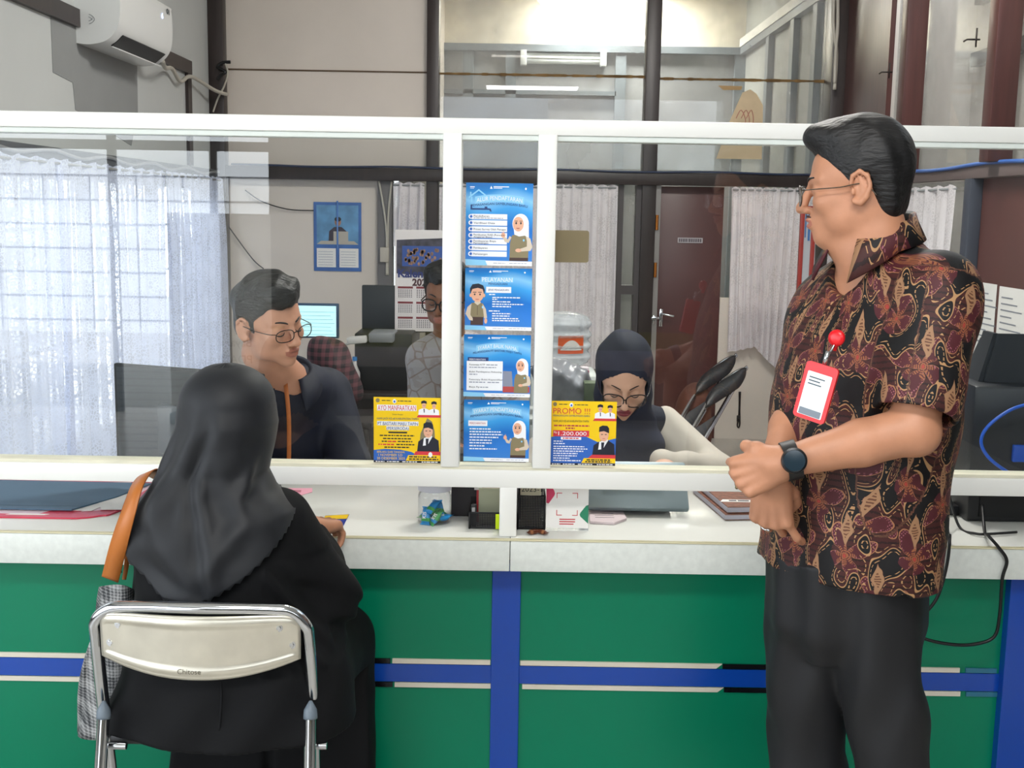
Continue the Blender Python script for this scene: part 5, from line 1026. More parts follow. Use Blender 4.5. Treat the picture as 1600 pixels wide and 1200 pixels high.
t = thing('stapler', 'black stapler standing upright at the end of the wire organizer', 'stapler', (ox0 + .010, oy + .012, ZC + .004)); MB().box((ox0 + .003, oy + .006, ZC + .004), (ox0 + .018, oy + .020, ZC + .062), .004).build('body', BLK, t, smooth=30); MB().box((ox0 + .006, oy + .004, ZC + .040), (ox0 + .014, oy + .0061, ZC + .054), .0).build('label_plate', mat('grey_plate', '#9a9a9a', .4), t)
t = bx('sticky_note', (atz(774, 829, ZC)[0], oy - .004, ZC + .001), (atz(784, 829, ZC)[0], oy - .0032, ZC + .040), mat('neon_yellow', '#d4f000', .5), 'neon yellow sticky note on the front of the black wire organizer', 'note', 0)
t = bx('card_stack', (rx0 + .006, oy + .020, ZC + .004), (ox1 - .01, oy + .034, ZC + .112), mat('cream_card', '#cfc7ac', .7), 'cream card with printing standing in the taller bin of the organizer', 'card', 0)
text_mb('2023-1', .020, (rx0 + .008, oy + .0198, ZC + .094), off=.0002).build('lettering', INK, t)
t = bx('folder', (atz(706, 800, ZC)[0], oy + .12, ZC), (rx0 + .02, oy + .20, ZC + .17), mat('charcoal_board', '#2f2b2d', .5), 'dark charcoal document box standing behind the candy jar and organizer', 'box', .002)
# acrylic stand with payment card (its code square is left out)
qx0, qx1 = atz(853, 831, ZC)[0], atz(919, 831, ZC)[0]; qy = 2.868; qh = .148; tilt = .10
sg = thing('sign_stand', 'small clear acrylic stand with white payment card, red and green corners', 'sign', ((qx0 + qx1) / 2, qy + .02, ZC))
ay = V3(0, math.sin(tilt), math.cos(tilt)); o = V3(qx0, qy, ZC + .002)
MB().obox(o + V3((qx1 - qx0) / 2, .001, 0) + ay * qh / 2, (1, 0, 0), (0, math.cos(tilt), -math.sin(tilt)), ay, (qx1 - qx0) / 2 + .001, .0022, qh / 2).box((qx0 - .001, qy - .004, ZC), (qx1 + .001, qy + .055, ZC + .003)).build('acrylic', PLAST, sg)
nrm = np.cross(V3(1, 0, 0), ay); o2 = o + nrm * .0016
W = qx1 - qx0; MB().prism([(0, .004), (W, .004), (W, qh), (0, qh)], .0004, o2, (1, 0, 0), ay).build('card', PAPER, sg)
MB().prism([(0, .120), (.0, .068), (.006, .066), (.020, .086), (.022, .092), (.020, .098), (.008, .119)], .0004, o2 + nrm * .0005, (1, 0, 0), ay).build('red_corner', mat('crimson_print', '#c8305a', .5), sg)
MB().prism([(W, .016), (W, .064), (W - .006, .062), (W - .020, .044), (W - .022, .039), (W - .020, .034)], .0004, o2 + nrm * .0005, (1, 0, 0), ay).build('green_corner', mat('green_print', '#1f7f5c', .5), sg)
for x, y, sx_, sy_ in ((.026, .094, 1, -1), (.080, .094, -1, -1), (.026, .036, 1, 1), (.080, .036, -1, 1)):
    br = MB()
    for q in ([(0, 0), (.014 * sx_, 0), (.014 * sx_, .0018 * sy_), (0, .0018 * sy_)], [(0, 0), (.0018 * sx_, 0), (.0018 * sx_, .014 * sy_), (0, .014 * sy_)]): br.prism([(x + a, y + b_) for a, b_ in q], .0004, o2 + nrm * .0005, (1, 0, 0), ay)
    br.build('red_bracket', mat('red_ink2', '#c4383f', .5), sg)
lines(sg, o2 + nrm * .0003, (1, 0, 0), ay, [(.022, .118, .066), (.022, .113, .058), (.034, .104, .040)], INK, .0018)
lines(sg, o2 + nrm * .0003, (1, 0, 0), ay, [(.034, .025, .040), (.034, .019, .040), (.034, .013, .036)], mat('red_ink2', '#c4383f', .5), .0028)
# laptop propped up behind the counter front, loose papers, binders
lp = thing('laptop', 'grey laptop propped up behind the counter rail in front of the scarfed clerk', 'laptop', (.33, 3.05, ZC))
p00, p10, p01, p11 = at(925, 797, 3.02), at(1058, 797, 3.02), at(905, 722, 3.14), at(1070, 724, 3.14)
ayl = (p01 + p11 - p00 - p10) / 2; hl = np.linalg.norm(ayl); ayl /= hl; axl = V3(1, 0, 0); cl = (p00 + p10 + p01 + p11) / 4; wl = (p11[0] - p01[0]) / 2
MB().obox(cl, axl, np.cross(ayl, axl), ayl, wl, .009, hl / 2, .006).build('base', mat('grey_aluminium', '#7f8d92', .38, .4), lp, smooth=30)
e = MB()
for x, wd in ((-.02, .002), (.035, .012), (.068, .007)): e.obox(cl + axl * x + ayl * (hl / 2 + .0002), axl, np.cross(ayl, axl), ayl, wd, .0035, .0006)
e.build('ports', BLK, lp)
MB().obox(V3(cl[0], 3.13, ZC + .02), (1, 0, 0), (0, 1, 0), (0, 0, 1), .10, .06, .02, .004).obox(V3(cl[0], 3.10, ZC + .05), (1, 0, 0), (0, .8, .6), (0, -.6, .8), .08, .006, .05).build('stand', BLK, lp, smooth=30)
t = sheet('papers', cz_([(921, 806), (925, 797), (970, 795), (979, 813), (960, 820), (922, 818)]), .006, mat('pinkish_paper', '#d9c9cc', .7), 'small stack of pinkish printed papers beside the acrylic sign', 'paper')
lines(t, (*atz(930, 812, ZC)[:2], ZC + .0057), (1, 0, 0), (0, 1, 0), [(0, 0, .05), (0, .02, .05), (.02, .04, .03)], INK, .002)
bk = [(1083, 770), (1195, 770), (1215, 812), (1133, 813)]; BR = mat('brown_mottled_cover', '#7a4a35', .5, noise=(60, .45)); PG = mat('page_edges', '#b9b7c2', .7, noise=(200, .12, (.1, .1, 1)))
for k, (z0, th, lab) in enumerate(((ZC, .016, 'brown mottled binder with spiral at the bottom of the pair on the counter'), (ZC + .0165, .017, 'brown mottled binder with white title strip on top of the pair'))):
    q = cz_(bk, ZC); q = [(x + .008 * k, y + .012 * k) for x, y in q]; t = thing('binder', lab, 'binder', (q[0][0], q[0][1], z0), 'brown binders beside the man in batik')
    MB().prism([(x * .995 + .002, y * .998 + .006) for x, y in q], th - .004, (0, 0, z0 + .002), (1, 0, 0), (0, 1, 0)).build('pages', PG, t)
    MB().prism(q, .002, (0, 0, z0), (1, 0, 0), (0, 1, 0)).prism(q, .002, (0, 0, z0 + th - .002), (1, 0, 0), (0, 1, 0)).build('cover', BR, t)
    if k:
        a, b2 = np.array(q[2]), np.array(q[3]); c = a * .35 + b2 * .65 + V3(0, .05, 0)[:2]; MB().prism([(c[0] - .06, c[1]), (c[0] + .09, c[1] - .002), (c[0] + .085, c[1] + .022), (c[0] - .05, c[1] + .024)], .0006, (0, 0, z0 + th), (1, 0, 0), (0, 1, 0)).build('title_strip', PAPER, t)
        lines(t, (c[0] - .035, c[1] + .006, z0 + th + .0004), (1, 0, 0), (0, 1, 0), [(0, 0, .02), (.024, 0, .03), (.058, 0, .024)], INK, .010)
# ---- right end: printer, monitor, cables
pr = thing('printer', 'black printer box standing at the right end of the counter behind the man', 'printer', (1.45, 3.15, ZC))
x0 = at(1500, 700, 3.10)[0]; MB().box((x0, 3.02, ZC), (2.05, 3.36, ZC + .10), .008).build('lower_case', BLK, pr, smooth=30)
MB().box((x0 + .004, 3.04, ZC + .10), (2.05, 3.38, at(1560, 598, 3.1)[2]), .012).build('upper_case', mat('dark_blue_black', '#161a22', .35), pr, smooth=30)
MB().box((x0 + .03, 3.015, ZC + .015), (2.0, 3.022, ZC + .07)).build('paper_slot', mat('slot_black', '#040405', .6), pr)
MB().box((at(1583, 700, 3.03)[0], 3.025, at(1583, 722, 3.03)[2]), (at(1600, 700, 3.03)[0] + .05, 3.04, at(1583, 695, 3.03)[2]), .004).build('blue_tank', mat('blue_window', '#1d4fb0', .2), pr)
mo = thing('monitor', 'bulky dark monitor turned away on top of the black printer', 'monitor', (1.55, 3.2, at(1560, 598, 3.1)[2]))
zt = at(1560, 598, 3.1)[2]; zc_ = at(1560, 522, 3.1)[2]; xa = at(1530, 600, 3.14)[0]; xb = at(1552, 522, 3.14)[0]
MB().prism([(xa, zt), (2.0, zt), (2.0, zc_), (xb, zc_)], .012, (0, 3.12, 0), (1, 0, 0), (0, 0, 1)).prism([(xa - .012, zt), (xa + .004, zt), (xb + .004, zc_), (xb - .008, zc_)], .07, (0, 3.19, 0), (1, 0, 0), (0, 0, 1)).prism([(xa + .02, zt), (1.98, zt), (1.98, zc_ - .03), (xb + .03, zc_ - .03)], .10, (0, 3.30, 0), (1, 0, 0), (0, 0, 1)).build('case', mat('slate_plastic', '#20262e', .4), mo, smooth=30)
CBL = mat('black_cable', '#0c0d0f', .4); BCB = mat('blue_cable', '#1558c8', .35)
def cable(pts, r, m, label, n=8): t = thing('cable', label, 'cable', tuple(pts[0])); MB().tube(spline(pts, n), r, 8).build('sheath', m, t, smooth=True); return t
cable([at(1500, 742, 3.0), at(1480, 775, 2.98), V3(at(1483, 815, 2.86)[0], 2.86, ZC + .005), at(1484, 838, 2.762), at(1480, 880, 2.757), at(1466, 930, 2.757), at(1446, 958, 2.757), at(1425, 980, 2.77), at(1440, 996, 2.77), at(1480, 1006, 2.765), at(1520, 1007, 2.765), at(1553, 995, 2.765), at(1562, 960, 2.765), at(1566, 905, 2.762), at(1573, 876, 2.758), at(1560, 855, 2.758), at(1545, 838, 2.76), V3(at(1540, 815, 2.9)[0], 2.9, ZC + .005), at(1535, 790, 3.0)], .0042, CBL, 'long black cable looping down in front of the green counter panel')
cable([at(1480, 762, 3.0), V3(at(1500, 800, 2.95)[0], 2.95, ZC + .006), V3(at(1525, 825, 2.88)[0], 2.88, ZC + .006), V3(at(1550, 826, 2.88)[0], 2.88, ZC + .006), V3(at(1590, 815, 2.9)[0], 2.9, ZC + .006)], .0035, CBL, 'thin black cable curled on the counter top beside the printer')
cable([at(1620, 628, 2.98), at(1580, 640, 2.97), at(1545, 665, 2.97), at(1533, 690, 2.97), at(1545, 715, 2.97), at(1575, 738, 2.98), at(1600, 750, 3.0)], .0045, BCB, 'blue network cable bowing in front of the black printer')
t = thing('plug', 'black power adapter lying on the counter beside the printer', 'adapter', tuple(atz(1490, 800, ZC))); c = atz(1488, 806, ZC); MB().box((c[0] - .02, c[1], ZC), (c[0] + .02, c[1] + .05, ZC + .028), .005).build('body', BLK, t, smooth=30)
# ---- monitor of the young clerk (its back to the visitors)
mn = thing('monitor', 'flat monitor seen from behind in front of the lace curtains and young clerk', 'monitor', (-.9, 3.12, ZC))
a, b2, c, d = at(183, 572, 3.22), at(412, 586, 3.05), at(412, 750, 3.05), at(188, 735, 3.22); axm = b2 - a; axm[2] = 0; Wm = np.linalg.norm(axm); axm /= Wm; nm = np.cross(axm, V3(0, 0, 1)); cm = (a + b2 + c + d) / 4; Hm = (a[2] - d[2]) / 2
MB().obox(cm, axm, -nm, (0, 0, 1), Wm / 2, .010, Hm, .006).build('back_shell', mat('monitor_grey', '#6d747c', .28), mn, smooth=30)  # grey lightened to carry the reflection of the pane in front
MB().obox(cm + nm * .002, axm, -nm, (0, 0, 1), Wm / 2 + .003, .008, Hm + .003, .004).build('bezel', BLK, mn, smooth=30)
MB().obox(cm + nm * .013 - V3(0, 0, .02), axm, -nm, (0, 0, 1), .09, .012, .07, .008).build('rear_housing', mat('monitor_dark', '#3d4248', .4), mn, smooth=30)
MB().tube([cm - nm * .03 - V3(0, 0, .02), V3(*(cm - nm * .04)[:2], ZC + .02)], .02, 10).obox(V3(*(cm - nm * .03)[:2], ZC + .008), axm, nm, (0, 0, 1), .11, .08, .008, .004).build('stand', BLK, mn, smooth=30)
# ================================================================== office furniture and wall things
# ---- air conditioner
ac = thing('air_conditioner', 'white split air conditioner mounted high on the pale wall', 'air conditioner', (LX, 5.95, 2.28))
prof = [(0, 2.285), (.06, 2.280), (.125, 2.292), (.165, 2.318), (.195, 2.36), (.208, 2.42), (.210, 2.50), (.205, 2.56), (.19, 2.585), (0, 2.59)]
pp = [tuple(q) for q in spline([V3(x, z, 0) for x, z in prof], 5)]
MB().prism([(p[0], p[1]) for p in pp], .83, (LX, 6.37, 0), (1, 0, 0), (0, 0, 1)).build('body', mat('glossy_white_plastic', '#e4e6e4', .25), ac, smooth=30)
q0, q1 = V3(LX + .128, 0, 2.290), V3(LX + .186, 0, 2.338); dq = (q1 - q0) / np.linalg.norm(q1 - q0); nq = np.cross(V3(0, 1, 0), dq); nq = nq if nq[0] > 0 else -nq
cs = (q0 + q1) / 2 + V3(0, 5.97, 0) + nq * .003
MB().obox(cs, (0, 1, 0), dq, nq, .33, np.linalg.norm(q1 - q0) / 2, .003).build('outlet_slot', mat('slot_dark', '#15181a', .5), ac)
MB().obox(cs - dq * .030 + nq * .016, (0, 1, 0), dq * .5 + nq * .86, nq * .5 - dq * .86, .325, .020, .0025).build('louver', mat('glossy_white_plastic', '#e4e6e4', .25), ac)
yv = []
for zc, rr_ in ((2.44, .045), (2.44, .030), (2.35, .030), (2.35, .045)): yv.append((zc, rr_))
gv = MB()
for s_, zc in ((1, 2.41), (-1, 2.375)):
    for r_ in (.022, .034): gv.tube([(LX + .06 + r_ * math.cos(a), 5.539, zc - s_ * .03 + s_ * r_ * math.sin(a)) for a in np.linspace(.4, 1.4, 8)], .0012, 5)
gv.build('side_groove', mat('groove_grey', '#6a7072', .6), ac)
text_mb('6', .04, (LX + .2125, 6.18, 2.50), (0, 1, 0), (0, 0, 1), .0005).build('display_digit', mat('display_glow', '#bcd0ff', .4, emit=2.5), ac)
mk = MB().tube([(LX + .2125, 6.28 + .012 * math.cos(a), 2.55 + .012 * math.sin(a)) for a in np.linspace(0, 6.28, 16, endpoint=False)], .0025, 5, closed=True).box((LX + .2120, 6.305, 2.535), (LX + .2135, 6.312, 2.562)); mk.build('logo', mat('logo_grey', '#55595c', .5), ac)
WC = mat('white_cable', '#b9b4a8', .5); WHC = mat('grey_conduit', '#8f9192', .5)
def cord(pts, r, m, label, n=8): t = thing('cable', label, 'cable', tuple(pts[0])); MB().tube(spline(pts, n), r, 8).build('sheath', m, t, smooth=True); return t
cord([V3(LX + .15, 6.38, 2.31), V3(LX + .10, 6.6, 2.30), V3(LX + .05, 6.9, 2.33), V3(LX + .04, 7.1, 2.28), V3(LX + .05, 7.3, 2.33), V3(LX + .09, 7.7, 2.29), V3(LX + .13, 7.86, 2.28)], .012, WC, 'white hose running from the air conditioner to the dark corner post')
for k, (lab, pts) in enumerate((('black cable bundle tied round the dark corner post', [(340, 125), (345, 118), (352, 112), (340, 105), (348, 98), (360, 97)]), ('white wire hanging down beside the dark corner post', [(352, 98), (356, 115), (350, 135), (340, 155), (333, 175)]), ('thin black wire drooping across the cream back wall', [(383, 297), (410, 315), (450, 327), (490, 329)]), ('thin black wire slanting down the cream back wall beside the corner post', [(343, 333), (365, 365), (395, 405), (412, 420)]), ('thin grey wire slanting behind the young clerk', [(490, 475), (505, 488), (525, 495)]))):
    cord([at(x, y, BY - .025 - (.10 if k < 2 else 0)) for x, y in pts], .011 if k == 0 else .006 if k == 1 else .004, CBL if k != 1 else WC, lab)
cord([at(x, y, BY - .05) for x, y in [(592, 283), (600, 330), (604, 370), (604, 430)]], .007, WC, 'pale cable running down the grey post to a small socket box')
cord([at(x, y, BY - .05) for x, y in [(612, 283), (607, 330), (606, 372), (606, 430)]], .007, WC, 'second pale cable joining the first on the grey post')
t = thing('socket_box', 'small white socket box on the grey post with pale cables', 'socket', tuple(at(601, 400, BY - .05))); c = at(601, 398, BY - .05); MB().box((c[0] - .03, BY - .07, c[2] - .05), (c[0] + .03, BY - .04, c[2] + .05), .005).build('cover', mat('old_white_plastic', '#bdb6aa', .5), t, smooth=30)
cord([at(1303, -10, 7.75), at(1302, 40, 7.75), at(1307, 80, 7.75), at(1304, 140, 7.75)], .012, WC, 'looped pale cord hanging on the dark post at the corner'); cord([at(1309, -10, 7.73), at(1309, 40, 7.73), at(1306, 80, 7.74), at(1304, 130, 7.74)], .011, WC, 'second strand of the pale cord knotted on the dark corner post')
cord([V3(RX - .055, y, 1.795 + .006 * math.sin(y * 5)) for y in np.linspace(7.7, 3.6, 14)], .009, mat('blue_wall_cable', '#3b66b0', .4), 'blue network cable clipped along the beam of the right hand wall'.replace('right hand ', 'brown '))
cord([V3(x, BY - .096, 1.826 + .004 * math.sin(x * 6)) for x in np.linspace(-1.9, 2.0, 16)], .007, mat('dark_blue_cable', '#22304e', .5), 'dark blue cable clipped along the top of the back wall beam')
cord([V3(LX + .055, y, 1.765 + .012 * math.sin(y * 9)) for y in np.linspace(4.2, 7.9, 22)], .009, WHC, 'grey cable running along the beam above the lace curtains')
# ---- curtains
def lace(name, col, op, sc_=60, tr=.5):
    m = bpy.data.materials.new(name); m.use_nodes = True; nt = m.node_tree; nt.nodes.remove(nt.nodes['Principled BSDF']); out = nt.nodes['Material Output']
    df = nt.nodes.new('ShaderNodeBsdfDiffuse'); tl = nt.nodes.new('ShaderNodeBsdfTranslucent'); tp = nt.nodes.new('ShaderNodeBsdfTransparent'); a = nt.nodes.new('ShaderNodeMixShader'); b = nt.nodes.new('ShaderNodeMixShader')
    for q in (df, tl): q.inputs[0].default_value = (*rgb(col), 1)
    a.inputs[0].default_value = tr; nt.links.new(df.outputs[0], a.inputs[1]); nt.links.new(tl.outputs[0], a.inputs[2])
    tc = nt.nodes.new('ShaderNodeTexCoord'); v = nt.nodes.new('ShaderNodeTexVoronoi'); v.inputs['Scale'].default_value = sc_; v.feature = 'DISTANCE_TO_EDGE'; nt.links.new(tc.outputs['Object'], v.inputs[0]); n = nt.nodes.new('ShaderNodeTexNoise'); n.inputs['Scale'].default_value = 9; n.inputs['Detail'].default_value = 3; nt.links.new(tc.outputs['Object'], n.inputs[0])
    f = N(nt, v.outputs[0]).lt(.12) * .25 + N(nt, n.outputs[0]).step(.45, .60) * .22 + op
    nt.links.new(f.sat().k, b.inputs[0]); nt.links.new(tp.outputs[0], b.inputs[1]); nt.links.new(a.outputs[0], b.inputs[2]); nt.links.new(b.outputs[0], out.inputs[0]); MATS[name] = m; return m
LACE = lace('white_lace', '#dfe6fa', .72, 60, .42); LACEB = lace('off_white_lace', '#f1ebee', .82, 60, .30)
def curtain(label, p0, p1, ztop, zbot, n, amp, m, seed, gather=0.0, group=None):
    """pleated cloth between two floor points; zbot may be a list along its width"""
    p0, p1 = V3(*p0, 0), V3(*p1, 0); d = p1 - p0; L = np.linalg.norm(d); d /= L; nn = np.cross(d, V3(0, 0, 1)); rn = random.Random(seed); ph = [rn.uniform(0, 6.28) for _ in range(6)]; G = []; NU = max(60, n * 10); NV = 26
    for i in range(NU + 1):
        u = i / NU; row = []
        for j in range(NV + 1):
            t = j / NV; zb = np.interp(u, np.linspace(0, 1, len(zbot)), zbot); z = ztop + (zb - ztop) * t
            a = amp * (.35 + .65 * min(1, t * 4)); w_ = a * (math.sin(u * n * 6.28 + ph[0] + .7 * math.sin(t * 3 + ph[1])) + .45 * math.sin(u * n * 13.1 + ph[2] + t * 2) + .3 * math.sin(u * n * 2.7 + ph[3] + t))
            uu = u + gather * t * math.sin(u * 6.28 + ph[4]) * .05
            row.append(p0 + d * (uu * L) + nn * w_ + V3(0, 0, z + (.012 * abs(math.sin(u * n * 3.14)) if j == 0 else 0)))
        G.append(row)
    t = thing('curtain', label, 'curtain', (*((p0 + p1) / 2)[:2], min(zbot)), group); MB().grid(G).build('cloth', m, t, smooth=True)
    MB().tube([p0 + nn * 0 + V3(0, 0, ztop - .01), p1 + V3(0, 0, ztop - .01)], .006, 8).build('rod', WHC, t, smooth=True); return t
xc = LX + .085
curtain('white lace curtain at the edge of the photo nearest the counter, by the grilled window', (xc, 3.7), (xc, 5.10), 1.73, [.2, .2, .1], 8, .022, LACE, 1, 1); curtain('widest white lace curtain over the middle of the grilled window', (xc, 5.05), (xc, 6.62), 1.73, [.15, .1, .12], 9, .024, LACE, 2, 1); curtain('white lace curtain over the far end of the grilled window by the corner post', (xc, 6.58), (xc, 7.84), 1.73, [.1, .1, .1], 9, .022, LACE, 4, 1)
yb = BY - .075
curtain('short lace curtain beside the dark post behind the partly hidden man', (-.82, yb), (-.61, yb), 1.72, [1.30, 1.34], 3, .014, LACEB, 5); curtain('lace curtain behind the white partition post between dark post and water bottle', (-.51, yb), (.22, yb), 1.72, [.5, .5], 8, .016, LACEB, 6)
curtain('off white lace curtain between the water bottle and narrow glass window', (.20, yb), (.69, yb), 1.725, [.45, .5], 7, .018, LACEB, 7)
curtain('white curtain hanging beside the maroon door above the leaning chairs', (1.45, yb - .02), (2.02, yb - .02), 1.725, [.62, .66, .52, .30], 11, .020, LACEB, 8, 1)
curtain('white curtain on the side wall window behind the man in batik', (RX - .08, 7.80), (RX - .08, 5.62), 1.70, [.4, .35, .3], 13, .020, LACEB, 9)
MB().box((-.79, BY - .05, 1.30), (-.61, BY - .045, 1.47)).build('acrylic_sheet', mat('pale_blue_sheet', '#a9bccb', .3), None, 'pale blue sheet propped below the short lace curtain', 'sheet', smooth=None)
# ---- calendars, cards and papers on the walls
cb = thing('calendar', 'blue wall calendar with a photo of a person above two white date pages', 'calendar', tuple(at(528, 423, BY)))
o = at(491, 423, BY); x1 = at(565, 423, BY)[0]; z1 = at(528, 316, BY)[2]; Wc, Hc = x1 - o[0], z1 - o[2]; o = V3(o[0], BY - .004, o[2])
MB().prism([(0, 0), (Wc, 0), (Wc, Hc), (0, Hc)], .003, o, (1, 0, 0), (0, 0, 1)).build('sheet', mat('calendar_blue', '#3c69ad', .4, noise=(7, .2)), cb); on = o + V3(0, -.0035, 0)
MB().prism([(.02, .18), (Wc - .02, .18), (Wc - .02, Hc - .02), (.02, Hc - .02)], .0006, on, (1, 0, 0), (0, 0, 1)).build('picture', mat('calendar_sky', '#5f93bd', .4, noise=(9, .35)), cb)
MB().prism([(.02, .026), (Wc / 2 - .012, .026), (Wc / 2 - .012, .155), (.02, .155)], .001, on, (1, 0, 0), (0, 0, 1)).prism([(Wc / 2 + .012, .026), (Wc - .02, .026), (Wc - .02, .155), (Wc / 2 + .012, .155)], .001, on, (1, 0, 0), (0, 0, 1)).build('date_page', PAPER, cb)
lines(cb, on + V3(0, -.0011, 0), (1, 0, 0), (0, 0, 1), [(.03 + k * .155, .04 + r * .018, .10) for k in (0, 1) for r in range(6)], mat('date_grey', '#a2aab8', .6), .003)
pc = MB().prism([(.10, .19), (.23, .19), (.225, .27), (.19, .30), (.14, .30), (.105, .27)], .0008, on - V3(0, .001, 0), (1, 0, 0), (0, 0, 1)); pc.build('pictured_shirt', mat('pictured_dark', '#3a3340', .6), cb)
el = lambda cx, cz, rx, rz, n=16: [(cx + rx * math.cos(2 * math.pi * i / n), cz + rz * math.sin(2 * math.pi * i / n)) for i in range(n)]
MB().prism(el(.165, .335, .022, .03), .001, on - V3(0, .001, 0), (1, 0, 0), (0, 0, 1)).build('pictured_face', mat('pictured_skin', '#a77b62', .6), cb); MB().prism(el(.165, .352, .023, .016), .0012, on - V3(0, .001, 0), (1, 0, 0), (0, 0, 1)).build('pictured_hair', INK, cb)
MB().prism([(.02, .182), (Wc - .02, .182), (Wc - .05, .205), (.05, .205)], .001, on - V3(0, .001, 0), (1, 0, 0), (0, 0, 1)).prism([(.135, .20), (.235, .20), (.235, .27), (.135, .27)], .0014, on - V3(0, .001, 0), (1, 0, 0), (0, 0, 1)).build('pictured_table', mat('pictured_pale', '#b9b2a6', .6), cb)
MB().tube([(o[0] + Wc / 2, on[1] - .004, o[2] + .02), (o[0] + Wc / 2, on[1] - .004, o[2] + Hc + .01)], .006, 8).build('hanging_tube', mat('blue_tube', '#5f8bd0', .4), cb, smooth=True)
ck = thing('calendar', 'tall white calendar printed Kalender 2025 with a group photo, taped on a monitor back', 'calendar', tuple(at(655, 517, 6.276)))
YK = 6.276; o = at(617, 517, YK); Hk = at(640, 359, YK)[2] - o[2]; q_ = Hk / .70; Wk = .40 * q_
Q = lambda L: [(x * q_, z * q_) for x, z in L]; on = o + V3(0, -.0033, 0)
MB().prism(Q([(0, 0), (.4, 0), (.4, .7), (0, .7)]), .003, o, (1, 0, 0), (0, 0, 1)).build('sheet', mat('calendar_paper', '#d9d3d2', .6), ck)
MB().prism(Q([(.012, .40), (.4, .37), (.4, .65), (.012, .63)]), .0008, on, (1, 0, 0), (0, 0, 1)).build('photo', mat('calendar_photo', '#3c3a46', .5, noise=(22, .7)), ck)
MB().prism(Q([(.05, .45), (.4, .45), (.4, .59), (.05, .59)]), .0012, on, (1, 0, 0), (0, 0, 1)).build('inset_photo', mat('inset_blue', '#2f4f94', .5), ck)
cr = MB(); rn = random.Random(8)
for k in range(46): cr.prism(el((.07 + .32 * rn.random()) * q_, (.465 + .10 * rn.random()) * q_, .010 * q_, .014 * q_, 8), .0016, on, (1, 0, 0), (0, 0, 1))
cr.build('pictured_group', mat('group_tones', '#8a6a5a', .6, noise=(60, .5)), ck)
text_mb('Kalender', .078 * q_, on + V3(.018 * q_, -.001, .375 * q_), off=.0, bold=.002).build('title', mat('title_navy', '#23306e', .5), ck)
text_mb('2025', .066 * q_, on + V3(.12 * q_, -.001, .318 * q_), off=.0, bold=.002).build('year', mat('year_brown', '#4a2a30', .5), ck)
mh = MB(); dt = MB()
for r in range(3):
    for c in range(3):
        X0, Z0 = .02 + c * .128, .235 - r * .105; bxx = lambda m_, x0, z0, x1, z1: m_.box(on + V3(x0 * q_, -.0008, z0 * q_), on + V3(x1 * q_, 0, z1 * q_)); bxx(mh, X0, Z0 + .062, X0 + .105, Z0 + .076)
        for i in range(5):
            for j in range(7): bxx(dt, X0 + .004 + j * .0145, Z0 + i * .0118, X0 + .011 + j * .0145, Z0 + .0062 + i * .0118)
mh.build('month_bar', mat('month_red', '#7a3038', .5), ck); dt.build('dates', mat('date_ink', '#55525a', .6), ck)
cd_ = thing('card', 'tan cardboard card with rounded corners stuck on the glass beside the white post', 'card', tuple(at(893, 410, 2.87)))
c = at(890, 385, 2.845); hw_, hh_ = at(920, 385, 2.845)[0] - c[0], c[2] - at(890, 410, 2.845)[2]; MB().prism([(x, z) for x, z in rr(hw_, hh_, .006)], .002, c, (1, 0, 0), (0, 0, 1)).build('sheet', mat('tan_card', '#93805f', .6, noise=(4, .08)), cd_)
for k, (x0_, x1_, y0_, y1_, lab) in enumerate(((1526, 1558, 440, 592, 'long white typed paper pinned on the brown wall behind the man in batik'), (1562, 1612, 447, 560, 'white typed paper pinned on the brown wall above the monitor'))):
    a, b2 = atx(x0_, y0_, RX - .004), atx(x1_, y0_, RX - .004); zb = atx(x0_, y1_, RX - .004)[2]; t = thing('paper', lab, 'paper', (RX - .004, (a[1] + b2[1]) / 2, zb), 'typed papers on the brown wall')
    MB().prism([(0, 0), (a[1] - b2[1], 0), (a[1] - b2[1], a[2] - zb), (0, a[2] - zb)], .002, (RX - .002, a[1], zb), (0, -1, 0), (0, 0, 1)).build('sheet', PAPER, t)
    lines(t, (RX - .0042, a[1], zb), (0, -1, 0), (0, 0, 1), [(.03, (a[2] - zb) - .05 - r * .028, .12 + .05 * ((r * 7) % 3)) for r in range(9)], mat('faint_ink', '#8b8f98', .7), .006)
pg = thing('paper', 'torn yellowed poster remnant with red drawing stuck on the dusty transom glass', 'paper', tuple(at(1160, 250, BY)))
MB().prism([tuple((at(x, y, BY) - at(1160, 250, BY))[[0, 2]]) for x, y in [(1119, 248), (1140, 190), (1160, 145), (1172, 140), (1182, 147), (1192, 165), (1190, 249)]], .003, at(1160, 250, BY - .02), (1, 0, 0), (0, 0, 1)).build('sheet', mat('yellowed_paper', '#c9b493', .8, noise=(6, .15)), pg)
MB().prism([tuple((at(x, y, BY) - at(1160, 250, BY))[[0, 2]]) for x, y in [(1122, 134), (1160, 135), (1158, 141), (1130, 141)]], .003, at(1160, 250, BY - .02), (1, 0, 0), (0, 0, 1)).build('torn_strip', mat('tape_brown', '#a88a60', .8), pg)
wl_ = MB()
for kk in range(3): wl_.tube(spline([at(1150 + kk * 8, 185, BY - .025), at(1158 + kk * 8, 172, BY - .025), at(1165 + kk * 6, 190, BY - .025), at(1155 + kk * 7, 205, BY - .025)], 5), .003, 5)
wl_.build('red_drawing', mat('faded_red', '#b07a6a', .8), pg)
rf = thing('board', 'narrow red framed board hanging by the side wall in front of the white curtain', 'board', tuple(at(1258, 540, 7.55)))
YR = 7.55; x0_, x1_, zt_, zb_ = at(1252, 330, YR)[0], at(1276, 330, YR)[0], at(1262, 322, YR)[2], .002
REDW = mat('red_painted_wood', '#a5332a', .45)
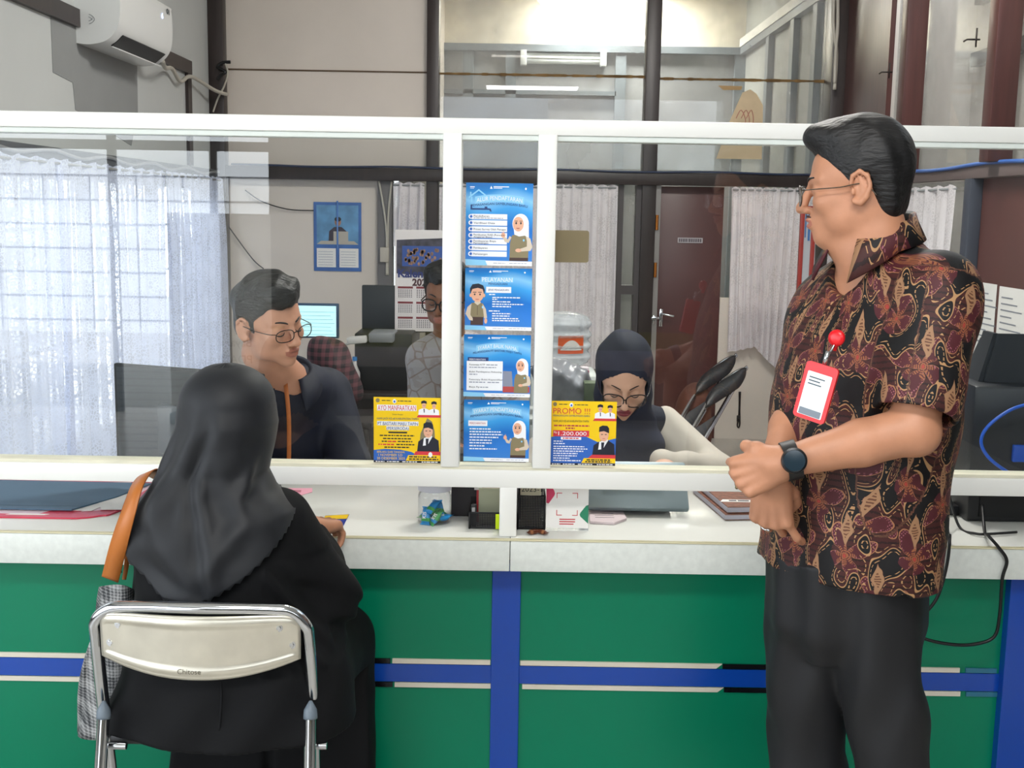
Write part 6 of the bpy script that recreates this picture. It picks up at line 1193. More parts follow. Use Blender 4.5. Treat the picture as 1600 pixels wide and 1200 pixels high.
for lo, hi in (((x0_, zb_), (x0_ + .026, zt_)), ((x1_ - .026, zb_), (x1_, zt_)), ((x0_ + .026, zt_ - .03), (x1_ - .026, zt_)), ((x0_ + .026, zb_), (x1_ - .026, zb_ + .03))): MB().box((lo[0], YR, lo[1]), (hi[0], YR + .03, hi[1]), .003).build('frame', REDW, rf, smooth=30)
MB().box((x0_ + .02, YR + .012, zb_ + .02), (x1_ - .02, YR + .02, zt_ - .02)).build('panel', mat('pale_panel', '#c3c6cc', .3), rf)
MB().box((x0_ + .032, YR + .004, zt_ - .20), (x0_ + .038, YR + .011, zt_)).box((x0_ + .052, YR + .004, zt_ - .22), (x0_ + .064, YR + .011, zt_)).build('blue_ribbon', mat('blue_ribbon', '#3b6fae', .5), rf)
# window stays on the posts of the side wall
for x, y, lab in ((1385, 113, 'iron window stay on the first maroon post of the side wall'), (1520, 62, 'iron window stay on the maroon post nearest the camera')):
    Y_ = 6.395 if x < 1450 else 5.195; c = at(x, y, Y_) + V3(.018, .008, 0); MB().tube([c - V3(.055, .0, .008), c - V3(.04, 0, -.002), c + V3(.02, .012, .004)], .004, 6).tube([c + V3(0, 0, -.03), c + V3(0, .0, .05)], .004, 6).build('trim_24' if x < 1450 else 'trim_25', mat('iron', '#2b2623', .5, .6), None, kind='structure', smooth=True)
# ---- lamp shape for a glass reflection, added tubes at the fill lights
def tube_lamp(c, L, ax, label, lit):
    t = thing('tube_lamp', label, 'lamp', tuple(c)); c = V3(*c); ax = V3(*ax); ay = V3(0, 0, 1) if lit == 0 else np.cross(ax, V3(0, 0, 1)); n_ = V3(0, -1, 0) if lit == 0 else V3(0, 0, -1); W_ = mat('lamp_white', '#dfe4e2', .4)
    MB().obox(c, ax, n_, np.cross(ax, n_), L / 2, .02, .05, .004).build('housing', W_, t, smooth=30)
    for s in (-1, 1): MB().obox(c + ax * s * (L / 2 - .03) + n_ * .03, ax, n_, np.cross(ax, n_), .03, .045, .07, .005).build('end_cap', W_, t, smooth=30)
    MB().tube([c - ax * (L / 2 - .06) + n_ * .05, c + ax * (L / 2 - .06) + n_ * .05], .014, 12).build('tube', W_ if lit == 0 else mat('glowing_tube', '#fff8ec', .3, emit=6), t, smooth=True)
tube_lamp(at(880, 92, 11.47), .82, (1, 0, 0), 'unlit white tube lamp fixed on the far wall behind the dusty glass', 0)
for c, ax, lab in (((.75, 4.6, 3.64), (1, 0, 0), 'lit tube lamp under the office ceiling'), ((.2, .3, 3.62), (1, 0, 0), 'lit tube lamp under the waiting room ceiling'), ((.85, 11.15, 3.65), (1, 0, 0), 'lit tube lamp under the ceiling of the back room')): tube_lamp(c, 1.2, ax, lab, 1)
# ---- desk with computer things behind the young clerk
YD = 6.2; dz = at(560, 612, 6.0)[2]
dk = thing('desk', 'dark wooden desk with computer clutter by the cream back wall', 'desk', (-.9, 6.3, 0)); DKW = mat('dark_desk_wood', '#241d1b', .35)
dx0, dx1 = at(470, 600, YD)[0], at(690, 600, YD)[0]; MB().box((dx0, 5.95, dz - .03), (dx1, 6.75, dz), .004).build('top', DKW, dk, smooth=30); MB().box((dx0 + .03, 6.0, 0.02), (dx1 - .03, 6.03, dz - .03)).build('front_panel', DKW, dk)
for x in (dx0 + .02, dx1 - .06):
    for y in (5.97, 6.68): MB().box((x, y, 0), (x + .04, y + .04, dz - .03)).build('leg', DKW, dk)
cn = bx('computer_case', (at(556, 560, 6.1)[0], 6.05, dz), (at(645, 560, 6.1)[0], 6.55, at(600, 520, 6.1)[2]), BLK, 'black computer case lying on the dark desk under the monitor', 'computer', .008)
m2 = thing('monitor', 'black monitor seen from behind, in front of the tall calendar', 'monitor', tuple(at(610, 520, 6.3))); a, b2 = at(566, 445, 6.3), at(672, 522, 6.3); MB().box((a[0], 6.28, b2[2] + .01), (b2[0], 6.31, a[2]), .006).build('back_shell', mat('dull_black_shell', '#23282c', .45), m2, smooth=30); MB().box(((a[0] + b2[0]) / 2 - .04, 6.29, dz), ((a[0] + b2[0]) / 2 + .04, 6.33, b2[2] + .05)).build('stand', BLK, m2)
m3 = thing('monitor', 'monitor with bright teal spreadsheet beside the face of the young clerk', 'monitor', tuple(at(505, 530, 6.2))); a, b2 = at(478, 474, 6.2), at(529, 529, 6.2); MB().box((a[0] - .06, 6.20, b2[2]), (b2[0], 6.23, a[2]), .004).build('bezel', mat('screen_bezel', '#2a4a66', .4), m3, smooth=30)
MB().box((a[0] - .05, 6.196, b2[2] + .01), (b2[0] - .012, 6.199, a[2] - .012)).build('screen', mat('screen_glow', '#b9e6ea', .3, emit=.55), m3)
sc_ = MB()
for r in range(7): sc_.box((a[0] - .04, 6.1945, b2[2] + .02 + r * .02), (b2[0] - .02 - .01 * (r % 3), 6.1955, b2[2] + .022 + r * .02))
sc_.build('sheet_rows', mat('row_lines', '#6fb0b8', .3, emit=.35), m3); MB().box(((a[0] + b2[0]) / 2 - .05, 6.21, dz), ((a[0] + b2[0]) / 2 + .02, 6.24, b2[2] + .02)).build('stand', BLK, m3)
pt = thing('paper_tray', 'grey paper tray on the computer case in front of the tall calendar', 'tray', tuple(at(598, 535, 6.05))); a, b2 = at(578, 518, 6.05), at(617, 534, 6.05); MB().box((a[0], 5.98, b2[2]), (b2[0], 6.2, a[2]), .01).build('tray', mat('grey_tray', '#7c7f84', .4), pt, smooth=30)
wcm = thing('desk_lamp', 'small white clamp lamp with curved arm on the dark desk', 'lamp', tuple(at(548, 610, 5.98))); P = [at(x, y, 5.97) for x, y in [(535, 595), (527, 575), (525, 555), (532, 543), (548, 536), (566, 533)]]; MB().tube(spline(P, 6), .006, 8).build('arm', mat('pale_plastic', '#c4c2c0', .4), wcm, smooth=True); MB().obox(at(558, 531, 5.97), (1, 0, .1), (0, 1, 0), (-.1, 0, 1), .05, .03, .018, .008).build('head', mat('pale_plastic', '#c4c2c0', .4), wcm, smooth=30); MB().box(at(540, 612, 5.97) - V3(.04, .02, 0), at(540, 612, 5.97) + V3(.04, .03, .07), .006).build('base', mat('pale_plastic', '#c4c2c0', .4), wcm, smooth=30)
t = thing('bottle', 'small clear bottle standing on the dark desk beside the clamp lamp', 'bottle', tuple(at(548, 595, 5.96))); c = at(548, 612, 5.98); MB().lathe((c[0] + .02, 5.99, dz), [(.001, 0), (.028, 0), (.028, .10), (.012, .14), (.010, .17), (.001, .17)], 20).build('body', mat('milky_bottle', '#b5b2b0', .3), t, smooth=True); MB().lathe((c[0] + .02, 5.99, dz + .165), [(.001, 0), (.013, 0), (.013, .02), (.001, .02)], 16).build('cap', mat('blue_cap', '#2b79b8', .4), t, smooth=40)
t = thing('jacket', 'red and black checked cloth heaped on the chair behind the young clerk', 'jacket', tuple(at(520, 600, 5.3))); jv = Vol(at(520, 560, 5.3) - .3, at(520, 560, 5.3) + .3, .014); c = at(520, 575, 5.3); jv.ell(c, (.10, .12, .14), None, 0); jv.ell(c + V3(-.05, 0, .05), (.08, .1, .10), None, .04); jv.ell(c + V3(.02, 0, -.10), (.12, .12, .12), None, .05); jv.warp(folds(.014, 30, (.7, .3, .8), 1)); V, F = jv.mesh(1)
CHK = bpy.data.materials.new('red_black_check'); CHK.use_nodes = True; nt = CHK.node_tree; b = nt.nodes['Principled BSDF']; t1 = nt.nodes.new('ShaderNodeTexCoord'); s1 = nt.nodes.new('ShaderNodeSeparateXYZ'); nt.links.new(t1.outputs['Object'], s1.inputs[0]); f = ((N(nt, s1.outputs[0]) * 180).sin().gt(0) * .5 + (N(nt, s1.outputs[2]) * 180).sin().gt(0) * .5); rp = nt.nodes.new('ShaderNodeValToRGB'); rp.color_ramp.elements[0].color = (*rgb('#1c191c'), 1); rp.color_ramp.elements[1].color = (*rgb('#5c363c'), 1); nt.links.new(f.k, rp.inputs[0]); nt.links.new(rp.outputs[0], b.inputs['Base Color']); b.inputs['Roughness'].default_value = .9
build_arrays('cloth', V, F, CHK, t, smooth=True)
t = thing('side_table', 'small table carrying the checked jacket behind the young clerk', 'table', (c[0], 5.3, 0)); MB().box((c[0] - .2, 5.12, c[2] - .25), (c[0] + .2, 5.48, c[2] - .22), .004).build('top', DKW, t, smooth=30)
for sx in (-.17, .15):
    for sy in (5.14, 5.42): MB().box((c[0] + sx, sy, 0), (c[0] + sx + .03, sy + .03, c[2] - .25)).build('leg', DKW, t)
# ---- water dispenser, bag and boxes beside the scarfed clerk
YW = 5.2; wb = at(883, 572, YW); wd_ = thing('water_dispenser', 'white water dispenser with ribbed clear gallon bottle and orange label', 'dispenser', (wb[0], YW, 0)); c = V3(at(880, 572, YW)[0], YW, wb[2])
MB().box((c[0] - .15, YW - .15, 0), (c[0] + .15, YW + .16, wb[2] - .02), .02).build('cabinet', mat('dispenser_white', '#cdd3d0', .35), wd_, smooth=30)
pf = [(.001, .0)]
zt_ = at(880, 488, YW)[2] - wb[2]
for i in range(33):
    t = i / 32; r_ = .118 + .007 * math.cos(t * 6.28 * 5); r_ *= min(1, .5 + t * 6) * min(1, (1.0 - t) * 7 + .45); pf.append((r_, t * zt_))
pf.append((.001, zt_)); MB().lathe(c, pf, 32).build('bottle', glass_mat('water_bottle_plastic', (.86, .90, .92), 1.33, .08, ((.75, .78, .80), .25, 6, .18)), wd_, smooth=True)
lb = MB(); G = [[c + V3(.1215 * math.sin(a), -.1215 * math.cos(a), z) for z in (.07, .115, .15)] for a in np.linspace(-.25, .75, 12)]; lb.grid(G).build('label_sticker', mat('orange_label', '#d9582b', .5), wd_, smooth=True)
G = [[c + V3(.1225 * math.sin(a), -.1225 * math.cos(a), .085 + q * .045 * (1 - ((a - .25) / .42) ** 2)) for q in (.0, .5, 1)] for a in np.linspace(-.17, .67, 12)]; MB().grid(G).build('label_arch', mat('label_white', '#d9d6d2', .5), wd_, smooth=True)
gb = thing('plastic_bag', 'crumpled grey plastic bag beside the shoulder of the scarfed clerk', 'bag', tuple(at(885, 625, 4.6))); c2 = at(884, 600, 4.55); gv = Vol(c2 - .26, c2 + .26, .010); gv.ell(c2, (.10, .09, .085), None, 0); gv.ell(c2 + V3(-.06, 0, .03), (.08, .08, .07), None, .03); gv.ell(c2 + V3(.04, 0, -.06), (.07, .08, .06), None, .03); gv.warp(folds(.012, 60, (.7, .5, .9), 2)); gv.warp(folds(.006, 120, (.9, .1, -.7), 4)); V, F = gv.mesh(0); build_arrays('film', V, F, mat('grey_bag_film', '#86888e', .3, noise=(10, .3)), gb, smooth=True)
t = thing('side_table', 'low white table under the grey plastic bag', 'table', (c2[0], 4.55, 0)); MB().box((c2[0] - .2, 4.4, c2[2] - .14), (c2[0] + .22, 4.7, c2[2] - .115), .004).build('top', mat('dispenser_white', '#cdd3d0', .35), t, smooth=30)
for sx in (-.18, .18):
    for sy in (4.42, 4.65): MB().box((c2[0] + sx, sy, 0), (c2[0] + sx + .025, sy + .025, c2[2] - .14)).build('leg', mat('dispenser_white', '#cdd3d0', .35), t)
c3 = at(921, 612, 4.5); t = bx('box', (c3[0] - .025, 4.42, c2[2] - .115), (c3[0] + .045, 4.50, at(921, 597, 4.45)[2]), mat('olive_box', '#5d6a52', .5), 'small olive green box beside the grey plastic bag', 'box', .003)
t = thing('packet', 'pink and white packet standing behind the grey plastic bag', 'packet', tuple(at(914, 600, 4.62))); a = at(905, 605, 4.62); b2 = at(920, 573, 4.62); MB().box((a[0], 4.6, c2[2] - .115), (b2[0], 4.64, b2[2]), .006).build('body', mat('packet_white', '#d8ccd2', .5), t, smooth=30); MB().box((a[0] - .001, 4.598, b2[2] - .04), (b2[0] + .001, 4.642, b2[2] - .012), .004).build('pink_band', mat('packet_pink', '#a83a62', .5), t, smooth=30)
# ---- two folding chairs leaning by the back wall
VIN = mat('black_vinyl', '#15161a', .4)
def leaning(dx, dY, label):
    A = lambda x, y, Y=6.3: at(x + dx, y + dY[0], Y + dY[1]); t = thing('folding_chair', label, 'chair', tuple(V3(A(1110, 720)[0], 6.3 + dY[1], 0)), 'folded chairs leaning by the back wall')
    tl, tr_ = A(1116, 612, 6.45), A(1160, 584, 6.55); nrm = np.cross(tr_ - tl, V3(-.35, -.2, -1.0)); d = A(1073, 690, 6.15) - A(1116, 616, 6.35); d /= np.linalg.norm(d); L = lambda p: p + d * (p[2] - .02) / -d[2]
    apex = (tl + tr_) / 2 - d * .04; fr_pts = spline([L(tl), tl + d * .05, tl - d * .035, apex - d * .03 + (tr_ - tl) * .02, tr_ - d * .035, tr_ + d * .05, L(tr_)], 8); MB().tube(fr_pts, .011, 10).build('frame', STEEL, t, smooth=True)
    s = (tr_ - tl); sl = np.linalg.norm(s); s /= sl; n_ = np.cross(s, d); n_ = n_ if n_[1] < 0 else -n_; G = []
    for i in range(21):
        u = i / 20; e = math.sqrt(max(0, 1 - (2 * u - 1) ** 6)); G.append([tl + s * sl * u + d * (-.03 + .17 * v) * 1 + n_ * (.014 + .022 * e * math.sin(math.pi * min(1, max(0, v)))) - n_ * .05 * (2 * u - 1) ** 2 * 0 for v in np.linspace(0, 1, 11)])
    o = MB().grid(G).build('backrest', VIN, t, smooth=True); md = o.modifiers.new('thick', 'SOLIDIFY'); md.thickness = .03; md.offset = -1
    sc0 = tl + d * .36 + n_ * .03; MB().obox(sc0 + s * sl / 2 + d * .10, s, n_, d, sl / 2 - .02, .014, .16, .012).build('seat', VIN, t, smooth=30)
    for q in (.08, .92):
        p = tl + s * sl * q + d * .16 + n_ * .03; MB().tube([p, L(p) + n_ * .06], .009, 8).build('leg', STEEL, t, smooth=True)
    MB().tube([tl + d * .55 + n_ * .03, tr_ + d * .55 + n_ * .03], .007, 8).build('stretcher', STEEL, t, smooth=True); return t
leaning(0, (0, 0), 'folded chrome chair with black padded back leaning in front of another'); leaning(-16, (-20, .45), 'folded chrome chair with black padded back leaning behind the first one')
ks = thing('key_cord', 'thin dark looped cord with black toggle hanging on the wall beside the folded chairs', 'cord', tuple(at(1153, 665, 7.8))); P = [at(x, y, 7.993) for x, y in [(1155, 612), (1155, 630), (1154, 652), (1152, 664), (1154, 668), (1156, 662), (1156, 640), (1157, 612)]]; MB().tube(spline(P, 5), .0045, 6).build('loop', CBL, ks, smooth=True); c = at(1154, 654, 7.985); MB().box(c - V3(.012, .012, .022), c + V3(.012, .012, .022), .004).build('toggle', BLK, ks, smooth=30)
bb = thing('bag', 'brown cloth bag slumped behind the folded chairs', 'bag', tuple(at(1082, 700, 6.9))); c = at(1085, 640, 6.9); bvv = Vol(c - V3(.3, .25, .4), c + V3(.3, .25, .35), .016); bvv.ell(c, (.11, .12, .17), None, 0); bvv.ell(c - V3(0.02, 0, .14), (.14, .14, .14), None, .05); bvv.warp(folds(.012, 20, (.8, .2, .6), 3)); V, F = bvv.mesh(1); build_arrays('cloth', V, F, mat('brown_bag_cloth', '#5a3224', .8), bb, smooth=True)
bs = c[2] - .28; t = thing('stool', 'low wooden stool under the brown cloth bag', 'stool', (c[0], 6.9, 0)); MB().box((c[0] - .16, 6.76, bs - .03), (c[0] + .16, 7.06, bs), .004).build('top', DKW, t, smooth=30)
for sx in (-.15, .12):
    for sy in (6.77, 7.02): MB().box((c[0] + sx, sy, 0), (c[0] + sx + .03, sy + .03, bs - .03)).build('leg', DKW, t)

# ---- roll-up banner by the waiting room entrance (seen mirrored in the glass)
sb = thing('standing_banner', 'white standing banner with dark lettering by the waiting room entrance', 'banner', (-2.0, -2.6, 0))
MB().box((-2.45, -2.61, .08), (-1.72, -2.606, 1.5)).build('sheet', PAPER, sb); MB().box((-2.45, -2.66, 0), (-1.72, -2.54, .08), .01).build('base', mat('grey_aluminium', '#7f8d92', .38, .4), sb)
text_mb('Bayar', .085, (-1.86, -2.604, .56), (-1, 0, 0), (0, 0, 1)).build('lettering', INK, sb); text_mb('PDAM', .085, (-1.86, -2.604, .44), (-1, 0, 0), (0, 0, 1)).build('lettering', INK, sb)
# ================================================================== printed posters stuck on the glass
def grad(name, stops):
    m = bpy.data.materials.new(name); m.use_nodes = True; nt = m.node_tree; b = nt.nodes['Principled BSDF']; b.inputs['Roughness'].default_value = .35
    tc = nt.nodes.new('ShaderNodeTexCoord'); sp = nt.nodes.new('ShaderNodeSeparateXYZ'); nt.links.new(tc.outputs['Generated'], sp.inputs[0]); rp = nt.nodes.new('ShaderNodeValToRGB')
    while len(rp.color_ramp.elements) < len(stops): rp.color_ramp.elements.new(.5)
    for e, (p, c) in zip(rp.color_ramp.elements, stops): e.position = p; e.color = (*rgb(c), 1)
    f = N(nt, sp.outputs[2]) + (N(nt, sp.outputs[0]) * 7.0).sin() * .04
    nt.links.new(f.k, rp.inputs[0]); nt.links.new(rp.outputs[0], b.inputs['Base Color']); return m
PBLUE = grad('printed_blue_gradient', [(0, '#3f86d6'), (.22, '#2f7fd8'), (.45, '#1270c8'), (.66, '#3aa0e6'), (.80, '#86c6f2'), (.92, '#0f86d2'), (1, '#0a6fbe')])
pm_ = lambda n, c: mat('print_' + n, c, .4)
PW, PSK, POL, PBE, PBR, PDK, PNV, PYE, PRD, PRB, PLB, PGY, PPK = pm_('white', '#f4f6fa'), pm_('skin', '#eab394'), pm_('olive', '#8c8060'), pm_('beige', '#d8c8b4'), pm_('brown', '#4a3530'), pm_('dark', '#1f2230'), pm_('navy', '#1d3f7c'), pm_('yellow', '#fbd109'), pm_('red', '#d83a44'), pm_('royal', '#2f68c4'), pm_('sky', '#8fd0f5'), pm_('grey', '#8d93a6'), pm_('lips', '#b84a48')
PMS = [PW, PSK, POL, PBE, PBR, PDK, PNV, PYE, PRD, PRB, PLB, PGY, PPK]; IX = {m.name[6:]: i for i, m in enumerate(PMS)}
class Sheet:
    def __init__(s, name, label, px, base, group, th=.0006, Y=2.8265):
        x0, x1, y0, y1 = px; a, b = at(x0, y1, Y), at(x1, y1, Y); z1 = at((x0 + x1) / 2, y0, Y)[2]; z0 = at((x0 + x1) / 2, y1, Y)[2]
        s.o = V3(a[0], Y, z0); s.W, s.H = b[0] - a[0], z1 - z0; s.t = thing(name, label, 'poster', tuple(s.o), group); s.lv = 0; s.th = th
        MB().prism([(0, 0), (s.W, 0), (s.W, s.H), (0, s.H)], th, s.o, (1, 0, 0), (0, 0, 1)).build('sheet', base, s.t); s.L = {}
    def p(s, part, poly, c, lv=1):
        """poly in 0..1 units of the sheet, origin top left"""
        mb = s.L.setdefault(part, MB()); s.lv += 1; o = s.o - V3(0, s.th + .00025 * (lv - 1) + 1.2e-6 * s.lv, 0); mb.prism([(x * s.W, (1 - y) * s.H) for x, y in poly], .00018, o, (1, 0, 0), (0, 0, 1), IX[c]); return s
    def r(s, part, x0, y0, x1, y1, c, lv=1): return s.p(part, [(x0, y1), (x1, y1), (x1, y0), (x0, y0)], c, lv)
    def e(s, part, cx, cy, rx, ry, c, lv=1, a0=0, a1=360, n=22):
        return s.p(part, [(cx + rx * math.cos(math.radians(a)), cy - ry * math.sin(math.radians(a))) for a in np.linspace(a0, a1, n, endpoint=(a1 - a0 < 360))], c, lv)
    def txt(s, part, t, x, y, h, c, lv=3, align='LEFT', fit=None, bold=0.0, arc=None):
        """h: capital height as a share of the sheet height; fit: width share"""
        size = h * s.H / .70; tmp = text_mb(t, size, (0, 0, 0), (1, 0, 0), (0, 0, 1), 0, 'LEFT', 0.0)
        v = np.array(tmp.v); w0 = v[:, 0].max() - v[:, 0].min(); k = fit * s.W / w0 if fit else 1; ww = w0 * k; v[:, 0] = (v[:, 0] - v[:, 0].min()) * k
        x0 = x * s.W - (ww / 2 if align == 'CENTER' else 0)
        if arc: u = (v[:, 0] / ww - .5) * 2; v[:, 2] += arc * s.H * (1 - u * u)
        v[:, 0] += x0; v[:, 2] += (1 - y) * s.H; v[:, 1] = 0; v = v + s.o - V3(0, s.th + .00025 * lv + .0001, 0)
        s.L.setdefault(part, MB()).add(v, tmp.f, IX[c]); return s
    def rows(s, part, L, c, h=.012, lv=2):
        rn = random.Random(len(L))
        for x, y, w_ in L:
            q = x
            while q < x + w_: d = rn.uniform(.02, .06); s.r(part, q, y, min(q + d, x + w_), y + h, c, lv); q += d + .010
        return s
    def done(s):
        for k, mb in s.L.items(): mb.build(k, PMS, s.t)
def lady(s, cx, top, h, wave=True, desk=False):
    """drawn woman in white scarf and olive vest; h = height share"""
    ar = s.W / s.H; X = lambda v: cx + v * h / ar; Y = lambda v: top + v * h; P = 'pictured_woman'
    pl = lambda L, c, lv: s.p(P, [(X(x), Y(y)) for x, y in L], c, lv)
    pl([(-.20, 1.0), (-.19, .62), (-.15, .46), (.0, .42), (.17, .46), (.21, .62), (.20, 1.0)], 'olive', 1); 
    if not desk: pl([(-.20, 1.0), (-.195, .93), (.20, .93), (.20, 1.0)], 'brown', 2)
    pl([(.14, .46), (.24, .52), (.29, .70), (.25, .78), (.02, .80), (.0, .75), (.17, .69), (.17, .58)], 'beige', 3); s.e(P, X(-.01), Y(.775), .065 * h / ar, .04 * h, 'skin', 4)
    if wave: pl([(-.16, .50), (-.22, .62), (-.30, .60), (-.34, .52), (-.29, .50), (-.24, .55), (-.20, .47)], 'beige', 2); s.e(P, X(-.335), Y(.46), .045 * h / ar, .055 * h, 'skin', 3); pl([(-.375, .45), (-.36, .38), (-.345, .44)], 'skin', 4); pl([(-.345, .44), (-.325, .36), (-.31, .44)], 'skin', 4)
    s.e(P, X(.03), Y(.21), .175 * h / ar, .21 * h, 'white', 3); pl([(-.12, .28), (-.10, .44), (.0, .48), (.12, .46), (.21, .50), (.205, .25)], 'white', 3)
    s.e(P, X(-.02), Y(.22), .115 * h / ar, .155 * h, 'skin', 4)
    for dx in (-.065, .035): s.e(P, X(dx), Y(.20), .017 * h / ar, .026 * h, 'dark', 5); s.r(P, X(dx - .03), Y(.15), X(dx + .03), Y(.162), 'brown', 5)
    s.e(P, X(-.025), Y(.30), .04 * h / ar, .018 * h, 'lips', 5, 180, 360); s.e(P, X(.10), Y(.56), .02 * h / ar, .025 * h, 'sky', 3)
def header(s, q=0):
    s.r('print', .06, .045, .13, .055, 'white', 1).r('print', .06, .066, .12, .070, 'white', 1).p('print', [(.355, .07), (.375, .035), (.395, .07)], 'white', 1).r('print', .41, .040, .64, .050, 'white', 1).r('print', .41, .058, .54, .066, 'white', 1).e('print', .89, .065, .013, .014, 'white', 1)
    s.p('footer', [(.0, 1), (.0, .925), (.30, .935), (.34, 1)], 'sky', 1).p('footer', [(.33, 1), (.30, .94), (1, .945), (1, 1)], 'white', 2).rows('footer', [(.42, .967, .18), (.66, .967, .26)], 'grey', .006, 3)
def arch(s, t1, t2, y, h1, h2, w1, w2, arc):
    n = 24; pts = lambda dy, ww: [(.5 + ww * (i / n - .5), y + dy - arc * (1 - (2 * i / n - 1) ** 2)) for i in range(n + 1)]
    s.p('title_band', pts(-h1 - .018, w1 + .05) + pts(.012 + h2 * .3, w1 + .05)[::-1], 'sky', 1)
    s.txt('title', t1, .5, y - .0, h1, 'white', 4, 'CENTER', w1, .012, arc); s.txt('subtitle', t2, .5, y + h2 + .028, h2, 'navy', 4, 'CENTER', w2, .006, arc)
GR = 'blue service posters on the middle pane'
s = Sheet('poster', 'topmost blue poster on the middle pane, tallest, with a house outline and seven white rows', (727, 831, 286, 415), PBLUE, GR); header(s)
hs_ = [(.04, .17), (.19, .075), (.34, .17)]; 
for a, b in zip(hs_[:-1], hs_[1:]): s.p('house_outline', [(a[0], a[1]), (b[0], b[1]), (b[0], b[1] + .022), (a[0], a[1] + .022)], 'sky', 1)
s.r('house_outline', .06, .11, .08, .16, 'sky', 1).r('house_outline', .075, .17, .095, .235, 'sky', 1)
arch(s, 'ALUR PENDAFTARAN', 'PEMASANGAN SAMBUNGAN BARU', .235, .050, .030, .68, .84, .030)
s.r('pipe', .07, .265, .095, .315, 'navy', 3).r('pipe', .07, .305, .33, .325, 'navy', 3).r('pipe', .28, .285, .32, .305, 'navy', 3).p('pipe', [(.33, .305), (.37, .31), (.385, .345), (.365, .345), (.35, .325), (.33, .325)], 'navy', 3)
tx = ['Pendaftaran', 'Verifikasi Data', 'Proses Survey Oleh Petugas', 'Pembuatan RAB (Rencana', 'Pembayaran Biaya', 'Pembayaran', 'Pemasangan']
for i, t in enumerate(tx):
    y0 = .375 + i * .0755; s.r('white_rows', .09, y0, .62, y0 + .064, 'white', 1).e('white_rows', .075, y0 + .032, .034, .028, 'white', 2).e('number_disc', .080, y0 + .032, .020, .017, 'royal', 3)
    s.txt('lettering', t, .12, y0 + (.036 if i in (0, 3, 4) else .044), .022, 'dark', 3, 'LEFT', min(.48, .021 * len(t)))
    if i == 3: s.txt('lettering', 'Anggaran Biaya)', .12, y0 + .061, .020, 'dark', 3, 'LEFT', .28)
    if i == 4: s.txt('lettering', 'Pemasangan', .12, y0 + .061, .020, 'dark', 3, 'LEFT', .22)
    if i == 0: s.rows('lettering', [(.12, y0 + .046, .45)], 'grey', .008, 3)
lady(s, .80, .365, .575); s.done()
s = Sheet('poster', 'second blue poster from the top with a drawn man in olive shirt', (726, 830, 419, 516), PBLUE, GR); header(s)
s.r('title_band', .24, .145, .72, .225, 'sky', 1).txt('title', 'PELAYANAN', .48, .218, .068, 'white', 3, 'CENTER', .45, .012).txt('subtitle', 'PENGADUAN', .49, .268, .034, 'navy', 3, 'CENTER', .28, .006)
s.r('tag', .315, .30, .69, .395, 'white', 1).txt('lettering', 'JENIS PENGADUAN', .50, .362, .028, 'navy', 3, 'CENTER', .31)
s.rows('bullets', [(.36, .415, .10), (.41, .462, .42), (.41, .492, .08), (.41, .530, .27), (.41, .570, .47), (.41, .608, .28), (.36, .68, .16), (.41, .722, .28), (.41, .760, .26), (.41, .800, .39), (.41, .835, .41)], 'white', .017, 1)
P = 'pictured_man'
s.p(P, [(.085, .92), (.09, .78), (.28, .78), (.275, .92)], 'brown', 1).p(P, [(.08, .79), (.07, .62), (.10, .565), (.19, .55), (.27, .57), (.30, .63), (.285, .79)], 'olive', 2).p(P, [(.10, .57), (.04, .63), (.01, .74), (.07, .84), (.12, .85), (.12, .81), (.085, .76), (.09, .66)], 'beige', 3).p(P, [(.26, .57), (.315, .66), (.335, .80), (.29, .81), (.275, .68)], 'beige', 3).e(P, .315, .85, .022, .045, 'skin', 3).p(P, [(.14, .56), (.19, .60), (.24, .56), (.22, .52), (.16, .52)], 'beige', 3)
s.e(P, .185, .42, .095, .125, 'skin', 4).e(P, .085, .44, .018, .030, 'skin', 3).e(P, .285, .44, .018, .030, 'skin', 3).p(P, [(.08, .42), (.075, .33), (.11, .265), (.20, .25), (.27, .28), (.295, .35), (.285, .42), (.265, .34), (.19, .32), (.11, .34)], 'dark', 5)
for dx in (.145, .225): s.e(P, dx, .425, .012, .015, 'dark', 5).r(P, dx - .028, .385, dx + .025, .395, 'dark', 5)
s.e(P, .185, .50, .03, .010, 'lips', 5, 180, 360).e(P, .265, .63, .012, .02, 'sky', 4).r(P, .185, .60, .191, .76, 'brown', 4); s.done()
s = Sheet('poster', 'third blue poster from the top with a drawn woman at a laptop', (724, 828, 523, 620), PBLUE, GR); header(s)
arch(s, 'SYARAT BALIK NAMA', 'PELANGGAN PT BASTARI MAJU TAPIN', .255, .058, .034, .58, .72, .045)
s.r('tag', .06, .365, .37, .43, 'navy', 1).txt('lettering', 'PERSYARATAN', .085, .415, .030, 'white', 3, 'LEFT', .24).r('white_card', .045, .425, .585, .90, 'white', 2)
for t, y in (('Fotocopy KTP', .495), ('Bukti Pembayaran Rekening', .61), ('Fotocopy Bukti Kepemilikan', .735), ('Biaya Rp', .855)): s.txt('lettering', t, .085, y, .026, 'dark', 4, 'LEFT', .0195 * len(t))
s.rows('lettering', [(.34, .478, .17), (.085, .52, .40), (.085, .633, .12), (.085, .76, .24), (.36, .76, .18), (.25, .84, .12)], 'grey', .014, 4)
s.p('pictured_laptop', [(.59, .58), (.72, .585), (.74, .83), (.59, .86)], 'grey', 1).r('pictured_desk', .59, .83, .99, .925, 'lips', 1); lady(s, .86, .375, .56, False, True); s.done()
s = Sheet('poster', 'lowest blue poster on the middle pane with a waving drawn woman', (724, 826, 625, 721), PBLUE, GR); header(s)
arch(s, 'SYARAT PENDAFTARAN', 'PEMASANGAN SAMBUNGAN BARU', .225, .058, .036, .70, .80, .045)
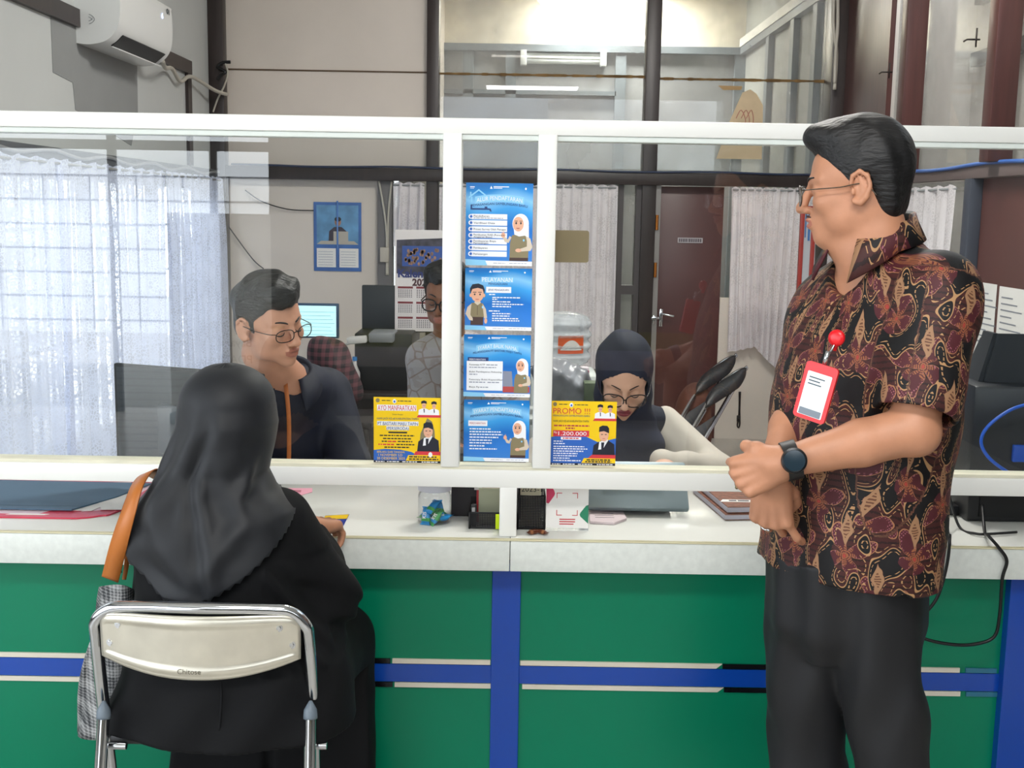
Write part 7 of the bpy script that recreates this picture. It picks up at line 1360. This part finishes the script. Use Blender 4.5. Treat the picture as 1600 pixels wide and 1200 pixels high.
s.r('tag', .07, .335, .36, .425, 'white', 1).txt('lettering', 'PERSYARATAN', .09, .395, .032, 'lips', 3, 'LEFT', .24)
s.rows('bullets', [(.09, .462, .32), (.09, .508, .48), (.09, .552, .50), (.09, .598, .44), (.09, .645, .34), (.09, .69, .34), (.09, .738, .23), (.09, .786, .42)], 'white', .019, 1); lady(s, .83, .325, .61); s.done()
def official(s, cx, top, h, P):
    ar = s.W / s.H; X = lambda v: cx + v * h / ar; Y = lambda v: top + v * h
    s.p(P, [(X(-.36), Y(1)), (X(-.34), Y(.66)), (X(-.14), Y(.56)), (X(.14), Y(.56)), (X(.34), Y(.66)), (X(.36), Y(1))], 'white', 2).p(P, [(X(-.03), Y(.58)), (X(.04), Y(.58)), (X(.05), Y(.80)), (X(0), Y(.86))], 'dark', 3).e(P, X(0), Y(.38), .13 * h / ar, .18 * h, 'skin', 3).p(P, [(X(-.19), Y(.25)), (X(-.17), Y(.08)), (X(0), Y(.02)), (X(.17), Y(.08)), (X(.19), Y(.25)), (X(0), Y(.20))], 'dark', 4).r(P, X(-.07), Y(.35), X(-.03), Y(.38), 'dark', 4).r(P, X(.03), Y(.35), X(.07), Y(.38), 'dark', 4)
def suited(s, cx, top, h, P):
    ar = s.W / s.H; X = lambda v: cx + v * h / ar; Y = lambda v: top + v * h; pl = lambda L, c, lv: s.p(P, [(X(x), Y(y)) for x, y in L], c, lv)
    pl([(-.36, 1), (-.32, .66), (-.12, .52), (.12, .48), (.34, .62), (.37, 1)], 'dark', 2); pl([(-.17, .80), (-.14, .54), (.12, .46), (.14, .50), (-.02, .78)], 'white', 3); pl([(-.08, .56), (.02, .56), (.0, .76), (-.07, .82)], 'dark', 4); s.e(P, X(0), Y(.33), .15 * h / ar, .20 * h, 'skin', 4); pl([(-.16, .22), (-.15, .06), (-.05, .01), (.10, .02), (.16, .10), (.165, .26), (.0, .19)], 'dark', 5)
    for dx in (-.06, .06): s.r(P, X(dx - .03), Y(.29), X(dx + .03), Y(.315), 'brown', 5)
    s.e(P, X(0), Y(.43), .05 * h / ar, .015 * h, 'lips', 5, 180, 360)
GY = 'yellow promotion flyers on the glass'
def yellow(label, px):
    s = Sheet('flyer', label, px, PYE, GY); s.e('emblem', .06, .05, .03, .032, 'olive', 1).e('emblem', .31, .06, .028, .034, 'white', 1).e('emblem', .31, .065, .014, .018, 'royal', 2).rows('print', [(.12, .045, .14), (.36, .05, .20)], 'dark', .012, 1)
    official(s, .75, .035, .23, 'pictured_officials'); official(s, .90, .045, .22, 'pictured_officials'); s.p('red_ribbon', [(.64, .30), (.67, .262), (1, .262), (1, .30)], 'red', 2)
    s.r('footer', 0, .965, 1, 1, 'dark', 3); s.rows('footer_print', [(.03, .976, .13), (.20, .976, .18), (.43, .976, .22), (.72, .976, .24)], 'white', .014, 4); return s
s = yellow('yellow flyer headed AYO MANFAATKAN on the pane beside the half hidden man', (584, 688, 621, 723))
s.r('title_band', .05, .115, .64, .205, 'white', 1).txt('title', 'AYO MANFAATKAN', .06, .198, .078, 'red', 3, 'LEFT', .57, .012).txt('lettering', 'Dalam Rangka', .36, .268, .018, 'dark', 3, 'CENTER', .16).txt('lettering', 'HARI JADI KE-60 KABUPATEN TAPIN', .36, .338, .030, 'navy', 3, 'CENTER', .62, .006)
s.r('white_band', .05, .365, .67, .43, 'white', 1).r('white_band', .19, .44, .53, .50, 'white', 1).txt('lettering', 'PT BASTARI MAJU TAPIN', .36, .425, .050, 'navy', 3, 'CENTER', .60, .010).txt('lettering', '(PERSERODA)', .36, .494, .044, 'navy', 3, 'CENTER', .33, .010)
s.r('dark_tag', .22, .525, .50, .548, 'dark', 1).rows('print', [(.09, .575, .52), (.14, .622, .42), (.12, .665, .08), (.36, .665, .22), (.34, .712, .28), (.16, .755, .38)], 'dark', .018, 1).rows('red_print', [(.21, .665, .13), (.07, .712, .24)], 'red', .020, 1)
s.p('blue_wave', [(0, .975), (0, .81), (.18, .79), (.40, .80), (.56, .83), (.70, .90), (.74, .975)], 'royal', 1).txt('lettering', 'BERLAKU DARI TANGGAL', .05, .850, .030, 'yellow', 3, 'LEFT', .42, .004).txt('lettering', '1 NOVEMBER S.D', .07, .900, .036, 'yellow', 3, 'LEFT', .36, .008).txt('lettering', '20 DESEMBER 2025', .05, .953, .038, 'yellow', 3, 'LEFT', .42, .008)
s.p('leaf', [(.68, .80), (.70, .55), (.80, .31), (.87, .36), (.91, .50), (.93, .80)], 'olive', 1); suited(s, .815, .365, .46, 'pictured_director'); s.p('name_ribbon', [(.60, .875), (.63, .82), (1, .82), (1, .875)], 'red', 3).p('name_band', [(.48, .965), (.52, .88), (1, .88), (1, .965)], 'yellow', 3).rows('name_print', [(.53, .895, .42), (.53, .93, .44)], 'dark', .020, 4).e('name_print', .85, .87, .03, .04, 'white', 4); s.done()
s = yellow('yellow flyer headed PROMO with price 1.200.000 on the pane before the scarfed clerk', (859, 961, 627, 727))
s.txt('title', 'PROMO !!!', .035, .195, .088, 'red', 3, 'LEFT', .56, .014).txt('lettering', 'PEMASANGAN SAMBUNGAN BARU', .035, .240, .028, 'navy', 3, 'LEFT', .56, .004).txt('lettering', 'HARI JADI KE-60 KABUPATEN TAPIN', .04, .325, .032, 'dark', 3, 'LEFT', .54, .008).rows('red_print', [(.05, .37, .54), (.23, .41, .14)], 'lips', .024, 1)
s.p('blue_wave', [(0, .97), (0, .565), (.10, .545), (.55, .55), (.72, .63), (.88, .60), (1, .57), (1, .97)], 'royal', 1).r('price_band', .04, .455, .59, .55, 'red', 2).txt('lettering', 'Rp', .055, .50, .032, 'white', 4).txt('price', '1.200.000', .12, .532, .060, 'white', 4, 'LEFT', .43, .014).r('white_tag', .16, .558, .47, .60, 'white', 3).rows('white_tag', [(.19, .568, .25)], 'red', .018, 4)
s.rows('bullets', [(.05, .618, .14), (.05, .655, .18), (.05, .70, .47), (.05, .735, .52), (.05, .772, .46), (.05, .808, .37), (.05, .845, .36), (.05, .882, .25), (.05, .92, .42)], 'white', .016, 2)
suited(s, .815, .365, .48, 'pictured_director'); s.p('name_ribbon', [(.58, .885), (.64, .83), (1, .83), (1, .885)], 'red', 3).p('name_band', [(.48, .96), (.52, .885), (1, .885), (1, .96)], 'yellow', 3).rows('name_print', [(.56, .90, .36), (.54, .93, .40)], 'dark', .020, 4); s.done()
